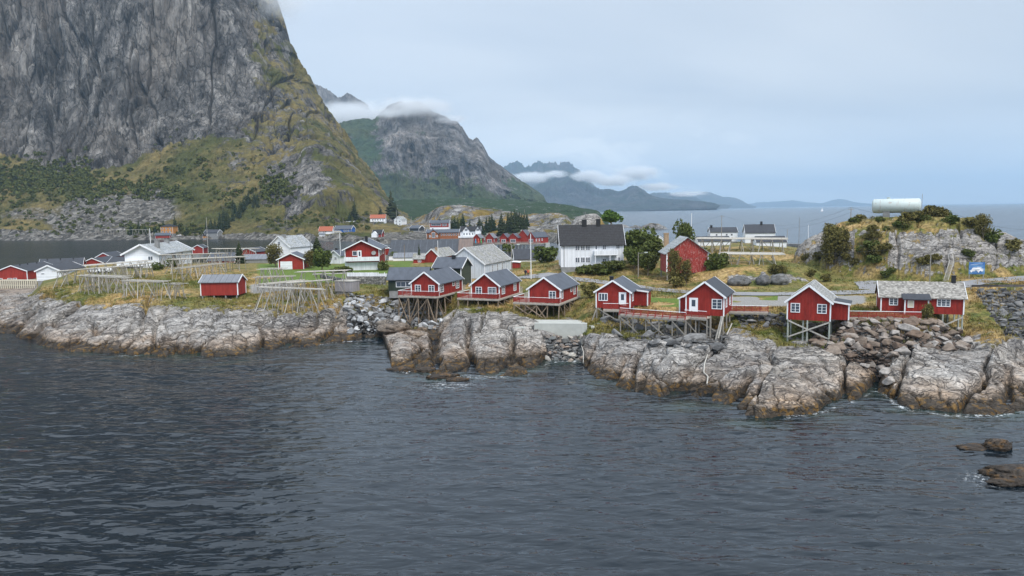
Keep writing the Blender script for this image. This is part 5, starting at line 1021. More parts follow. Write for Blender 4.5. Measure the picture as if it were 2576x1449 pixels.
# ================================================================== racks
def rack(label,P0,P1,w,h,nt,rails,group='fish drying racks',mat='wood',railmat='woodpale',dense=0,zt=None,r=.072,seed=0,over=1.2):
    """P0,P1: ground points of the long axis; trestles of crossed poles carry long rails"""
    rd=random.Random(seed); c=(P0+P1)/2; c.z=gz(c.x,c.y); d=(P1-P0); d.z=0; L_=d.length; d.normalize(); nn=Vector((-d.y,d.x,0))
    if nn.y<0: nn=-nn
    t=thing('drying_rack',label,'drying rack',c,0,group); g0=gz(P0.x,P0.y);g1=gz(P1.x,P1.y)
    if zt is None: zt=(g0+h,g1+h)
    def top(k): return zt[0]+(zt[1]-zt[0])*k-c.z
    def gnd(p): return gz(p.x+c.x,p.y+c.y)-c.z-.3
    a0=P0-c;a0.z=0
    for i in range(nt):
        k=i/(nt-1); p=a0+d*L_*k; z1=top(k)
        for sg in(-1,1):
            f=p+nn*sg*w*rd.uniform(.3,.55)+d*sg*rd.choice((-1,1,1))*rd.uniform(.7,1.7)*(h/3.4 if not dense else .5); f.z=gnd(f)
            tp=p+nn*(-sg)*w*.06+d*rd.uniform(-.15,.15); tp.z=z1+rd.uniform(.0,.35)
            MB_().tube(f,tp,r*1.1,r*.8,5).build('leg',M[mat if rd.random()<.6 else railmat],t)
        if w>2:
            for sg in((-1,1) if (dense or i%2==0) else (rd.choice((-1,1)),)):
                f=p+nn*sg*w*.5; f.z=gnd(f); f2=f.copy(); f2.z=z1-.05; f=f+d*rd.uniform(-.6,.6); MB_().tube(f,f2,r,r*.85,5).build('leg',M[mat],t)
            MB_().tube(p-nn*(w*.55)+Vector((0,0,z1-.12)),p+nn*(w*.55)+Vector((0,0,z1-.12)),r*.8,r*.8,5).build('crosspole',M[mat],t)
        if i<nt-1 and rd.random()<.6:
            p2=a0+d*L_*(i+1)/(nt-1); f=Vector((p2.x,p2.y,0)); f.z=gnd(f)+.4; q_=Vector((p.x,p.y,z1-.2)); s=rd.choice((-1,1))*w*.4
            if rd.random()<.5: f,q_=Vector((p.x,p.y,f.z)),Vector((p2.x,p2.y,q_.z))
            MB_().tube(f+nn*s,q_+nn*s,r*.8,r*.7,5).build('brace',M[mat],t)
    n=dense or rails
    for j in range(n):
        o_=0 if n==1 else -w*.5+w*j/(n-1); a=a0+d*(-over*rd.uniform(.5,1.2))+nn*o_; b=a0+d*(L_+over*rd.uniform(.5,1.2))+nn*o_; jz=rd.uniform(0,.12)
        a.z=top(0)+jz;b.z=top(1)+jz
        MB_().tube(a,b,r*.85,r*.7,5).build('rail',M[railmat],t)
    return t
def G(z_,x_,y_,z=7):   # ground point under a pixel by ray casting
    u,v=q(z_,x_,y_); d=Vector(ray(u,v)).normalized(); h_=GB.ray_cast(Vector((0,0,CAMH)),d)
    return h_[0] if h_[0] else atZ(u,v,z)
RK=[('leaning rack poles rising to the balcony house corner',G(1,1000,715),G(1,1420,655),2.6,3.2,6,4,51),
('low tangled rack between the two lowest racks',G(1,820,760),G(1,1180,770),3.0,2.6,5,3,52),
('bare trestles crossing behind the boathouse roof',G(1,1700,700),G(1,2100,640),2.6,2.8,5,3,53),
('old trestle rack over the stone heap beside the boathouse',G(2,110,890),G(2,420,850),2.6,3.2,4,4,54),('lowest weathered rack in front of the long white shed',G(1,585,745),G(1,1080,700),2.4,3.3,6,4,11),
('crooked rack of crossed poles above the lower rock slab',G(1,810,800),G(1,1220,830),2.2,3.4,6,3,12),
('sagging rack at the edge of the cleft rocks',G(1,1240,850),G(1,1560,865),2.4,3.2,4,4,13),
('short rack end leaning beside the stony gully',G(1,1640,860),G(1,1720,865),2.2,2.8,2,2,14),
('grey rack behind, against the balcony house wall',G(1,860,690),G(1,1400,640),3,3.4,7,7,15),
('rack across the garden of the broad white house',G(1,1570,580),G(1,2130,560),2.6,3.6,8,5,16),
('long low rack over rust-coloured grass',G(1,1660,625),G(1,2300,590),3.4,3.4,8,8,17),
('high pale rack by the low grey store',G(1,2080,520),G(1,2430,500),4.0,4.4,5,12,18),
('rack between the boathouse and the garage drive',G(2,70,770),G(2,250,765),2.6,4.0,3,3,19),
('foremost tall rack standing on the outer rock',G(2,85,965),G(2,600,985),2.2,3.9,6,3,20),
('middle rack in the tan grass behind the foremost one',G(2,20,800),G(2,340,790),2.4,2.9,4,3,21),
('jumbled rack of many cross poles',G(2,330,900),G(2,680,870),2.6,3.6,5,5,22),
('rack topped with colour-stained boards near the slatted box',G(2,460,830),G(2,850,815),2.2,4.5,4,4,23)]
for l,a,b,w_,h_,nt,rl,sd_ in RK: rack(l,a,b,w_,h_*1.08,nt+1,rl,seed=sd_,r=.085)
a=G(2,545,800);o=MB_().beam((-3.6,0,0),(3.6,0,.1),1.0,.14).build('board',M['woodpale']);o.location=(px(2,705,628,10.3));o.rotation_euler=(0,0,R(2));setp(o,'pale painted board laid on top of the stained rack','board')
rack('wide flat rack of pale poles on the orange-grass knoll',pd([(1838,167,9)])[0],pd([(1946,167,9)])[0],7.5,3.5,5,0,dense=24,seed=30,r=.085,over=2.2,zt=(13.0,12.9))
p0=pd([(1768,206,9)])[0];p1=pd([(1968,206,9)])[0]; rack('very long pale rack before the dark-roofed white houses',p0,p1,9,5.0,9,0,zt=(14.7,14.5),dense=26,seed=31,r=.10,over=1.5)
p0=pd([(350,676,3)])[0];
def farrack(label,u0,u1,r_,z,h,n,seed):
    rd=random.Random(seed); a=pd([(u0,r_,z)])[0];b=pd([(u1,r_-42,z)])[0];c=(a+b)/2; t=thing('drying_rack',label,'drying rack',c,0,'fish drying racks')
    for i in range(n):
        p=a+(b-a)*i/(n-1)-c; MB_().tube(p+Vector((rd.uniform(-2,2),-1.5,-1.5)),p+Vector((0,0,h)),.16,.12,5).build('leg',M['wood'],t); MB_().tube(p+Vector((rd.uniform(-2,2),1.5,-1.5)),p+Vector((0,0,h)),.16,.12,5).build('leg',M['wood'],t)
    for k in range(2): MB_().tube(a-c+Vector((0,k,h)),b-c+Vector((0,k,h)),.15,.15,5).build('rail',M['woodpale'],t)
farrack('thin far rack on the opposite shore below the scree',236,370,829,3.4,6.0,18,5)
# ================================================================== walls, box, dam
def wallbox(name,label,cat,A_,B_,th,z0,z1,mat,kind=None,cap=None):
    c=(A_+B_)/2; d=(B_-A_);d.z=0;L_=d.length; yaw=math.atan2(d.y,d.x); o=MB_().box(-L_/2,L_/2,-th/2,th/2,z0,z1).build(name,M[mat]); o.location=(c.x,c.y,0); o.rotation_euler=(0,0,yaw); setp(o,label,cat)
    return o
a=px(2,870,735,6.6);b=px(2,1235,735,6.6); o=wallbox('stone_wall','dry stone wall below the lawn of the tall red house','wall',a,b,.8,5.5,8.6,'stone')
a2=px(2,560,705,6.6); wallbox('stone_wall','low dry stone wall behind the rack with boards','wall',a2+Vector((0,6,0)),a+Vector((-.1,0,0)),.6,5.8,7.9,'stonedark')
t=thing('white_fence','solid white board fence on top of the dry stone wall','fence',((a+b)/2).xy.to_3d()+Vector((0,0,8.6))); d=(b-a); L_=d.length; t.rotation_euler=(0,0,math.atan2(d.y,d.x))
MB_().box(-L_/2,L_*.3,-.05,.05,0.01,.85).build('board_panel',M['whiteboards'],t); MB_().box(L_*.31,L_/2+2,-.05,.05,-.15,.6).build('board_panel',M['whiteboards'],t)
for k in range(7): x_=-L_/2+.1+k*L_/6.2; MB_().box(x_-.06,x_+.06,.051,.15,0.01,.9).build('fence_post',M['white'],t)
a=px(3,482,612,7.2);b=px(3,690,600,7.6); wallbox('stone_wall','dark stone terrace wall at the corner of the big white house','wall',a,b,1.2,6.2,9.5,'stonedark')
t=thing('white_fence','curving white garden fence on the dark terrace wall','fence',(a.x,a.y,9.5)); prev=None; m=MB_()
pts=[Vector((0,0,0)),(b-a)*.35,(b-a)*.7,(b-a)]
for k in range(3):
    p_,q_=pts[k],pts[k+1]; p_.z=0;q_.z=0; zt=(1.9,1.3,1.0,1.0); m.quad(p_,q_,q_+Vector((0,0,zt[k+1])),p_+Vector((0,0,zt[k]))); m.quad(p_+Vector((0,.12,0)),p_+Vector((0,.12,zt[k])),q_+Vector((0,.12,zt[k+1])),q_+Vector((0,.12,0))); m.quad(p_+Vector((0,0,zt[k])),q_+Vector((0,0,zt[k+1])),q_+Vector((0,.12,zt[k+1])),p_+Vector((0,.12,zt[k])))
m.build('board_panel',M['whiteboards'],t)
# slatted storage box
p=G(2,872,795); t=thing('storage_box','grey slatted timber storage box with a pale lid','storage box',(p.x,p.y,p.z+.1),R(-20))
MB_().box(-2.1,2.1,-1.4,1.4,0,2.1).build('slatted_side',boards('grey_slats',(.33,.31,.32),.12,dark=.5),t); MB_().box(-2.2,2.2,-1.5,1.5,2.1,2.25).build('lid',M['woodpale'],t); MB_().box(-1.9,1.9,-1.2,1.2,-.8,0).build('base',M['conc2'],t)
# concrete dam
a=px(3,215,1110,4.5);b=px(3,715,1125,4.3); o=wallbox('concrete_wall','pale concrete dam wall between two rock outcrops','wall',a,b,.9,1.6,4.75,'concrete')
MB_().box(-7.5,6.9,.3,9,-.3,-.05).build('slab',M['concrete'],o).location=(0,0,4.0)
# stack of flagstones by the dam, drain pipes
def pipe(name,label,pts,r,mat,cat='pipe'):
    m=MB_(); c=Vector(pts[0])
    for p,q_ in zip(pts[:-1],pts[1:]): m.tube(Vector(p)-c,Vector(q_)-c,r,r,8)
    o=m.build(name,M[mat]); o.location=c; setp(o,label,cat); return o
def GP3(pts,up=.15,toward=.25):
    o=[]
    for u,v in pts:
        d=Vector(ray(u,v)).normalized(); h_=GB.ray_cast(Vector((0,0,CAMH)),d); p=h_[0] if h_[0] else atZ(u,v,1); o.append(p-d*toward+Vector((0,0,up)))
    return o
ZC=lambda x_,y_:((2100+x_*.34938)/1.49068,(1000+y_*.34938)/1.49068)
pipe('drain_pipe','white drain pipe zigzagging down the cleft between slabs',GP3([ZC(1583,955),ZC(1550,1055),ZC(1543,1145),ZC(1588,1190),ZC(1578,1270)]),.085,'woodpale')
pipe('drain_pipe','pale drain pipe on the rock beside the dam boulders',GP3([ZC(232,800),ZC(232,860),ZC(252,925),ZC(250,1050)]),.07,'woodpale')
pipe('drain_pipe','short white pipe below the wide-windowed cabin',GP3([ZC(1845,620),ZC(1790,740)]),.10,'woodpale')
# ================================================================== tank, sign, ladder, poles
tp=atR(*q(4,1225,250),190); zt_=gz(tp.x,tp.y)
n=NB('tank_paint'); v=n.coords('Object'); f=n.noise(v,1.1,6,.7); col=n.mix(n.math('MAXIMUM',n.rng(f,.56,.68,0,.75),n.rng(n.noise(n.coords('Object',scale=(3,.3,.3)),1.2,3,.6),.62,.66,0,.35)),(.50,.57,.555),(.28,.14,.08)); n.bsdf(col,.5,None,.4); M['tank']=n.m
a=atR(*q(4,1010,185),189); b=atR(*q(4,1440,180),189); L_=(b-a).length; c=(a+b)/2; t=thing('storage_tank','long pale cylindrical tank lying on top of the rocky hill','tank',(c.x,c.y,c.z),math.atan2(b.y-a.y,b.x-a.x))
rt=1.6; m=MB_(); N_=40; prof=[(-L_/2-.45,0.02),(-L_/2-.42,rt*.5),(-L_/2-.3,rt*.8),(-L_/2,rt),(L_/2,rt),(L_/2+.3,rt*.8),(L_/2+.42,rt*.5),(L_/2+.45,.02)]
for x_,r_ in prof:
    for k in range(N_): m.v.append((x_,r_*math.cos(2*math.pi*k/N_),r_*math.sin(2*math.pi*k/N_)))
for i in range(len(prof)-1):
    for k in range(N_): m.f.append((i*N_+k,(i+1)*N_+k,(i+1)*N_+(k+1)%N_,i*N_+(k+1)%N_))
m.build('tank_shell',M['tank'],t,True); m=MB_(); m.tube((-1.6,0,rt-.1),(-1.6,0,rt+.35),.35,.35,10); m.build('hatch',M['tank'],t)
for x_ in(-L_/2+2.6,L_/2-2.6): MB_().box(x_-.7,x_+.7,-1.1,1.1,-3.6,-1.2).build('cradle',M['conc2'],t)
m=MB_(); 
for y_ in(-.25,.25): m.beam((L_/2+.55,y_,-2),(L_/2+.55,y_,rt+.9),.06)
for k in range(12): m.beam((L_/2+.55,-.25,-1.8+k*.4),(L_/2+.55,.25,-1.8+k*.4),.05)
m.build('ladder',M['woodbrown'],t)
# map sign
p=G(4,1985,880,8.5); n=NB('sign_blue'); n.bsdf(n.ramp(n.noise(n.coords('Object',scale=(.5,1,1.4)),1.0,3,.5),[(.42,(.05,.15,.38)),(.6,(.14,.29,.50))]),.5,None,.3); M['signb']=n.m
t=thing('map_sign','blue painted map board on two posts below the rocky hill','sign',(p.x,p.y,p.z),R(-16)); s_=.264*175/1860
MB_().box(-1.35,1.35,-.05,.05,.95,3.25).build('board',M['signb'],t)
for x_ in(-1.2,1.2): MB_().box(x_-.07,x_+.07,.06,.16,-.5,3.2).build('post',M['wood'],t)
m=MB_(); rs=random.Random(2)
ol=[(-1.2,1.65),(-.9,1.8),(-.8,2.1),(-.5,2.25),(-.1,2.2),(.2,2.35),(.6,2.3),(.9,2.05),(1.15,1.95),(1.1,1.6),(.8,1.45),(.7,1.7),(.4,1.5),(.3,1.2),(.1,1.55),(-.2,1.75),(-.45,1.5),(-.7,1.55),(-.9,1.3),(-1.1,1.4)]
i_=len(m.v); m.v+=[(p_[0]*.95,-.062,p_[1]) for p_ in ol]; m.f.append(tuple(range(i_,i_+len(ol))))
for a_,b_ in zip(ol,ol[1:]+ol[:1]): m.beam((a_[0],-.07,a_[1]),(b_[0],-.07,b_[1]),.03,.12,up=(0,1,0))
m.beam((-1.1,-.07,2.75),(.9,-.07,2.95),.03,.10,up=(0,1,0)); m.beam((-.6,-.07,1.9),(.5,-.07,1.95),.03,.3,up=(0,1,0)); m.build('map_drawing',M['white'],t)
# ladder on the cliff
a=G(4,1690,900); b=atR(*q(4,1750,715),math.hypot(a.x,a.y)+4); t=thing('ladder','pale metal ladder climbing the rocky hill behind the slate cabin','ladder',a); d=b-a
m=MB_(); 
for sx_ in(-.45,.45): m.beam((sx_,0,-.2),(d.x+sx_,d.y,d.z),.09); m.beam((d.x+sx_,d.y,d.z),(d.x+sx_+.2,d.y+1,d.z+1.6),.08); 
m.beam((d.x-.25,d.y+1,d.z+1.6),(d.x+.65,d.y+1,d.z+1.6),.08); m.build('side_rail',M['woodpale'],t); m=MB_()
for k in range(16): p=d*(k+.5)/16; m.beam(p+Vector((-.45,0,0)),p+Vector((.45,0,0)),.08)
m.build('rungs',M['woodpale'],t)
def pole(name,label,base,top_u,top_v,r=.11,mat='wood',cat='pole',group=None,lamp=0,cross=0):
    R_=math.hypot(base.x,base.y); tp_=atR(top_u,top_v,R_); h_=max(2,tp_.z-base.z); t=thing(name,label,cat,base,0,group)
    MB_().tube((0,0,-.5),(0,0,h_),r*1.15,r*.8,8).build('shaft',M[mat],t)
    if lamp: MB_().beam((0,0,h_-.2),(1.5*lamp,-.3,h_),.08).build('arm',M['conc2'],t); MB_().box(min(1.3*lamp,2.0*lamp),max(1.3*lamp,2.0*lamp),-.5,-.15,h_-.08,h_+.12).build('lamp_head',M['tank'],t)
    if cross: MB_().beam((-.7,0,h_-.5),(.7,0,h_-.5),.12).build('crossarm',M[mat],t)
    return Vector((base.x,base.y,base.z+h_))
P_A=pole('street_lamp','wooden street lamp standing in grass behind the annex cabin',G(3,1203,665),*q(3,1208,425),lamp=1,cat='street lamp')
pole('flagpole','white flagpole by the road beside the two walkers',G(3,182,675),*q(3,183,245),r=.09,mat='white',cat='flagpole')
P_B=pole('utility_pole','bare wooden utility pole left of the cliff ladder',G(4,1540,905),*q(4,1550,560),cat='utility pole')
P_C=pole('utility_pole','utility pole with stay wires beside the far low white house',pd([(1816,250,9)])[0],*q(7,433,108),cat='utility pole',cross=1)
P_D=pole('utility_pole','utility pole at the bushy left shoulder of the tank hill',pd([(2141,196,9)])[0],*q(4,794,195),cat='utility pole',cross=1)
pole('street_lamp','street lamp in front of the white barn corner',G(6,1362,1140),*q(6,1352,670),lamp=1,cat='street lamp')
pole('street_lamp','tall steel lamp post beside the red garage',G(2,528,565),*q(2,515,240),lamp=0,mat='conc2',cat='street lamp')
pole('flagpole','slim white flagpole behind the little white cottage',pd([(852,236,7)])[0],*q(2,788,240),r=.08,mat='white',cat='flagpole')
pole('flagpole','flagpole rising behind the broad white house roof',pd([(373,262,7)])[0],*q(1,1411,195),r=.09,mat='white',cat='flagpole')
pole('flagpole','flagpole among the racks right of the broad white house',G(1,1985,430),*q(1,1962,90),r=.09,mat='woodpale',cat='flagpole')
pole('flagpole','white flagpole at the red slate-roofed house',pd([(1099,222,7)])[0],*q(2,1723,310),r=.08,mat='white',cat='flagpole')
pole('flagpole','thin white mast behind the worn red barn',pd([(1740,240,9)])[0],*q(3,1712,50),r=.08,mat='white',cat='flagpole')
pole('utility_pole','dark pole in front of the tarred storehouse',pd([(1014,240,7)])[0],*q(2,1402,350),r=.1,mat='woodbrown',cat='utility pole')
P_E=pole('utility_pole','distant pole by the breakwater right of the tall white house',pd([(1982,300,8)])[0],*q(7,1428,322),r=.12,cat='utility pole')
for i,(u,vb,vt) in enumerate(((938,572,548),(997,566,528),(855,592,560),(862,580,547),(1238,560,528),(1319,552,527),(913,590,567),(1034,575,545),(720,600,545),(775,598,560))):
    p=pd([(u,700,0)])[0]; p.z=farz(p.x,p.y); pole('utility_pole','thin far pole on the opposite shore, between houses and heath',p,u,vt,r=.2,cat='utility pole',group='thin poles on the far shore')
def wire(label,pts,sag=.6,r=.025):
    m=MB_(); c=pts[0]
    for a_,b_ in zip(pts[:-1],pts[1:]):
        pr0=a_-c
        for k in range(1,13):
            t_=k/12; p=a_+(b_-a_)*t_-c; p.z-=sag*4*t_*(1-t_); m.tube(pr0,p,r,r,3); pr0=p
    o=m.build('wire',M['black']); o.location=c; setp(o,label,'wire')
wire('overhead wire from the stayed pole towards the big white house',[P_C,atR(1600,585,235)],1.2)
wire('overhead wire from the stayed pole across to the tank hill pole',[P_C,atR(*q(7,1300,268),280),P_D],1.0)
wire('lower overhead wire to the tank hill pole',[atR(*q(7,1330,310),280),P_D-Vector((0,0,1.2))],1.0)
wire('overhead wire passing behind the tank to the right',[P_D,atR(*q(4,1750,245),215),atR(2640,577,215)],1.5)
wire('low wire crossing before the worn barn and tank hill',[P_A,atR(*q(3,1870,470),150),P_B,atR(2620,622,160)],.6)
# road guard rail
t=thing('guard_rail','dark guard rail along the road above the grey riprap','guard rail',(0,0,0)); pts=GP3([q(4,1940,985),q(4,2190,985),q(4,2440,985),q(4,2700,980)],.0,0); c=pts[0].copy(); t.location=c; m=MB_()
for a_,b_ in zip(pts[:-1],pts[1:]): m.beam(a_-c+Vector((0,0,.75)),b_-c+Vector((0,0,.75)),.12,.38)
m.build('rail',flat('old_rail_metal',(.09,.08,.08),.6,.2),t)
for a_,b_ in zip(pts[:-1],pts[1:]):
    for k in range(3): p=a_+(b_-a_)*k/3-c; MB_().box(p.x-.08,p.x+.08,p.y+.1,p.y+.25,-.4,.8).build('post',M['woodpale'],t)
# sailing boats
p=atR(*q(7,1745,800),300); p.z=0; p=pd([(2035,345,0)])[0]
def boat(label,loc,mast,hull,col,yaw,sail=False,s=1.0):
    t=thing('sailing_boat',label,'boat',loc,yaw); m=MB_(); st=[(-4.5,.1,.9),(-3,1.0,.8),(0,1.5,.75),(3,1.2,.8),(4.3,.9,.9)]
    for x_,w_,z_ in st: m.v+=[(x_*s,-w_*s,z_*s),(x_*s,-w_*.6*s,-.2),(x_*s,w_*.6*s,-.2),(x_*s,w_*s,z_*s)]
    for i in range(4):
        for k in range(3): m.f.append((i*4+k,i*4+k+1,i*4+4+k+1,i*4+4+k))
        m.f.append((i*4+3,i*4,i*4+4,i*4+7))
    m.f+=[(0,1,2,3),(16,19,18,17)]; m.build('hull',M[hull],t); MB_().box(-1.5*s,1.8*s,-.8*s,.8*s,.8*s,1.3*s).build('cabin_top',M['white'],t); MB_().tube((0,0,.8*s),(0,0,mast),.14*s,.10*s,6).build('mast',M[col],t)
    if sail: MB_().quad((.15,0,1.5),(4*s,.2,1.5),(.15,0,mast*.97)).quad((-.1,.05,mast*.9),(-4*s,0,1.2),(-.1,.05,1.2)).build('sail',M['white'],t)
    return t
M['bluehull']=flat('blue_hull',(.02,.06,.16),.4,.1)
boat('blue-hulled sailing boat with a white mast moored left of the hill',(p.x,p.y,0),23-(523.25+455*.1667-517)/1860*345+7,'bluehull','white',R(70))
b_=boat('sailing boat with a dark leaning mast moored by the racks',pd([(2012,348,0)])[0],18,'bluehull','conc2',R(60)); 
boat('tiny white sail far out on the open sea',pd([(2068,3200,0)])[0],16,'white','white',R(20),True,1.6)
# breakwater, jetty behind the moored boats
p0=pd([(1960,400,0)])[0];p1=pd([(2110,385,0)])[0]; o=wallbox('breakwater','low grey breakwater beyond the moored sailing boats','breakwater',p0,p1,5,-1,4.2,'stone'); 
p0=pd([(1985,350,0)])[0];p1=pd([(2030,350,0)])[0]; t=thing('jetty','grey plank jetty on posts beside the tall white house','jetty',(p0+p1)/2); MB_().box(-5,5,-2,2,1.9,2.2).build('deck',M['wood'],t)
for x_ in(-4.5,-1.5,1.5,4.5): MB_().tube((x_,-1.8,-1),(x_,-1.8,1.9),.15,.15).build('post',M['wood'],t)
# cars
def car(label,loc,yaw,group='parked cars'):
    t=thing('parked_car',label,'car',loc,yaw,group); m=MB_(); pr=[(-2.1,.35),(-2.15,.8),(-1.2,.95),(-.6,1.42),(1.1,1.45),(1.9,.98),(2.15,.9),(2.1,.35)]
    for y_ in(-.85,.85):
        i=len(m.v); m.v+=[(x_,y_,z_) for x_,z_ in pr]; m.f.append(tuple(range(i,i+8)) if y_<0 else tuple(range(i+7,i-1,-1)))
    for k in range(8): m.f.append((k,8+k,8+(k+1)%8,(k+1)%8))
    m.build('body',M['white'],t)
    m=MB_(); 
    for y_ in(-.87,.87): m.quad((-1.0,y_,.98),(1.5,y_,1.0),(1.0,y_,1.36),(-.55,y_,1.34)) if y_<0 else m.quad((-.55,y_,1.34),(1.0,y_,1.36),(1.5,y_,1.0),(-1.0,y_,.98))
    m.build('side_window',M['glass'],t)
    for x_ in(-1.35,1.35):
        for y_ in(-.88,.7): MB_().tube((x_,y_,.33),(x_,y_+.18,.33),.33,.33,12).build('wheel',M['black'],t)
    return t
def fg(u,r): p=pd([(u,r,0)])[0]; p.z=farz(p.x,p.y); return p
car('white car parked on the far shore beside the red boathouse',fg(446,775),R(5)); car('white car on the distant car park above the harbour',fg(1058,800),R(0))
p=G(2,105,515); car('white car half hidden behind the red garage',p,R(10)); p=G(9,1330,455); car('white car on the quay behind the left racks',p,R(-10)); p=G(9,1440,450); car('second white car on the quay nearer the balcony house',p,R(-15))
# two walkers
M['jacket']=flat('coral_jacket',(.62,.14,.08),.8,.1); M['navy']=flat('navy_clothes',(.02,.025,.045),.8,.1); M['skin']=flat('skin',(.45,.28,.2),.6,.05)
def person(label,loc,yaw,top,ph):
    bm=[]; J=dict(pel=(0,0,.95),ch=(0,0,1.38),nk=(0,0,1.5),hd=(0,.02,1.66),shl=(-.2,0,1.42),ell=(-.28,-.05*ph,1.15),wrl=(-.27,.14*ph,.93),shr=(.2,0,1.42),elr=(.28,.05*ph,1.15),wrr=(.27,-.14*ph,.93),hl=(-.1,0,.92),kl=(-.11,-.1*ph-.03,.5),fl=(-.11,-.2*ph+.04,.07),tl=(-.11,-.2*ph-.12,.03),hr=(.1,0,.92),kr=(.11,.06*ph-.05,.5),fr=(.11,.25*ph,.07),tr=(.11,.25*ph-.15,.03))
    rad=dict(pel=.15,ch=.16,nk=.06,hd=.105,shl=.07,ell=.055,wrl=.045,shr=.07,elr=.055,wrr=.045,hl=.1,kl=.07,fl=.05,tl=.04,hr=.1,kr=.07,fr=.05,tr=.04)
    E=[('pel','ch'),('ch','nk'),('nk','hd'),('ch','shl'),('shl','ell'),('ell','wrl'),('ch','shr'),('shr','elr'),('elr','wrr'),('pel','hl'),('hl','kl'),('kl','fl'),('fl','tl'),('pel','hr'),('hr','kr'),('kr','fr'),('fr','tr')]
    K=list(J); me=bpy.data.meshes.new('person'); me.from_pydata([J[k] for k in K],[(K.index(a),K.index(b)) for a,b in E],[]); me.materials.append(M['navy'])
    o=bpy.data.objects.new('person',me); COL.objects.link(o); md=o.modifiers.new('skin','SKIN'); o.location=loc; o.rotation_euler=(0,0,yaw)
    for k,sv_ in zip(K,me.skin_vertices[0].data): sv_.radius=(rad[k],rad[k])
    me.skin_vertices[0].data[0].use_root=True; o.modifiers.new('sub','SUBSURF').levels=1; o.modifiers['sub'].render_levels=1
    setp(o,label,'person')
    MB_().tube((0,0,.85),(0,0,1.2),.20,.19,10).tube((0,0,1.2),(0,0,1.48),.19,.22,10).tube((-.21,0,1.44),(-.29,-.05*ph,1.14),.085,.07,8).tube((.21,0,1.44),(.29,.05*ph,1.14),.085,.07,8).build('jacket',M[top],o,True)
    MB_().tube((0,0,1.55),(0,-.01,1.76),.095,.10,10).build('face',M['skin'],o,True); MB_().tube((0,.03,1.66),(0,.02,1.81),.115,.07,10).build('hair',M['woodbrown'],o,True)
p=G(3,130,655); person('person in dark clothes walking on the road left of the flagpole',p,R(170),'navy',1)
p=G(3,153,652); person('person in a coral jacket walking beside the flagpole',p,R(190),'jacket',-1)
# ================================================================== road
def ribbon(name,pts,ws,mat,up=.07,n=10):
    C_=[]
    for u,v in pts:
        d=Vector(ray(u,v)).normalized(); h_=GB.ray_cast(Vector((0,0,CAMH)),d); C_.append(h_[0] if h_[0] else atZ(u,v,7.2))
    m=MB_(); S_=[]
    for i in range(len(C_)-1):
        for k in range(n): 
            t_=k/n; a=C_[max(0,i-1)];b=C_[i];c=C_[i+1];e=C_[min(len(C_)-1,i+2)]
            S_.append((.5*((2*b)+(c-a)*t_+(2*a-5*b+4*c-e)*t_*t_+(3*b-a-3*c+e)*t_**3),ws[i]+(ws[i+1]-ws[i])*t_))
    S_.append((C_[-1],ws[-1]))
    for i,(p,w_) in enumerate(S_):
        d=(S_[min(i+1,len(S_)-1)][0]-S_[max(i-1,0)][0]); d.z=0; d.normalize(); nn=Vector((-d.y,d.x,0)); 
        for o_ in(-.5,-.25,0,.25,.5): s=p+nn*w_*o_; m.v.append((s.x,s.y,gz(s.x,s.y)+up))
    for i in range(len(S_)-1):
        for k in range(4): m.f.append((i*5+k,i*5+k+1,i*5+5+k+1,i*5+5+k))
    o=m.build(name,M[mat],None,True); o['kind']='structure'
ribbon('road',[(1180,716),(1290,700),(1370,697),(1436,701),(1525,712),(1628,727),(1721,735),(1830,738.5),(1930,740),(2010,739),(2100,737.5),(2205,734),(2300,727),(2400,717),(2480,709),(2576,701),(2680,694)],[3,4,6,4,3.6,3.6,3.6,3.6,3.6,3.6,3.6,3.8,4.5,6,7,7,7],'asphalt',.12)
ribbon('path',[(2168,708.5),(2195,714),(2215,722),(2205,731)],[4,7,8,6],'asphalt',.09)
ribbon('path',[(1020,731),(1080,728),(1130,722)],[2.5,2.5,2.5],'asphalt',.1)
print('props',time.time()-T0)
# ================================================================== boulders
def boulder_mesh(seed,mat,n=11,flatz=.75):
    rd=random.Random(seed); bm=bmesh.new()
    for k in range(n):
        v=Vector((rd.gauss(0,1),rd.gauss(0,1),rd.gauss(0,1))).normalized()*rd.uniform(.82,1.08); bm.verts.new((v.x*.62,v.y*.5,v.z*.5*flatz))
    bmesh.ops.convex_hull(bm,input=list(bm.verts)); 
    for v in [v for v in bm.verts if not v.link_faces]: bm.verts.remove(v)
    bmesh.ops.bevel(bm,geom=list(bm.edges),offset=.035,segments=1,affect='EDGES')
    me=bpy.data.meshes.new('boulder'); bm.to_mesh(me); bm.free(); me.materials.append(mat); return me
def mat_boulder(name,c0,c1,c2,tint=0):
    n=NB(name); oi=n('ShaderNodeObjectInfo'); v=n.coords('World'); f=n.noise(v,1.6,6,.7); base=n.ramp(oi.outputs['Random'],[(0,c0),(.5,c1),(1,c2)])
    col=n.mix(1.,base,n.ramp(f,[(.3,.6),(.7,1.35)]),'MULTIPLY'); st=n.noise(n.coords('World',scale=(.6,.6,3),rot=(.4,.2,0)),2.5,4,.6); col=n.mix(.6,col,n.ramp(st,[(.35,.55),(.65,1.3)]),'MULTIPLY')
    return n.bsdf(col,.9,n.bump(f,.6,.12),.2)
M['bb']=mat_boulder('brown_boulder',(.14,.10,.075),(.22,.175,.14),(.36,.34,.32)); M['bg']=mat_boulder('grey_boulder',(.17,.175,.18),(.30,.30,.30),(.50,.51,.52)); M['bd']=mat_boulder('dark_boulder',(.09,.09,.092),(.14,.14,.14),(.21,.205,.20)); M['bm']=mat_boulder('mixed_boulder',(.12,.13,.13),(.26,.20,.16),(.42,.40,.36))
def hit(u,v):
    d=Vector(ray(u,v)).normalized(); h_=GB.ray_cast(Vector((0,0,CAMH)),d); return h_[0] if h_[0] else None
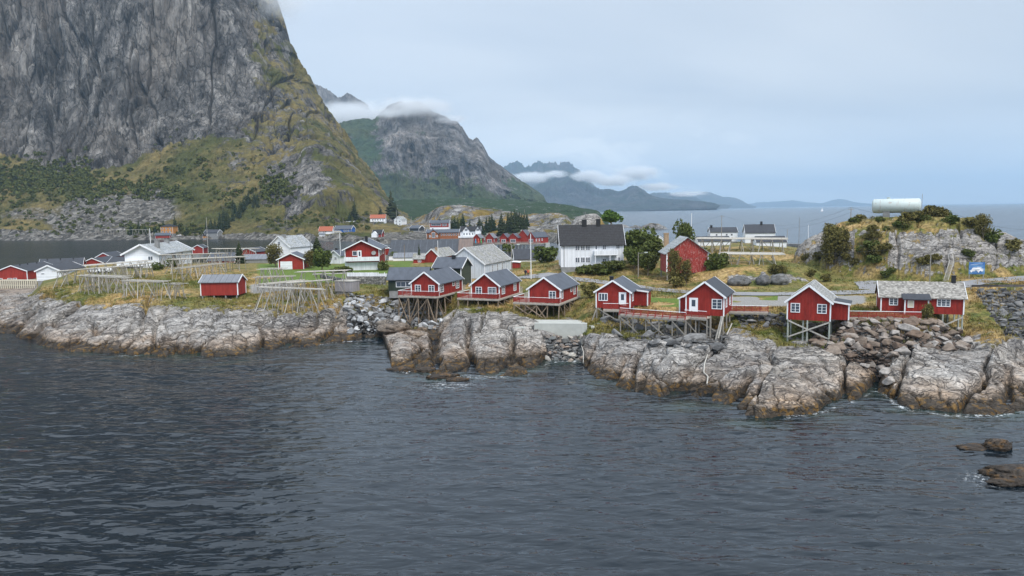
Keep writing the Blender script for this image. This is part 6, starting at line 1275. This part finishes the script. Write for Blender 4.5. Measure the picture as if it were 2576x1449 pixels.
def inpoly(x,y,P):
    c=False; j=len(P)-1
    for i in range(len(P)):
        if (P[i][1]>y)!=(P[j][1]>y) and x<(P[j][0]-P[i][0])*(y-P[i][1])/(P[j][1]-P[i][1])+P[i][0]: c=not c
        j=i
    return c
def pile(poly,n,s0,s1,mat,label,group,seed,flatz=.75,sink=.1):
    rd=random.Random(seed); ms=[boulder_mesh(seed*10+k,M[mat],flatz=flatz) for k in range(7)]; us=[p[0] for p in poly];vs=[p[1] for p in poly]; pl=[];tries=0
    while len(pl)<n and tries<n*40:
        tries+=1; u=rd.uniform(min(us),max(us));v=rd.uniform(min(vs),max(vs))
        if not inpoly(u,v,poly): continue
        p=hit(u,v)
        if p is None: continue
        s=rd.uniform(s0,s1)*(1 if rd.random()<.8 else 1.35)
        if any((p-q_).length<.42*(s+t_) for q_,t_ in pl): continue
        pl.append((p,s)); o=bpy.data.objects.new('boulder',rd.choice(ms)); COL.objects.link(o); o.location=p+Vector((0,0,s*sink)); o.scale=(s*rd.uniform(.9,1.25),s*rd.uniform(.85,1.1),s*rd.uniform(.8,1.1)); o.rotation_euler=(rd.uniform(-.35,.35),rd.uniform(-.35,.35),rd.uniform(0,6.28))
        setp(o,label,'boulder',group)
pile(PB,150,1.3,2.1,'bb','brown angular boulder in the revetment below the two slate-roofed cabins','brown boulders of the revetment',41)
pile(PG,100,1.1,1.9,'bg','pale grey quarried boulder heaped beside the tallest pole cabin','grey boulders by the pole cabin',42,.8)
pile(PM_,38,.8,1.4,'bm','mixed brown and grey boulder under the concrete dam wall','boulders under the dam wall',43)
pile(PR_,60,.9,1.7,'bd','dark grey riprap block below the guard rail','dark riprap under the road',44,.8)
pile(PW,34,1.2,2.4,'bd','dark angular rock lying under the slanting red walkway','dark rocks under the walkway',45)
pile(PL,24,.9,1.5,'bd','grey rock in the low heap left of the slate-roofed gable cabin','rock heap left of the slate cabin',46)
def rubble(polys,seed=3):
    rg=np.random.default_rng(seed); base=[]
    for k in range(5):
        m_=boulder_mesh(900+k,M['bd'],9); v=np.array([a.co[:] for a in m_.vertices]); base.append((v,[tuple(p.vertices) for p in m_.polygons]))
    for poly,n_,s0,s1,mt in polys:
        V=[];Fc=[];o_=0; us=[p[0] for p in poly];vs=[p[1] for p in poly]
        for _ in range(n_):
            for t_ in range(20):
                u=rg.uniform(min(us),max(us));v=rg.uniform(min(vs),max(vs))
                if inpoly(u,v,poly): break
            p=hit(u,v)
            if p is None: continue
            b,f=base[rg.integers(5)]; s=rg.uniform(s0,s1); a=rg.uniform(0,6.28); c_,s_=math.cos(a),math.sin(a); w=b*np.array([s*1.2,s,s*.9]); w=np.stack([w[:,0]*c_-w[:,1]*s_,w[:,0]*s_+w[:,1]*c_,w[:,2]],1)+np.array(p); V.append(w); Fc+=[tuple(i+o_ for i in q_) for q_ in f]; o_+=len(w)
        me=bpy.data.meshes.new('rubble'); me.from_pydata(np.concatenate(V).tolist(),[],Fc); me.materials.append(M[mt]); o=bpy.data.objects.new('rubble',me); COL.objects.link(o); o['kind']='stuff'; o['label']='small broken stones filling between the boulders'; o['category']='rubble'
def bigrock(label,u,v,r_,size,mat,seed,dz=0.):
    rd=random.Random(seed); bm=bmesh.new(); bmesh.ops.create_icosphere(bm,subdivisions=4,radius=1)
    co=np.array([v_.co[:] for v_ in bm.verts]); o_=seed*7.3; n_=fbm(co[:,0]*1.3+o_,co[:,1]*1.3,co[:,2]*1.3,4,seed); w1,w2,_=worley(co[:,0]*1.6+o_,co[:,1]*1.6+co[:,2]*1.2,seed); n2=-.18*np.exp(-((w2-w1)/.1)**2)
    for v_,a_,b_ in zip(bm.verts,n_,n2):
        k=1+.35*a_+b_; v_.co=Vector((v_.co.x*size[0]*k,v_.co.y*size[1]*k,v_.co.z*size[2]*k))
    me=bpy.data.meshes.new('rock'); bm.to_mesh(me); bm.free(); me.materials.append(M[mat]); me.polygons.foreach_set('use_smooth',[True]*len(me.polygons))
    o=bpy.data.objects.new('rock',me); COL.objects.link(o); p=atZ(u,v,0) if r_ is None else hit(u,v)
    o.location=(p.x,p.y,(0 if r_ is None else p.z)+dz); o.rotation_euler=(0,0,rd.uniform(-.3,.3)); setp(o,label,'rock')
M['rockw']=None
M['rb']=mat_boulder('brown_rubble',(.10,.075,.06),(.17,.135,.11),(.30,.27,.245)); M['rg']=mat_boulder('grey_rubble',(.13,.13,.13),(.24,.24,.24),(.4,.4,.4))
rubble([(PB,700,.35,.9,'rb'),(PG,420,.35,.8,'rg'),(PM_,200,.3,.6,'rg'),(PR_,420,.35,.9,'bd'),(PW,220,.3,.8,'bd')])
n=NB('wet_shore_rock'); rc,rh,_,_=rock_color(n,1.3); n.bsdf(n.mix(1.,rc,(.62,.55,.48),'MULTIPLY'),.6,n.bump(rh,.8,.15),.35); M['rockw']=n.m
bigrock('rounded brown boulder standing in the shallows near the corner',2508,1128,None,(1.25,.9,.62),'rockw',3,.2)
bigrock('flat wave-washed rock ledge with seaweed at its tip',2455,1125,None,(2.1,.9,.26),'rockw',5,-.02)
bigrock('dark cracked rock cut by the right picture edge',2568,1195,None,(3.0,2.0,.75),'rockw',8,.0)
bigrock('small dark rock lapped by foam under the cracked one',2540,1213,None,(1.6,.8,.3),'rockw',9,.0)
bigrock('large smooth tan boulder at the foot of the grey riprap',990,836,1,(3.4,2.4,1.7),'rockw',12,.6)
bigrock('low tide-washed rock tongue in front of the grassy outcrop',1112,947,None,(2.3,1.2,.45),'rockw',15,-.02)
bigrock('flat weedy rock right of the tide-washed rock tongue',1150,955,None,(1.6,.8,.28),'rockw',19,-.02)
bigrock('knobbly weedy rock between the tide-washed rock tongue and the cove',1070,932,None,(1.9,1.1,.5),'rockw',20,.0)
bigrock('small tide-washed rock beside the leftmost cove outcrop',1005,930,None,(1.9,1.0,.4),'rockw',17,.0)
for i,(l,u0,u1,y0,y1) in enumerate((('grey boulder beneath the knoll rack, widest of three',534,850,1040,1215),('grey boulder beneath the knoll rack, middle one',960,1140,1025,1210),('grey boulder beneath the knoll rack, nearest the green bank',1170,1440,1000,1210))):
    u,v=q(7,(u0+u1)/2,(y0+y1)/2+20); bigrock(l,u,v,1,((u1-u0)*.1667*150/1860/2,1.6,(y1-y0)*.1667*150/1860/2*1.1),'bd',21+i,.4)
def skerry(u,v,wpx,hpx,seed):
    c=atZ(u,v,0); r_=math.hypot(c.x,c.y); w_=wpx/F*r_/2; h_=hpx/F*r_; a_=np.linspace(0,2*np.pi,49); k_=np.linspace(0,1.15,16); AA,KK=np.meshgrid(a_,k_)
    rr_=KK*w_*(1+.25*np.sin(AA*2+seed)+.12*np.sin(AA*5+seed*2)); x=c.x+rr_*np.cos(AA);y=c.y+rr_*np.sin(AA)*.8; z=h_*np.clip(1-KK**2.2,-1,1)+h_*.25*fbm(x*.2,y*.2,x*0,3,seed)*np.clip(1.1-KK,0,1)-.5
    P=np.stack([x,y,z],-1)[:,::-1]; grid_mesh('terrain',P[::1],M['hills'],{'veg':np.where(z>h_*.75,.6,.05),'scree':z*0})
skerry(1645,576,62,15,3); skerry(1598,573,44,7,5); skerry(1560,572,40,9,7); skerry(2385,606,60,6,9)
# ================================================================== trees
def leafmat(name,c0,c1):
    n=NB(name); oi=n('ShaderNodeObjectInfo'); g=n('ShaderNodeNewGeometry'); f=n.noise(n.coords('Object'),.9,4,.6); r_=g.outputs['Random Per Island']
    col=n.mix(n.math('ADD',n.math('MULTIPLY',f,.6),n.math('MULTIPLY',r_,.4)),c0,c1); col=n.mix(n.math('MULTIPLY',oi.outputs['Random'],.3),col,(.10,.085,.03)); m=n.bsdf(col,.85,None,.1); return m
M['leaf']=leafmat('green_leaves',(.03,.048,.014),(.14,.17,.045)); M['leafolive']=leafmat('olive_leaves',(.05,.05,.018),(.22,.19,.06)); M['leafbright']=leafmat('bright_leaves',(.03,.07,.012),(.13,.22,.04)); M['needle']=leafmat('spruce_needles',(.012,.024,.014),(.045,.075,.032)); M['twig']=flat('grey_twigs',(.12,.10,.085),.9,.2)
def crown_mesh(seed,w,d,h,nl,leaf,mat,z0=0,lobes=7,fill=.55):
    rg=np.random.default_rng(seed); L_=[(rg.uniform(-.55,.55)*w,rg.uniform(-.55,.55)*d,z0+h*rg.uniform(.25,.8),rg.uniform(.35,.6)) for _ in range(lobes)]+[(0,0,z0+h*.5,.75)]
    pts=[];
    per=nl//len(L_)
    for lx,ly,lz,s in L_:
        v=rg.normal(size=(per,3)); v/=np.linalg.norm(v,axis=1)[:,None]; r_=rg.uniform(fill,1.05,per)[:,None]**.6; p=v*r_*np.array([w*s,d*s,h*s*.62]); p+=np.array([lx,ly,lz])
        bump_=fbm(p[:,0]*2/leaf*.2,p[:,1]*2/leaf*.2,p[:,2]*2/leaf*.2,2,seed); p=p[bump_>-.35]; pts.append(p)
    P=np.concatenate(pts); P=P[P[:,2]>z0+.02*h]; n_=len(P); a=rg.normal(size=(n_,3)); a/=np.linalg.norm(a,axis=1)[:,None]; b=np.cross(a,rg.normal(size=(n_,3))); b/=np.linalg.norm(b,axis=1)[:,None]+1e-9; s=leaf*rg.uniform(.6,1.3,(n_,1))
    V=np.stack([P-a*s*.6-b*s*.35,P+a*s*.1-b*s*.5,P+a*s*.6+b*s*.1,P-a*s*.1+b*s*.5],1).reshape(-1,3)
    me=bpy.data.meshes.new('crown'); me.from_pydata(V.tolist(),[],np.arange(len(V)).reshape(-1,4).tolist()); me.materials.append(mat); return me
def trunk_mesh(seed,h,r,spread,nb=6,mat='woodbrown'):
    rd=random.Random(seed); m=MB_(); m.tube((0,0,-.4),(0,0,h*.45),r,r*.7,7); m.tube((0,0,h*.45),(rd.uniform(-.2,.2),0,h*.8),r*.7,r*.25,6)
    for k in range(nb):
        a=rd.uniform(0,6.28); z=h*rd.uniform(.15,.5); e=Vector((math.cos(a)*spread*rd.uniform(.4,.8),math.sin(a)*spread*rd.uniform(.4,.8),z+h*rd.uniform(.2,.45))); m.tube((0,0,z),e,r*.5,r*.12,5)
    return m.mesh('trunk',M[mat])
def spruce_mesh(seed,h,w,mat,tiers=15,per=15):
    rg=random.Random(seed); m=MB_()
    for t in range(tiers):
        k=t/tiers; z=h*(.06+.92*k); rw=w*(1-k)**.85*rg.uniform(.85,1.15)
        for j in range(max(5,int(per*(1-k*.6)))):
            a=rg.uniform(0,6.28); l=rw*rg.uniform(.65,1.12); ca_,sa_=math.cos(a),math.sin(a); zz=z+rg.uniform(-.3,.3)*h/tiers; dr=l*rg.uniform(.15,.45); ww=l*.28+.1
            tip=(ca_*l,sa_*l,zz-dr*.6); m.quad((ca_*.05,sa_*.05,zz+h*.035),(ca_*l*.55-sa_*ww,sa_*l*.55+ca_*ww,zz-dr*.5),tip,(ca_*l*.55+sa_*ww,sa_*l*.55-ca_*ww,zz-dr*.5)); m.quad((ca_*.05,sa_*.05,zz+h*.04),tip,(ca_*l*.5,sa_*l*.5,zz-dr-ww*.8))
    return m.mesh('crown',mat)
class Plant:
    def __init__(s,name,cat,crown,trunk): s.n,s.c,s.cr,s.tr=name,cat,crown,trunk
    def put(s,p,label,sc=1,yaw=None,group=None):
        t=thing(s.n,label,s.c,p,random.uniform(0,6.28) if yaw is None else yaw,group); t.scale=(sc,)*3 if not hasattr(sc,'__len__') else sc
        for nm,me in(('trunk',s.tr),('crown',s.cr)):
            if me: o=bpy.data.objects.new(nm,me); COL.objects.link(o); o.parent=t
        return t
SP=[Plant('spruce_tree','spruce',spruce_mesh(60+i,10,2.6,M['needle']),MB_().tube((0,0,-.5),(0,0,9.5),.22,.04,6).mesh('trunk',M['woodbrown'])) for i in range(4)]
BU=[Plant('bush','bush',crown_mesh(70+i,1.5,1.5,2.0,900,.30,M['leaf']),trunk_mesh(70+i,1.6,.07,1.0,5)) for i in range(3)]
BO=[Plant('bush','bush',crown_mesh(80+i,1.5,1.5,2.0,800,.28,M['leafolive'],fill=.3),trunk_mesh(80+i,1.8,.06,1.1,8,'twig')) for i in range(3)]
TR=[Plant('tree','tree',crown_mesh(90+i,3.0,3.0,5.0,2600,.42,M['leaf'],1.2,9),trunk_mesh(90+i,5.5,.22,2.2,8)) for i in range(2)]
TB=Plant('tree','tree',crown_mesh(99,3.0,3.0,4.6,2200,.5,M['leafbright'],1.0,9),trunk_mesh(99,5.0,.2,2.2,8))
TO=Plant('tree','tree',crown_mesh(97,2.6,2.6,6.5,2200,.32,M['leafolive'],.8,10,.25),trunk_mesh(97,7.5,.16,2.2,14,'twig'))
def gput(pl,u,r,label,sc,group=None,dz=0):
    p=pd([(u,r,0)])[0]; p.z=gz(p.x,p.y)-.1+dz; return pl.put(p,label,sc,None,group)
def ppx(pl,z_,x_,y_,label,sc,group=None):
    u,v=q(z_,x_,y_); p=hit(u,v) or atZ(u,v,7); return pl.put(p-Vector((0,0,.15)),label,sc,None,group)
ppx(SP[0],2,590,545,'broad dark spruce beside the red garage',(1.45,1.45,.95)); ppx(TR[0],2,630,600,'round dense green tree in front of the broad spruce',(.95,.95,.95)); ppx(TO,2,505,575,'olive leafless-looking shrub tree between garage and spruce',(.8,.8,.7))
ppx(TO,2,190,560,'bare-branched olive tree left of the red garage',(1.2,1.2,.9)); gput(SP[1],596,250,'lone spruce rising behind the racks and quay roofs',(.95,.95,.75)); 
ppx(SP[2],5,1800,960,'thin ragged pine by the low red outhouse',(.4,.4,.62)); ppx(BU[0],5,1225,1080,'rounded bush at the corner of the tall red house',(1.3,1.3,1.6)); ppx(BU[1],2,825,622,'low leafy bush on the lawn under the white balcony',(2.3,1.4,1.0)); ppx(BU[2],5,1395,855,'small dark bush by the tarred storehouse',(.9,.9,.9))
ppx(BU[0],1,1495,590,'green shrub by the broad white house corner',1.3); ppx(BU[2],1,1640,560,'dark low shrub at the broad white house wall',1.3)
for i,(x_,y_,s_) in enumerate(((690,530,1.6),(800,530,1.8),(930,520,1.8),(880,560,1.5),(1000,560,1.6))): gput(BU[i%3],1288+x_*.264,(170 if i%2 else 171.5)/math.cos(az(1288+x_*.264)),'clipped garden bush under the windows of the big white house',(s_*1.1,s_*.9,s_*.72),'garden bushes of the big white house')
for i,(x_,r_,s_,lb) in enumerate(((1130,182,1.15,'dark tree touching the right gable of the big white house'),(1200,186,1.25,'tallest dark tree at the back of the clump beside the big white house'),(1270,180,1.3,'broadest dark tree of the clump behind the street lamp'),(1340,176,1.1,'dark tree of the clump next to the worn barn wall'),(1170,174,.8,'low front tree of the clump near the big white house'),(1300,170,.85,'low front tree of the clump near the street lamp head'))): gput(TR[i%2],1288+x_*.264,r_,lb,s_,'tree clump beside the worn barn')
gput(TR[0],1288+1665*.264,205,'tall open tree behind the worn barn roof',(1.0,1.0,1.35)); gput(TB,1288+945*.264,255,'bright green rounded tree behind the big white house roof',(1.5,1.5,1.0),dz=9); 
gput(BU[1],1288+300*.264,215,'round green bush by the harbour house railing',(3.2,3,2.4)); ppx(BU[2],6,1300,800,'yellow-green bush at the barn and lamp post',(1.5,1.5,1.8))
ppx(TO,3,1540,745,'thin twiggy tree growing against the worn barn front',(.75,.75,1.0)); ppx(TO,3,1660,740,'lower olive tree beside the twiggy one at the barn front',(.65,.65,.7)); ppx(BO[0],3,1560,755,'olive scrub at the foot of the barn trees',(2,1.2,1.2))
ppx(BU[0],3,1930,580,'dark green bush right of the worn barn',(1.9,1.5,1.9)); ppx(BU[1],3,1990,560,'dark bush spreading behind the knoll rack',(1.8,1.5,1.5)); gput(BU[2],1760,196,'dark bush tucked behind the worn barn eave',(1.8,1.8,1.4))
ppx(BO[1],3,760,850,'tangled olive bush on the bank behind the third pole cabin',(1.6,1.2,1.3)); ppx(BO[2],4,1505,1255,'rose bush growing through the red walkway rail',(.75,.6,1.3))
# trees and scrub of the tank hill
for i,(x_,y_,s_) in enumerate(((640,740,1.15),(585,640,.9),(700,700,.9),(560,760,.8))): ppx(TO,4,x_,y_,('tallest olive tree on the left flank of the tank hill','olive tree on the seaward edge of the tank hill flank','olive tree tucked against the steep left face of the tank hill','smallest olive tree at the left foot of the tank hill')[i],s_,'trees left of the tank hill')
hl=[(870,330,1.4),(930,300,1.5),(1000,290,1.3),(1060,330,1.0),(830,350,1.2),(1340,330,1.7),(1400,320,1.6),(1300,370,1.4),(1460,330,1.6),(1250,390,1.2),(1560,270,1.8),(1640,260,2.2),(1600,290,1.9),(1690,290,1.4),(1750,350,1.4),(1000,430,1.3),(950,500,1.1),(1050,480,1.1),(1120,420,1.0),(1000,600,1.6),(1060,640,1.6),(960,660,1.4),(1110,600,1.3),(880,620,1.2),(1020,720,1.3),(1560,720,1.3),(1480,740,1.1),(1620,690,1.0),(1930,660,1.0),(1890,640,.9),(720,620,1.3),(760,700,1.2),(820,740,1.1),(1180,810,.9),(1120,850,.9)]
def hlab(x_,y_):
    if y_>590: return ('scrub bush at the foot of the tank hill behind the gravel loop' if x_<1250 else 'scrub bush on the grey rock face near the cliff ladder')
    if x_<1010 and y_<400: return 'scrub bush on the skyline left of the tank'
    if x_>1480 and y_<400: return 'tall scrub bush on the skyline right of the tank'
    if y_<400: return 'scrub bush directly in front of the tank'
    return 'scrub bush on the grassy slope below the tank'
for i,(x_,y_,s_) in enumerate(hl): lb_=hlab(x_,y_); ppx((BO+BU)[i%5],4,x_,y_,lb_,(s_*.9,s_*.85,s_*.66),lb_.replace('bush','bushes'))
ppx(TO,4,2050,500,'wind-bent tree at the seaward end of the tank hill',(.8,.8,.7)); ppx(BU[0],4,2130,525,'round bush next to the wind-bent tree',(1.8,1.5,1.6)); ppx(BO[0],4,1920,390,'twiggy shrub on the ridge right of the tank',(1.4,1.4,1.2)); ppx(BO[1],4,2330,620,'small shrub near the right picture edge',1.3)
for i,(x_,y_,s_) in enumerate(((480,690,.9),(60,830,1.0),(150,820,.9),(540,905,.9),(400,860,.8),(350,700,.9))): ppx(BO[i%3],4,x_,y_,'low scrub in the green hollow left of the gravel loop',s_,'scrub in the green hollow')
# far spruces
def fput(u,vb,vt,r_,label,group,wd=1.0):
    p=pd([(u,r_,0)])[0]; p.z=farz(p.x,p.y); top=atR(u,vt,r_).z; h_=max(5,min(top-p.z,24)); SP[random.randrange(4)].put(p-Vector((0,0,.3)),label,(h_/10*wd,h_/10*wd,h_/10),None,group)
for x_,yt,w_ in((400,230,1.2),(440,210,1.2),(490,215,1.1),(540,240,1.1),(575,150,1.0),(685,265,1.2),(760,330,1.0),(835,200,1.3),(880,260,1.2),(950,210,1.1),(1000,200,1.1),(1040,160,1.1),(1075,230,1.2),(1190,135,1.0),(1160,250,1.1),(1235,260,1.2),(1300,130,1.1),(1350,110,1.1),(1400,80,1.1),(1440,110,1.1),(1480,120,1.0),(1520,150,1.0),(1560,140,.9),(1600,145,.9),(1330,200,1.2),(1380,240,1.3),(1440,260,1.3),(1290,300,1.2),(1020,390,1.0)):
    u,v=q(6,x_,yt); fput(u,0,v,random.uniform(575,640),'dark spruce in the belt behind the harbour cabins','spruce belt behind the harbour',w_)
rd=random.Random(5)
for k in range(46):
    t_=rd.random(); u=525+115*t_+rd.uniform(-12,12); v0=592-85*t_+rd.uniform(-14,14); d=Vector(ray(u,v0)).normalized(); h_=MB.ray_cast(Vector((0,0,CAMH)),d)
    if h_[0]: s_=rd.uniform(.8,1.35); SP[k%4].put(h_[0]-Vector((0,0,.5)),'dark spruce in the plantation climbing the spur',s_,None,'spruce plantation on the spur')
for u,v,s_ in((330,590,1.2),(350,588,1.4),(366,590,1.1),(412,585,1.3),(441,582,1.6),(391,590,1.0),(470,592,1.0),(985,545,3.0),(1075-80,550,2.0),(957,545,1.2),(892,550,2.0),(880,560,1.2)):
    d=Vector(ray(u,v)).normalized(); h_=MB.ray_cast(Vector((0,0,CAMH)),d)
    if h_[0]: SP[1].put(h_[0]-Vector((0,0,.5)),'single dark spruce near the houses of the opposite shore',(s_*1.1,s_*1.1,s_),None,'scattered spruces on the opposite shore')
# mountain scrub: one mass
def scrub():
    rg=np.random.default_rng(12); bl=[]; rd=random.Random(9)
    def add(n,uf,s0,s1):
        for _ in range(n):
            u,v=uf(); d=Vector(ray(u,v)).normalized(); h_=MB.ray_cast(Vector((0,0,CAMH)),d)
            if h_[0]: bl.append((h_[0],rd.uniform(s0,s1)))
    add(620,lambda:(rd.uniform(-60,230),rd.gauss(452,24)),1.8,4.6)
    add(200,lambda:(rd.uniform(-60,300),rd.gauss(500,34)),1.0,2.6)
    add(160,lambda:(rd.uniform(200,420),rd.gauss(470,18)),2.2,4.5)
    add(90,lambda:(lambda c:(c[0]+rd.gauss(0,9),c[1]+rd.gauss(0,6)))(rd.choice([(410,490),(430,480),(450,430),(470,495),(520,440),(535,480),(505,410),(560,500),(575,520),(430,425),(395,465),(600,490)])),1.8,4.2)
    add(90,lambda:(rd.uniform(380,640),rd.gauss(470,55)),.8,2.2)
    add(90,lambda:(rd.gauss(690,30),rd.gauss(470,22)),2.5,4.5)
    add(70,lambda:(rd.uniform(380,660),rd.gauss(400,30)),1.0,2.4)
    add(70,lambda:(rd.uniform(-60,400),rd.gauss(572,12)),1.2,2.6)
    add(110,lambda:(rd.uniform(320,520),rd.gauss(582,7)),1.5,3.5)
    add(90,lambda:(rd.uniform(650,930),rd.gauss(560,16)),1.2,3.0)
    V=[];
    for p,s in bl:
        n_=44; v=rg.normal(size=(n_,3)); v/=np.linalg.norm(v,axis=1)[:,None]; P=np.array(p)+v*np.array([s,s,s*.75])*rg.uniform(.5,1,(n_,1)); P[:,2]+=s*.35
        a=rg.normal(size=(n_,3));a/=np.linalg.norm(a,axis=1)[:,None];b=np.cross(a,rg.normal(size=(n_,3)));b/=np.linalg.norm(b,axis=1)[:,None]; k=s*.36
        V.append(np.stack([P-a*k,P-b*k*.8,P+a*k,P+b*k*.8],1).reshape(-1,3))
    V=np.concatenate(V); me=bpy.data.meshes.new('scrub'); me.from_pydata(V.tolist(),[],np.arange(len(V)).reshape(-1,4).tolist()); me.materials.append(M['scrubleaf']); o=bpy.data.objects.new('undergrowth',me); COL.objects.link(o); o['kind']='stuff'; o['label']='dark green birch scrub spread over the mountain slopes'; o['category']='undergrowth'
M['scrubleaf']=leafmat('scrub_leaves',(.03,.045,.012),(.12,.14,.035)); scrub()
# grass tufts of the islet: one mass
def grass():
    nr,nc=GP.shape[:2]; v=veg.reshape(-1); P=GP.reshape(-1,3); r_=np.hypot(P[:,0],P[:,1]); dz=P[:,2]
    w=((v>.5)&(r_<215)&(dz>1.5)&(gravel.reshape(-1)<.3)&(lawn.reshape(-1)<.3)); idx=np.nonzero(w)[0]; rg=np.random.default_rng(3)
    a=np.abs(fbm(P[idx,0]*.18,P[idx,1]*.18,P[idx,0]*0,3,88)+.15); pr_=np.clip(a*2.2,0,1)*1.0; idx=idx[rg.random(len(idx))<pr_]; idx=rg.choice(idx,min(22000,len(idx)),replace=False)
    p=P[idx]; n_=len(p); V=[];F_a=[]
    for b in range(6):
        ang=rg.uniform(0,6.28,n_); h=rg.uniform(.2,.55,n_)*np.clip(1+.6*fbm(p[:,0]*.1,p[:,1]*.1,p[:,0]*0,2,4),.4,1.6); l=rg.uniform(.05,.35,n_); o=np.stack([rg.uniform(-.25,.25,n_),rg.uniform(-.25,.25,n_),np.full(n_,-.05)],1); wv=np.stack([np.cos(ang),np.sin(ang),0*ang],1)*.055; t=np.stack([np.cos(ang+1.5)*l,np.sin(ang+1.5)*l,h],1)
        V.append(np.stack([p+o-wv,p+o+wv,p+o+t],1).reshape(-1,3))
    V=np.concatenate(V); me=bpy.data.meshes.new('grass'); me.from_pydata(V.tolist(),[],np.arange(len(V)).reshape(-1,3).tolist()); me.materials.append(M['grassblade']); o=bpy.data.objects.new('grass',me); COL.objects.link(o); o['kind']='stuff'; o['label']='rough tan and green grass over the islet'; o['category']='grass'
n=NB('grass_blades'); gc,_=grass_color(n); g=n('ShaderNodeNewGeometry'); n.bsdf(n.mix(1.,gc,n.ramp(g.outputs['Random Per Island'],[(0,.7),(1,1.7)]),'MULTIPLY'),.9,None,.1); M['grassblade']=n.m
grass()
# ================================================================== low clouds on the peaks, as volumes inside the haze
def low_cloud(u,v,r_,sx,sy,sz,dens,seed,fs=2.2,thr=.45,yaw=0):
    n=NB('low_cloud_air'); tc=n('ShaderNodeTexCoord'); v_=n('ShaderNodeVolumePrincipled'); v_.inputs['Color'].default_value=(.97,.985,1,1); v_.inputs['Anisotropy'].default_value=.1
    ln=n('ShaderNodeVectorMath',operation='LENGTH'); n.link(tc.outputs['Object'],ln.inputs[0]); f=n.rng(ln.outputs['Value'],.98,.25,0,1)
    mp=n('ShaderNodeMapping'); n.link(tc.outputs['Object'],mp.inputs[0]); mp.inputs['Location'].default_value=(seed*3.1,seed*1.7,0); mp.inputs['Scale'].default_value=(1,1,max(.35,sz/sx*1.6)); nz=n.noise(mp.outputs[0],fs,5,.6,.4)
    d=n.math('MULTIPLY',n.rng(n.math('ADD',n.math('MULTIPLY',f,.55),n.math('SUBTRACT',nz,.5)),thr-.25,thr+.25,0,1,True),dens); n.link(d,v_.inputs['Density']); n.link(v_.outputs[0],n.out.inputs['Volume'])
    me=bpy.data.meshes.new('low_cloud'); bm=bmesh.new(); bmesh.ops.create_icosphere(bm,subdivisions=3,radius=1); bm.to_mesh(me); bm.free(); me.materials.append(n.m)
    o=bpy.data.objects.new('low_cloud',me); COL.objects.link(o); p=atR(u,v,r_); o.location=p; o.scale=(sx,sy,sz); o.rotation_euler=(0,0,yaw); o['kind']='stuff'; n.m.cycles.volume_step_rate=1.0
    return o
low_cloud(1045,270,2900,200,180,52,.016,1,3.2,.36)
low_cloud(1135,300,2800,100,120,26,.012,2,3.2,.42)
low_cloud(985,285,2850,120,120,28,.02,6,2.4,.42)
low_cloud(880,288,3600,340,220,80,.014,3,3.2,.34)
low_cloud(1335,447,7000,260,300,70,.020,4,2.6,.36)
low_cloud(1395,438,7000,170,250,45,.016,9,2.6,.36)
low_cloud(1480,442,7300,240,260,85,.020,5,3.0,.38)
low_cloud(1540,455,7300,300,300,75,.020,15,3.0,.38)
low_cloud(1600,435,7600,330,300,110,.018,16,3.2,.40)
low_cloud(1655,470,7600,300,300,60,.016,8,3.0,.38)
low_cloud(1730,488,7600,300,300,40,.010,18,3.0,.38)
low_cloud(688,2,1250,90,80,50,.018,7,3.0,.45)
print('all',time.time()-T0)
#HAZE
def haze():
    m=NB('haze_air'); v=m('ShaderNodeVolumePrincipled'); v.inputs['Density'].default_value=7e-5; v.inputs['Color'].default_value=(.56,.78,1.0,1); v.inputs['Anisotropy'].default_value=.2
    m.link(v.outputs[0],m.out.inputs['Volume'])
    me=bpy.data.meshes.new('haze'); bm=bmesh.new(); bmesh.ops.create_cube(bm,size=1)
    for vv in bm.verts: vv.co=Vector((vv.co.x*56000,vv.co.y*30000+11500,(-12 if vv.co.z<0 else 1010)))
    bm.to_mesh(me); me.materials.append(m.m); o=bpy.data.objects.new('haze',me); COL.objects.link(o); o['kind']='stuff'
haze()
print('script',time.time()-T0)
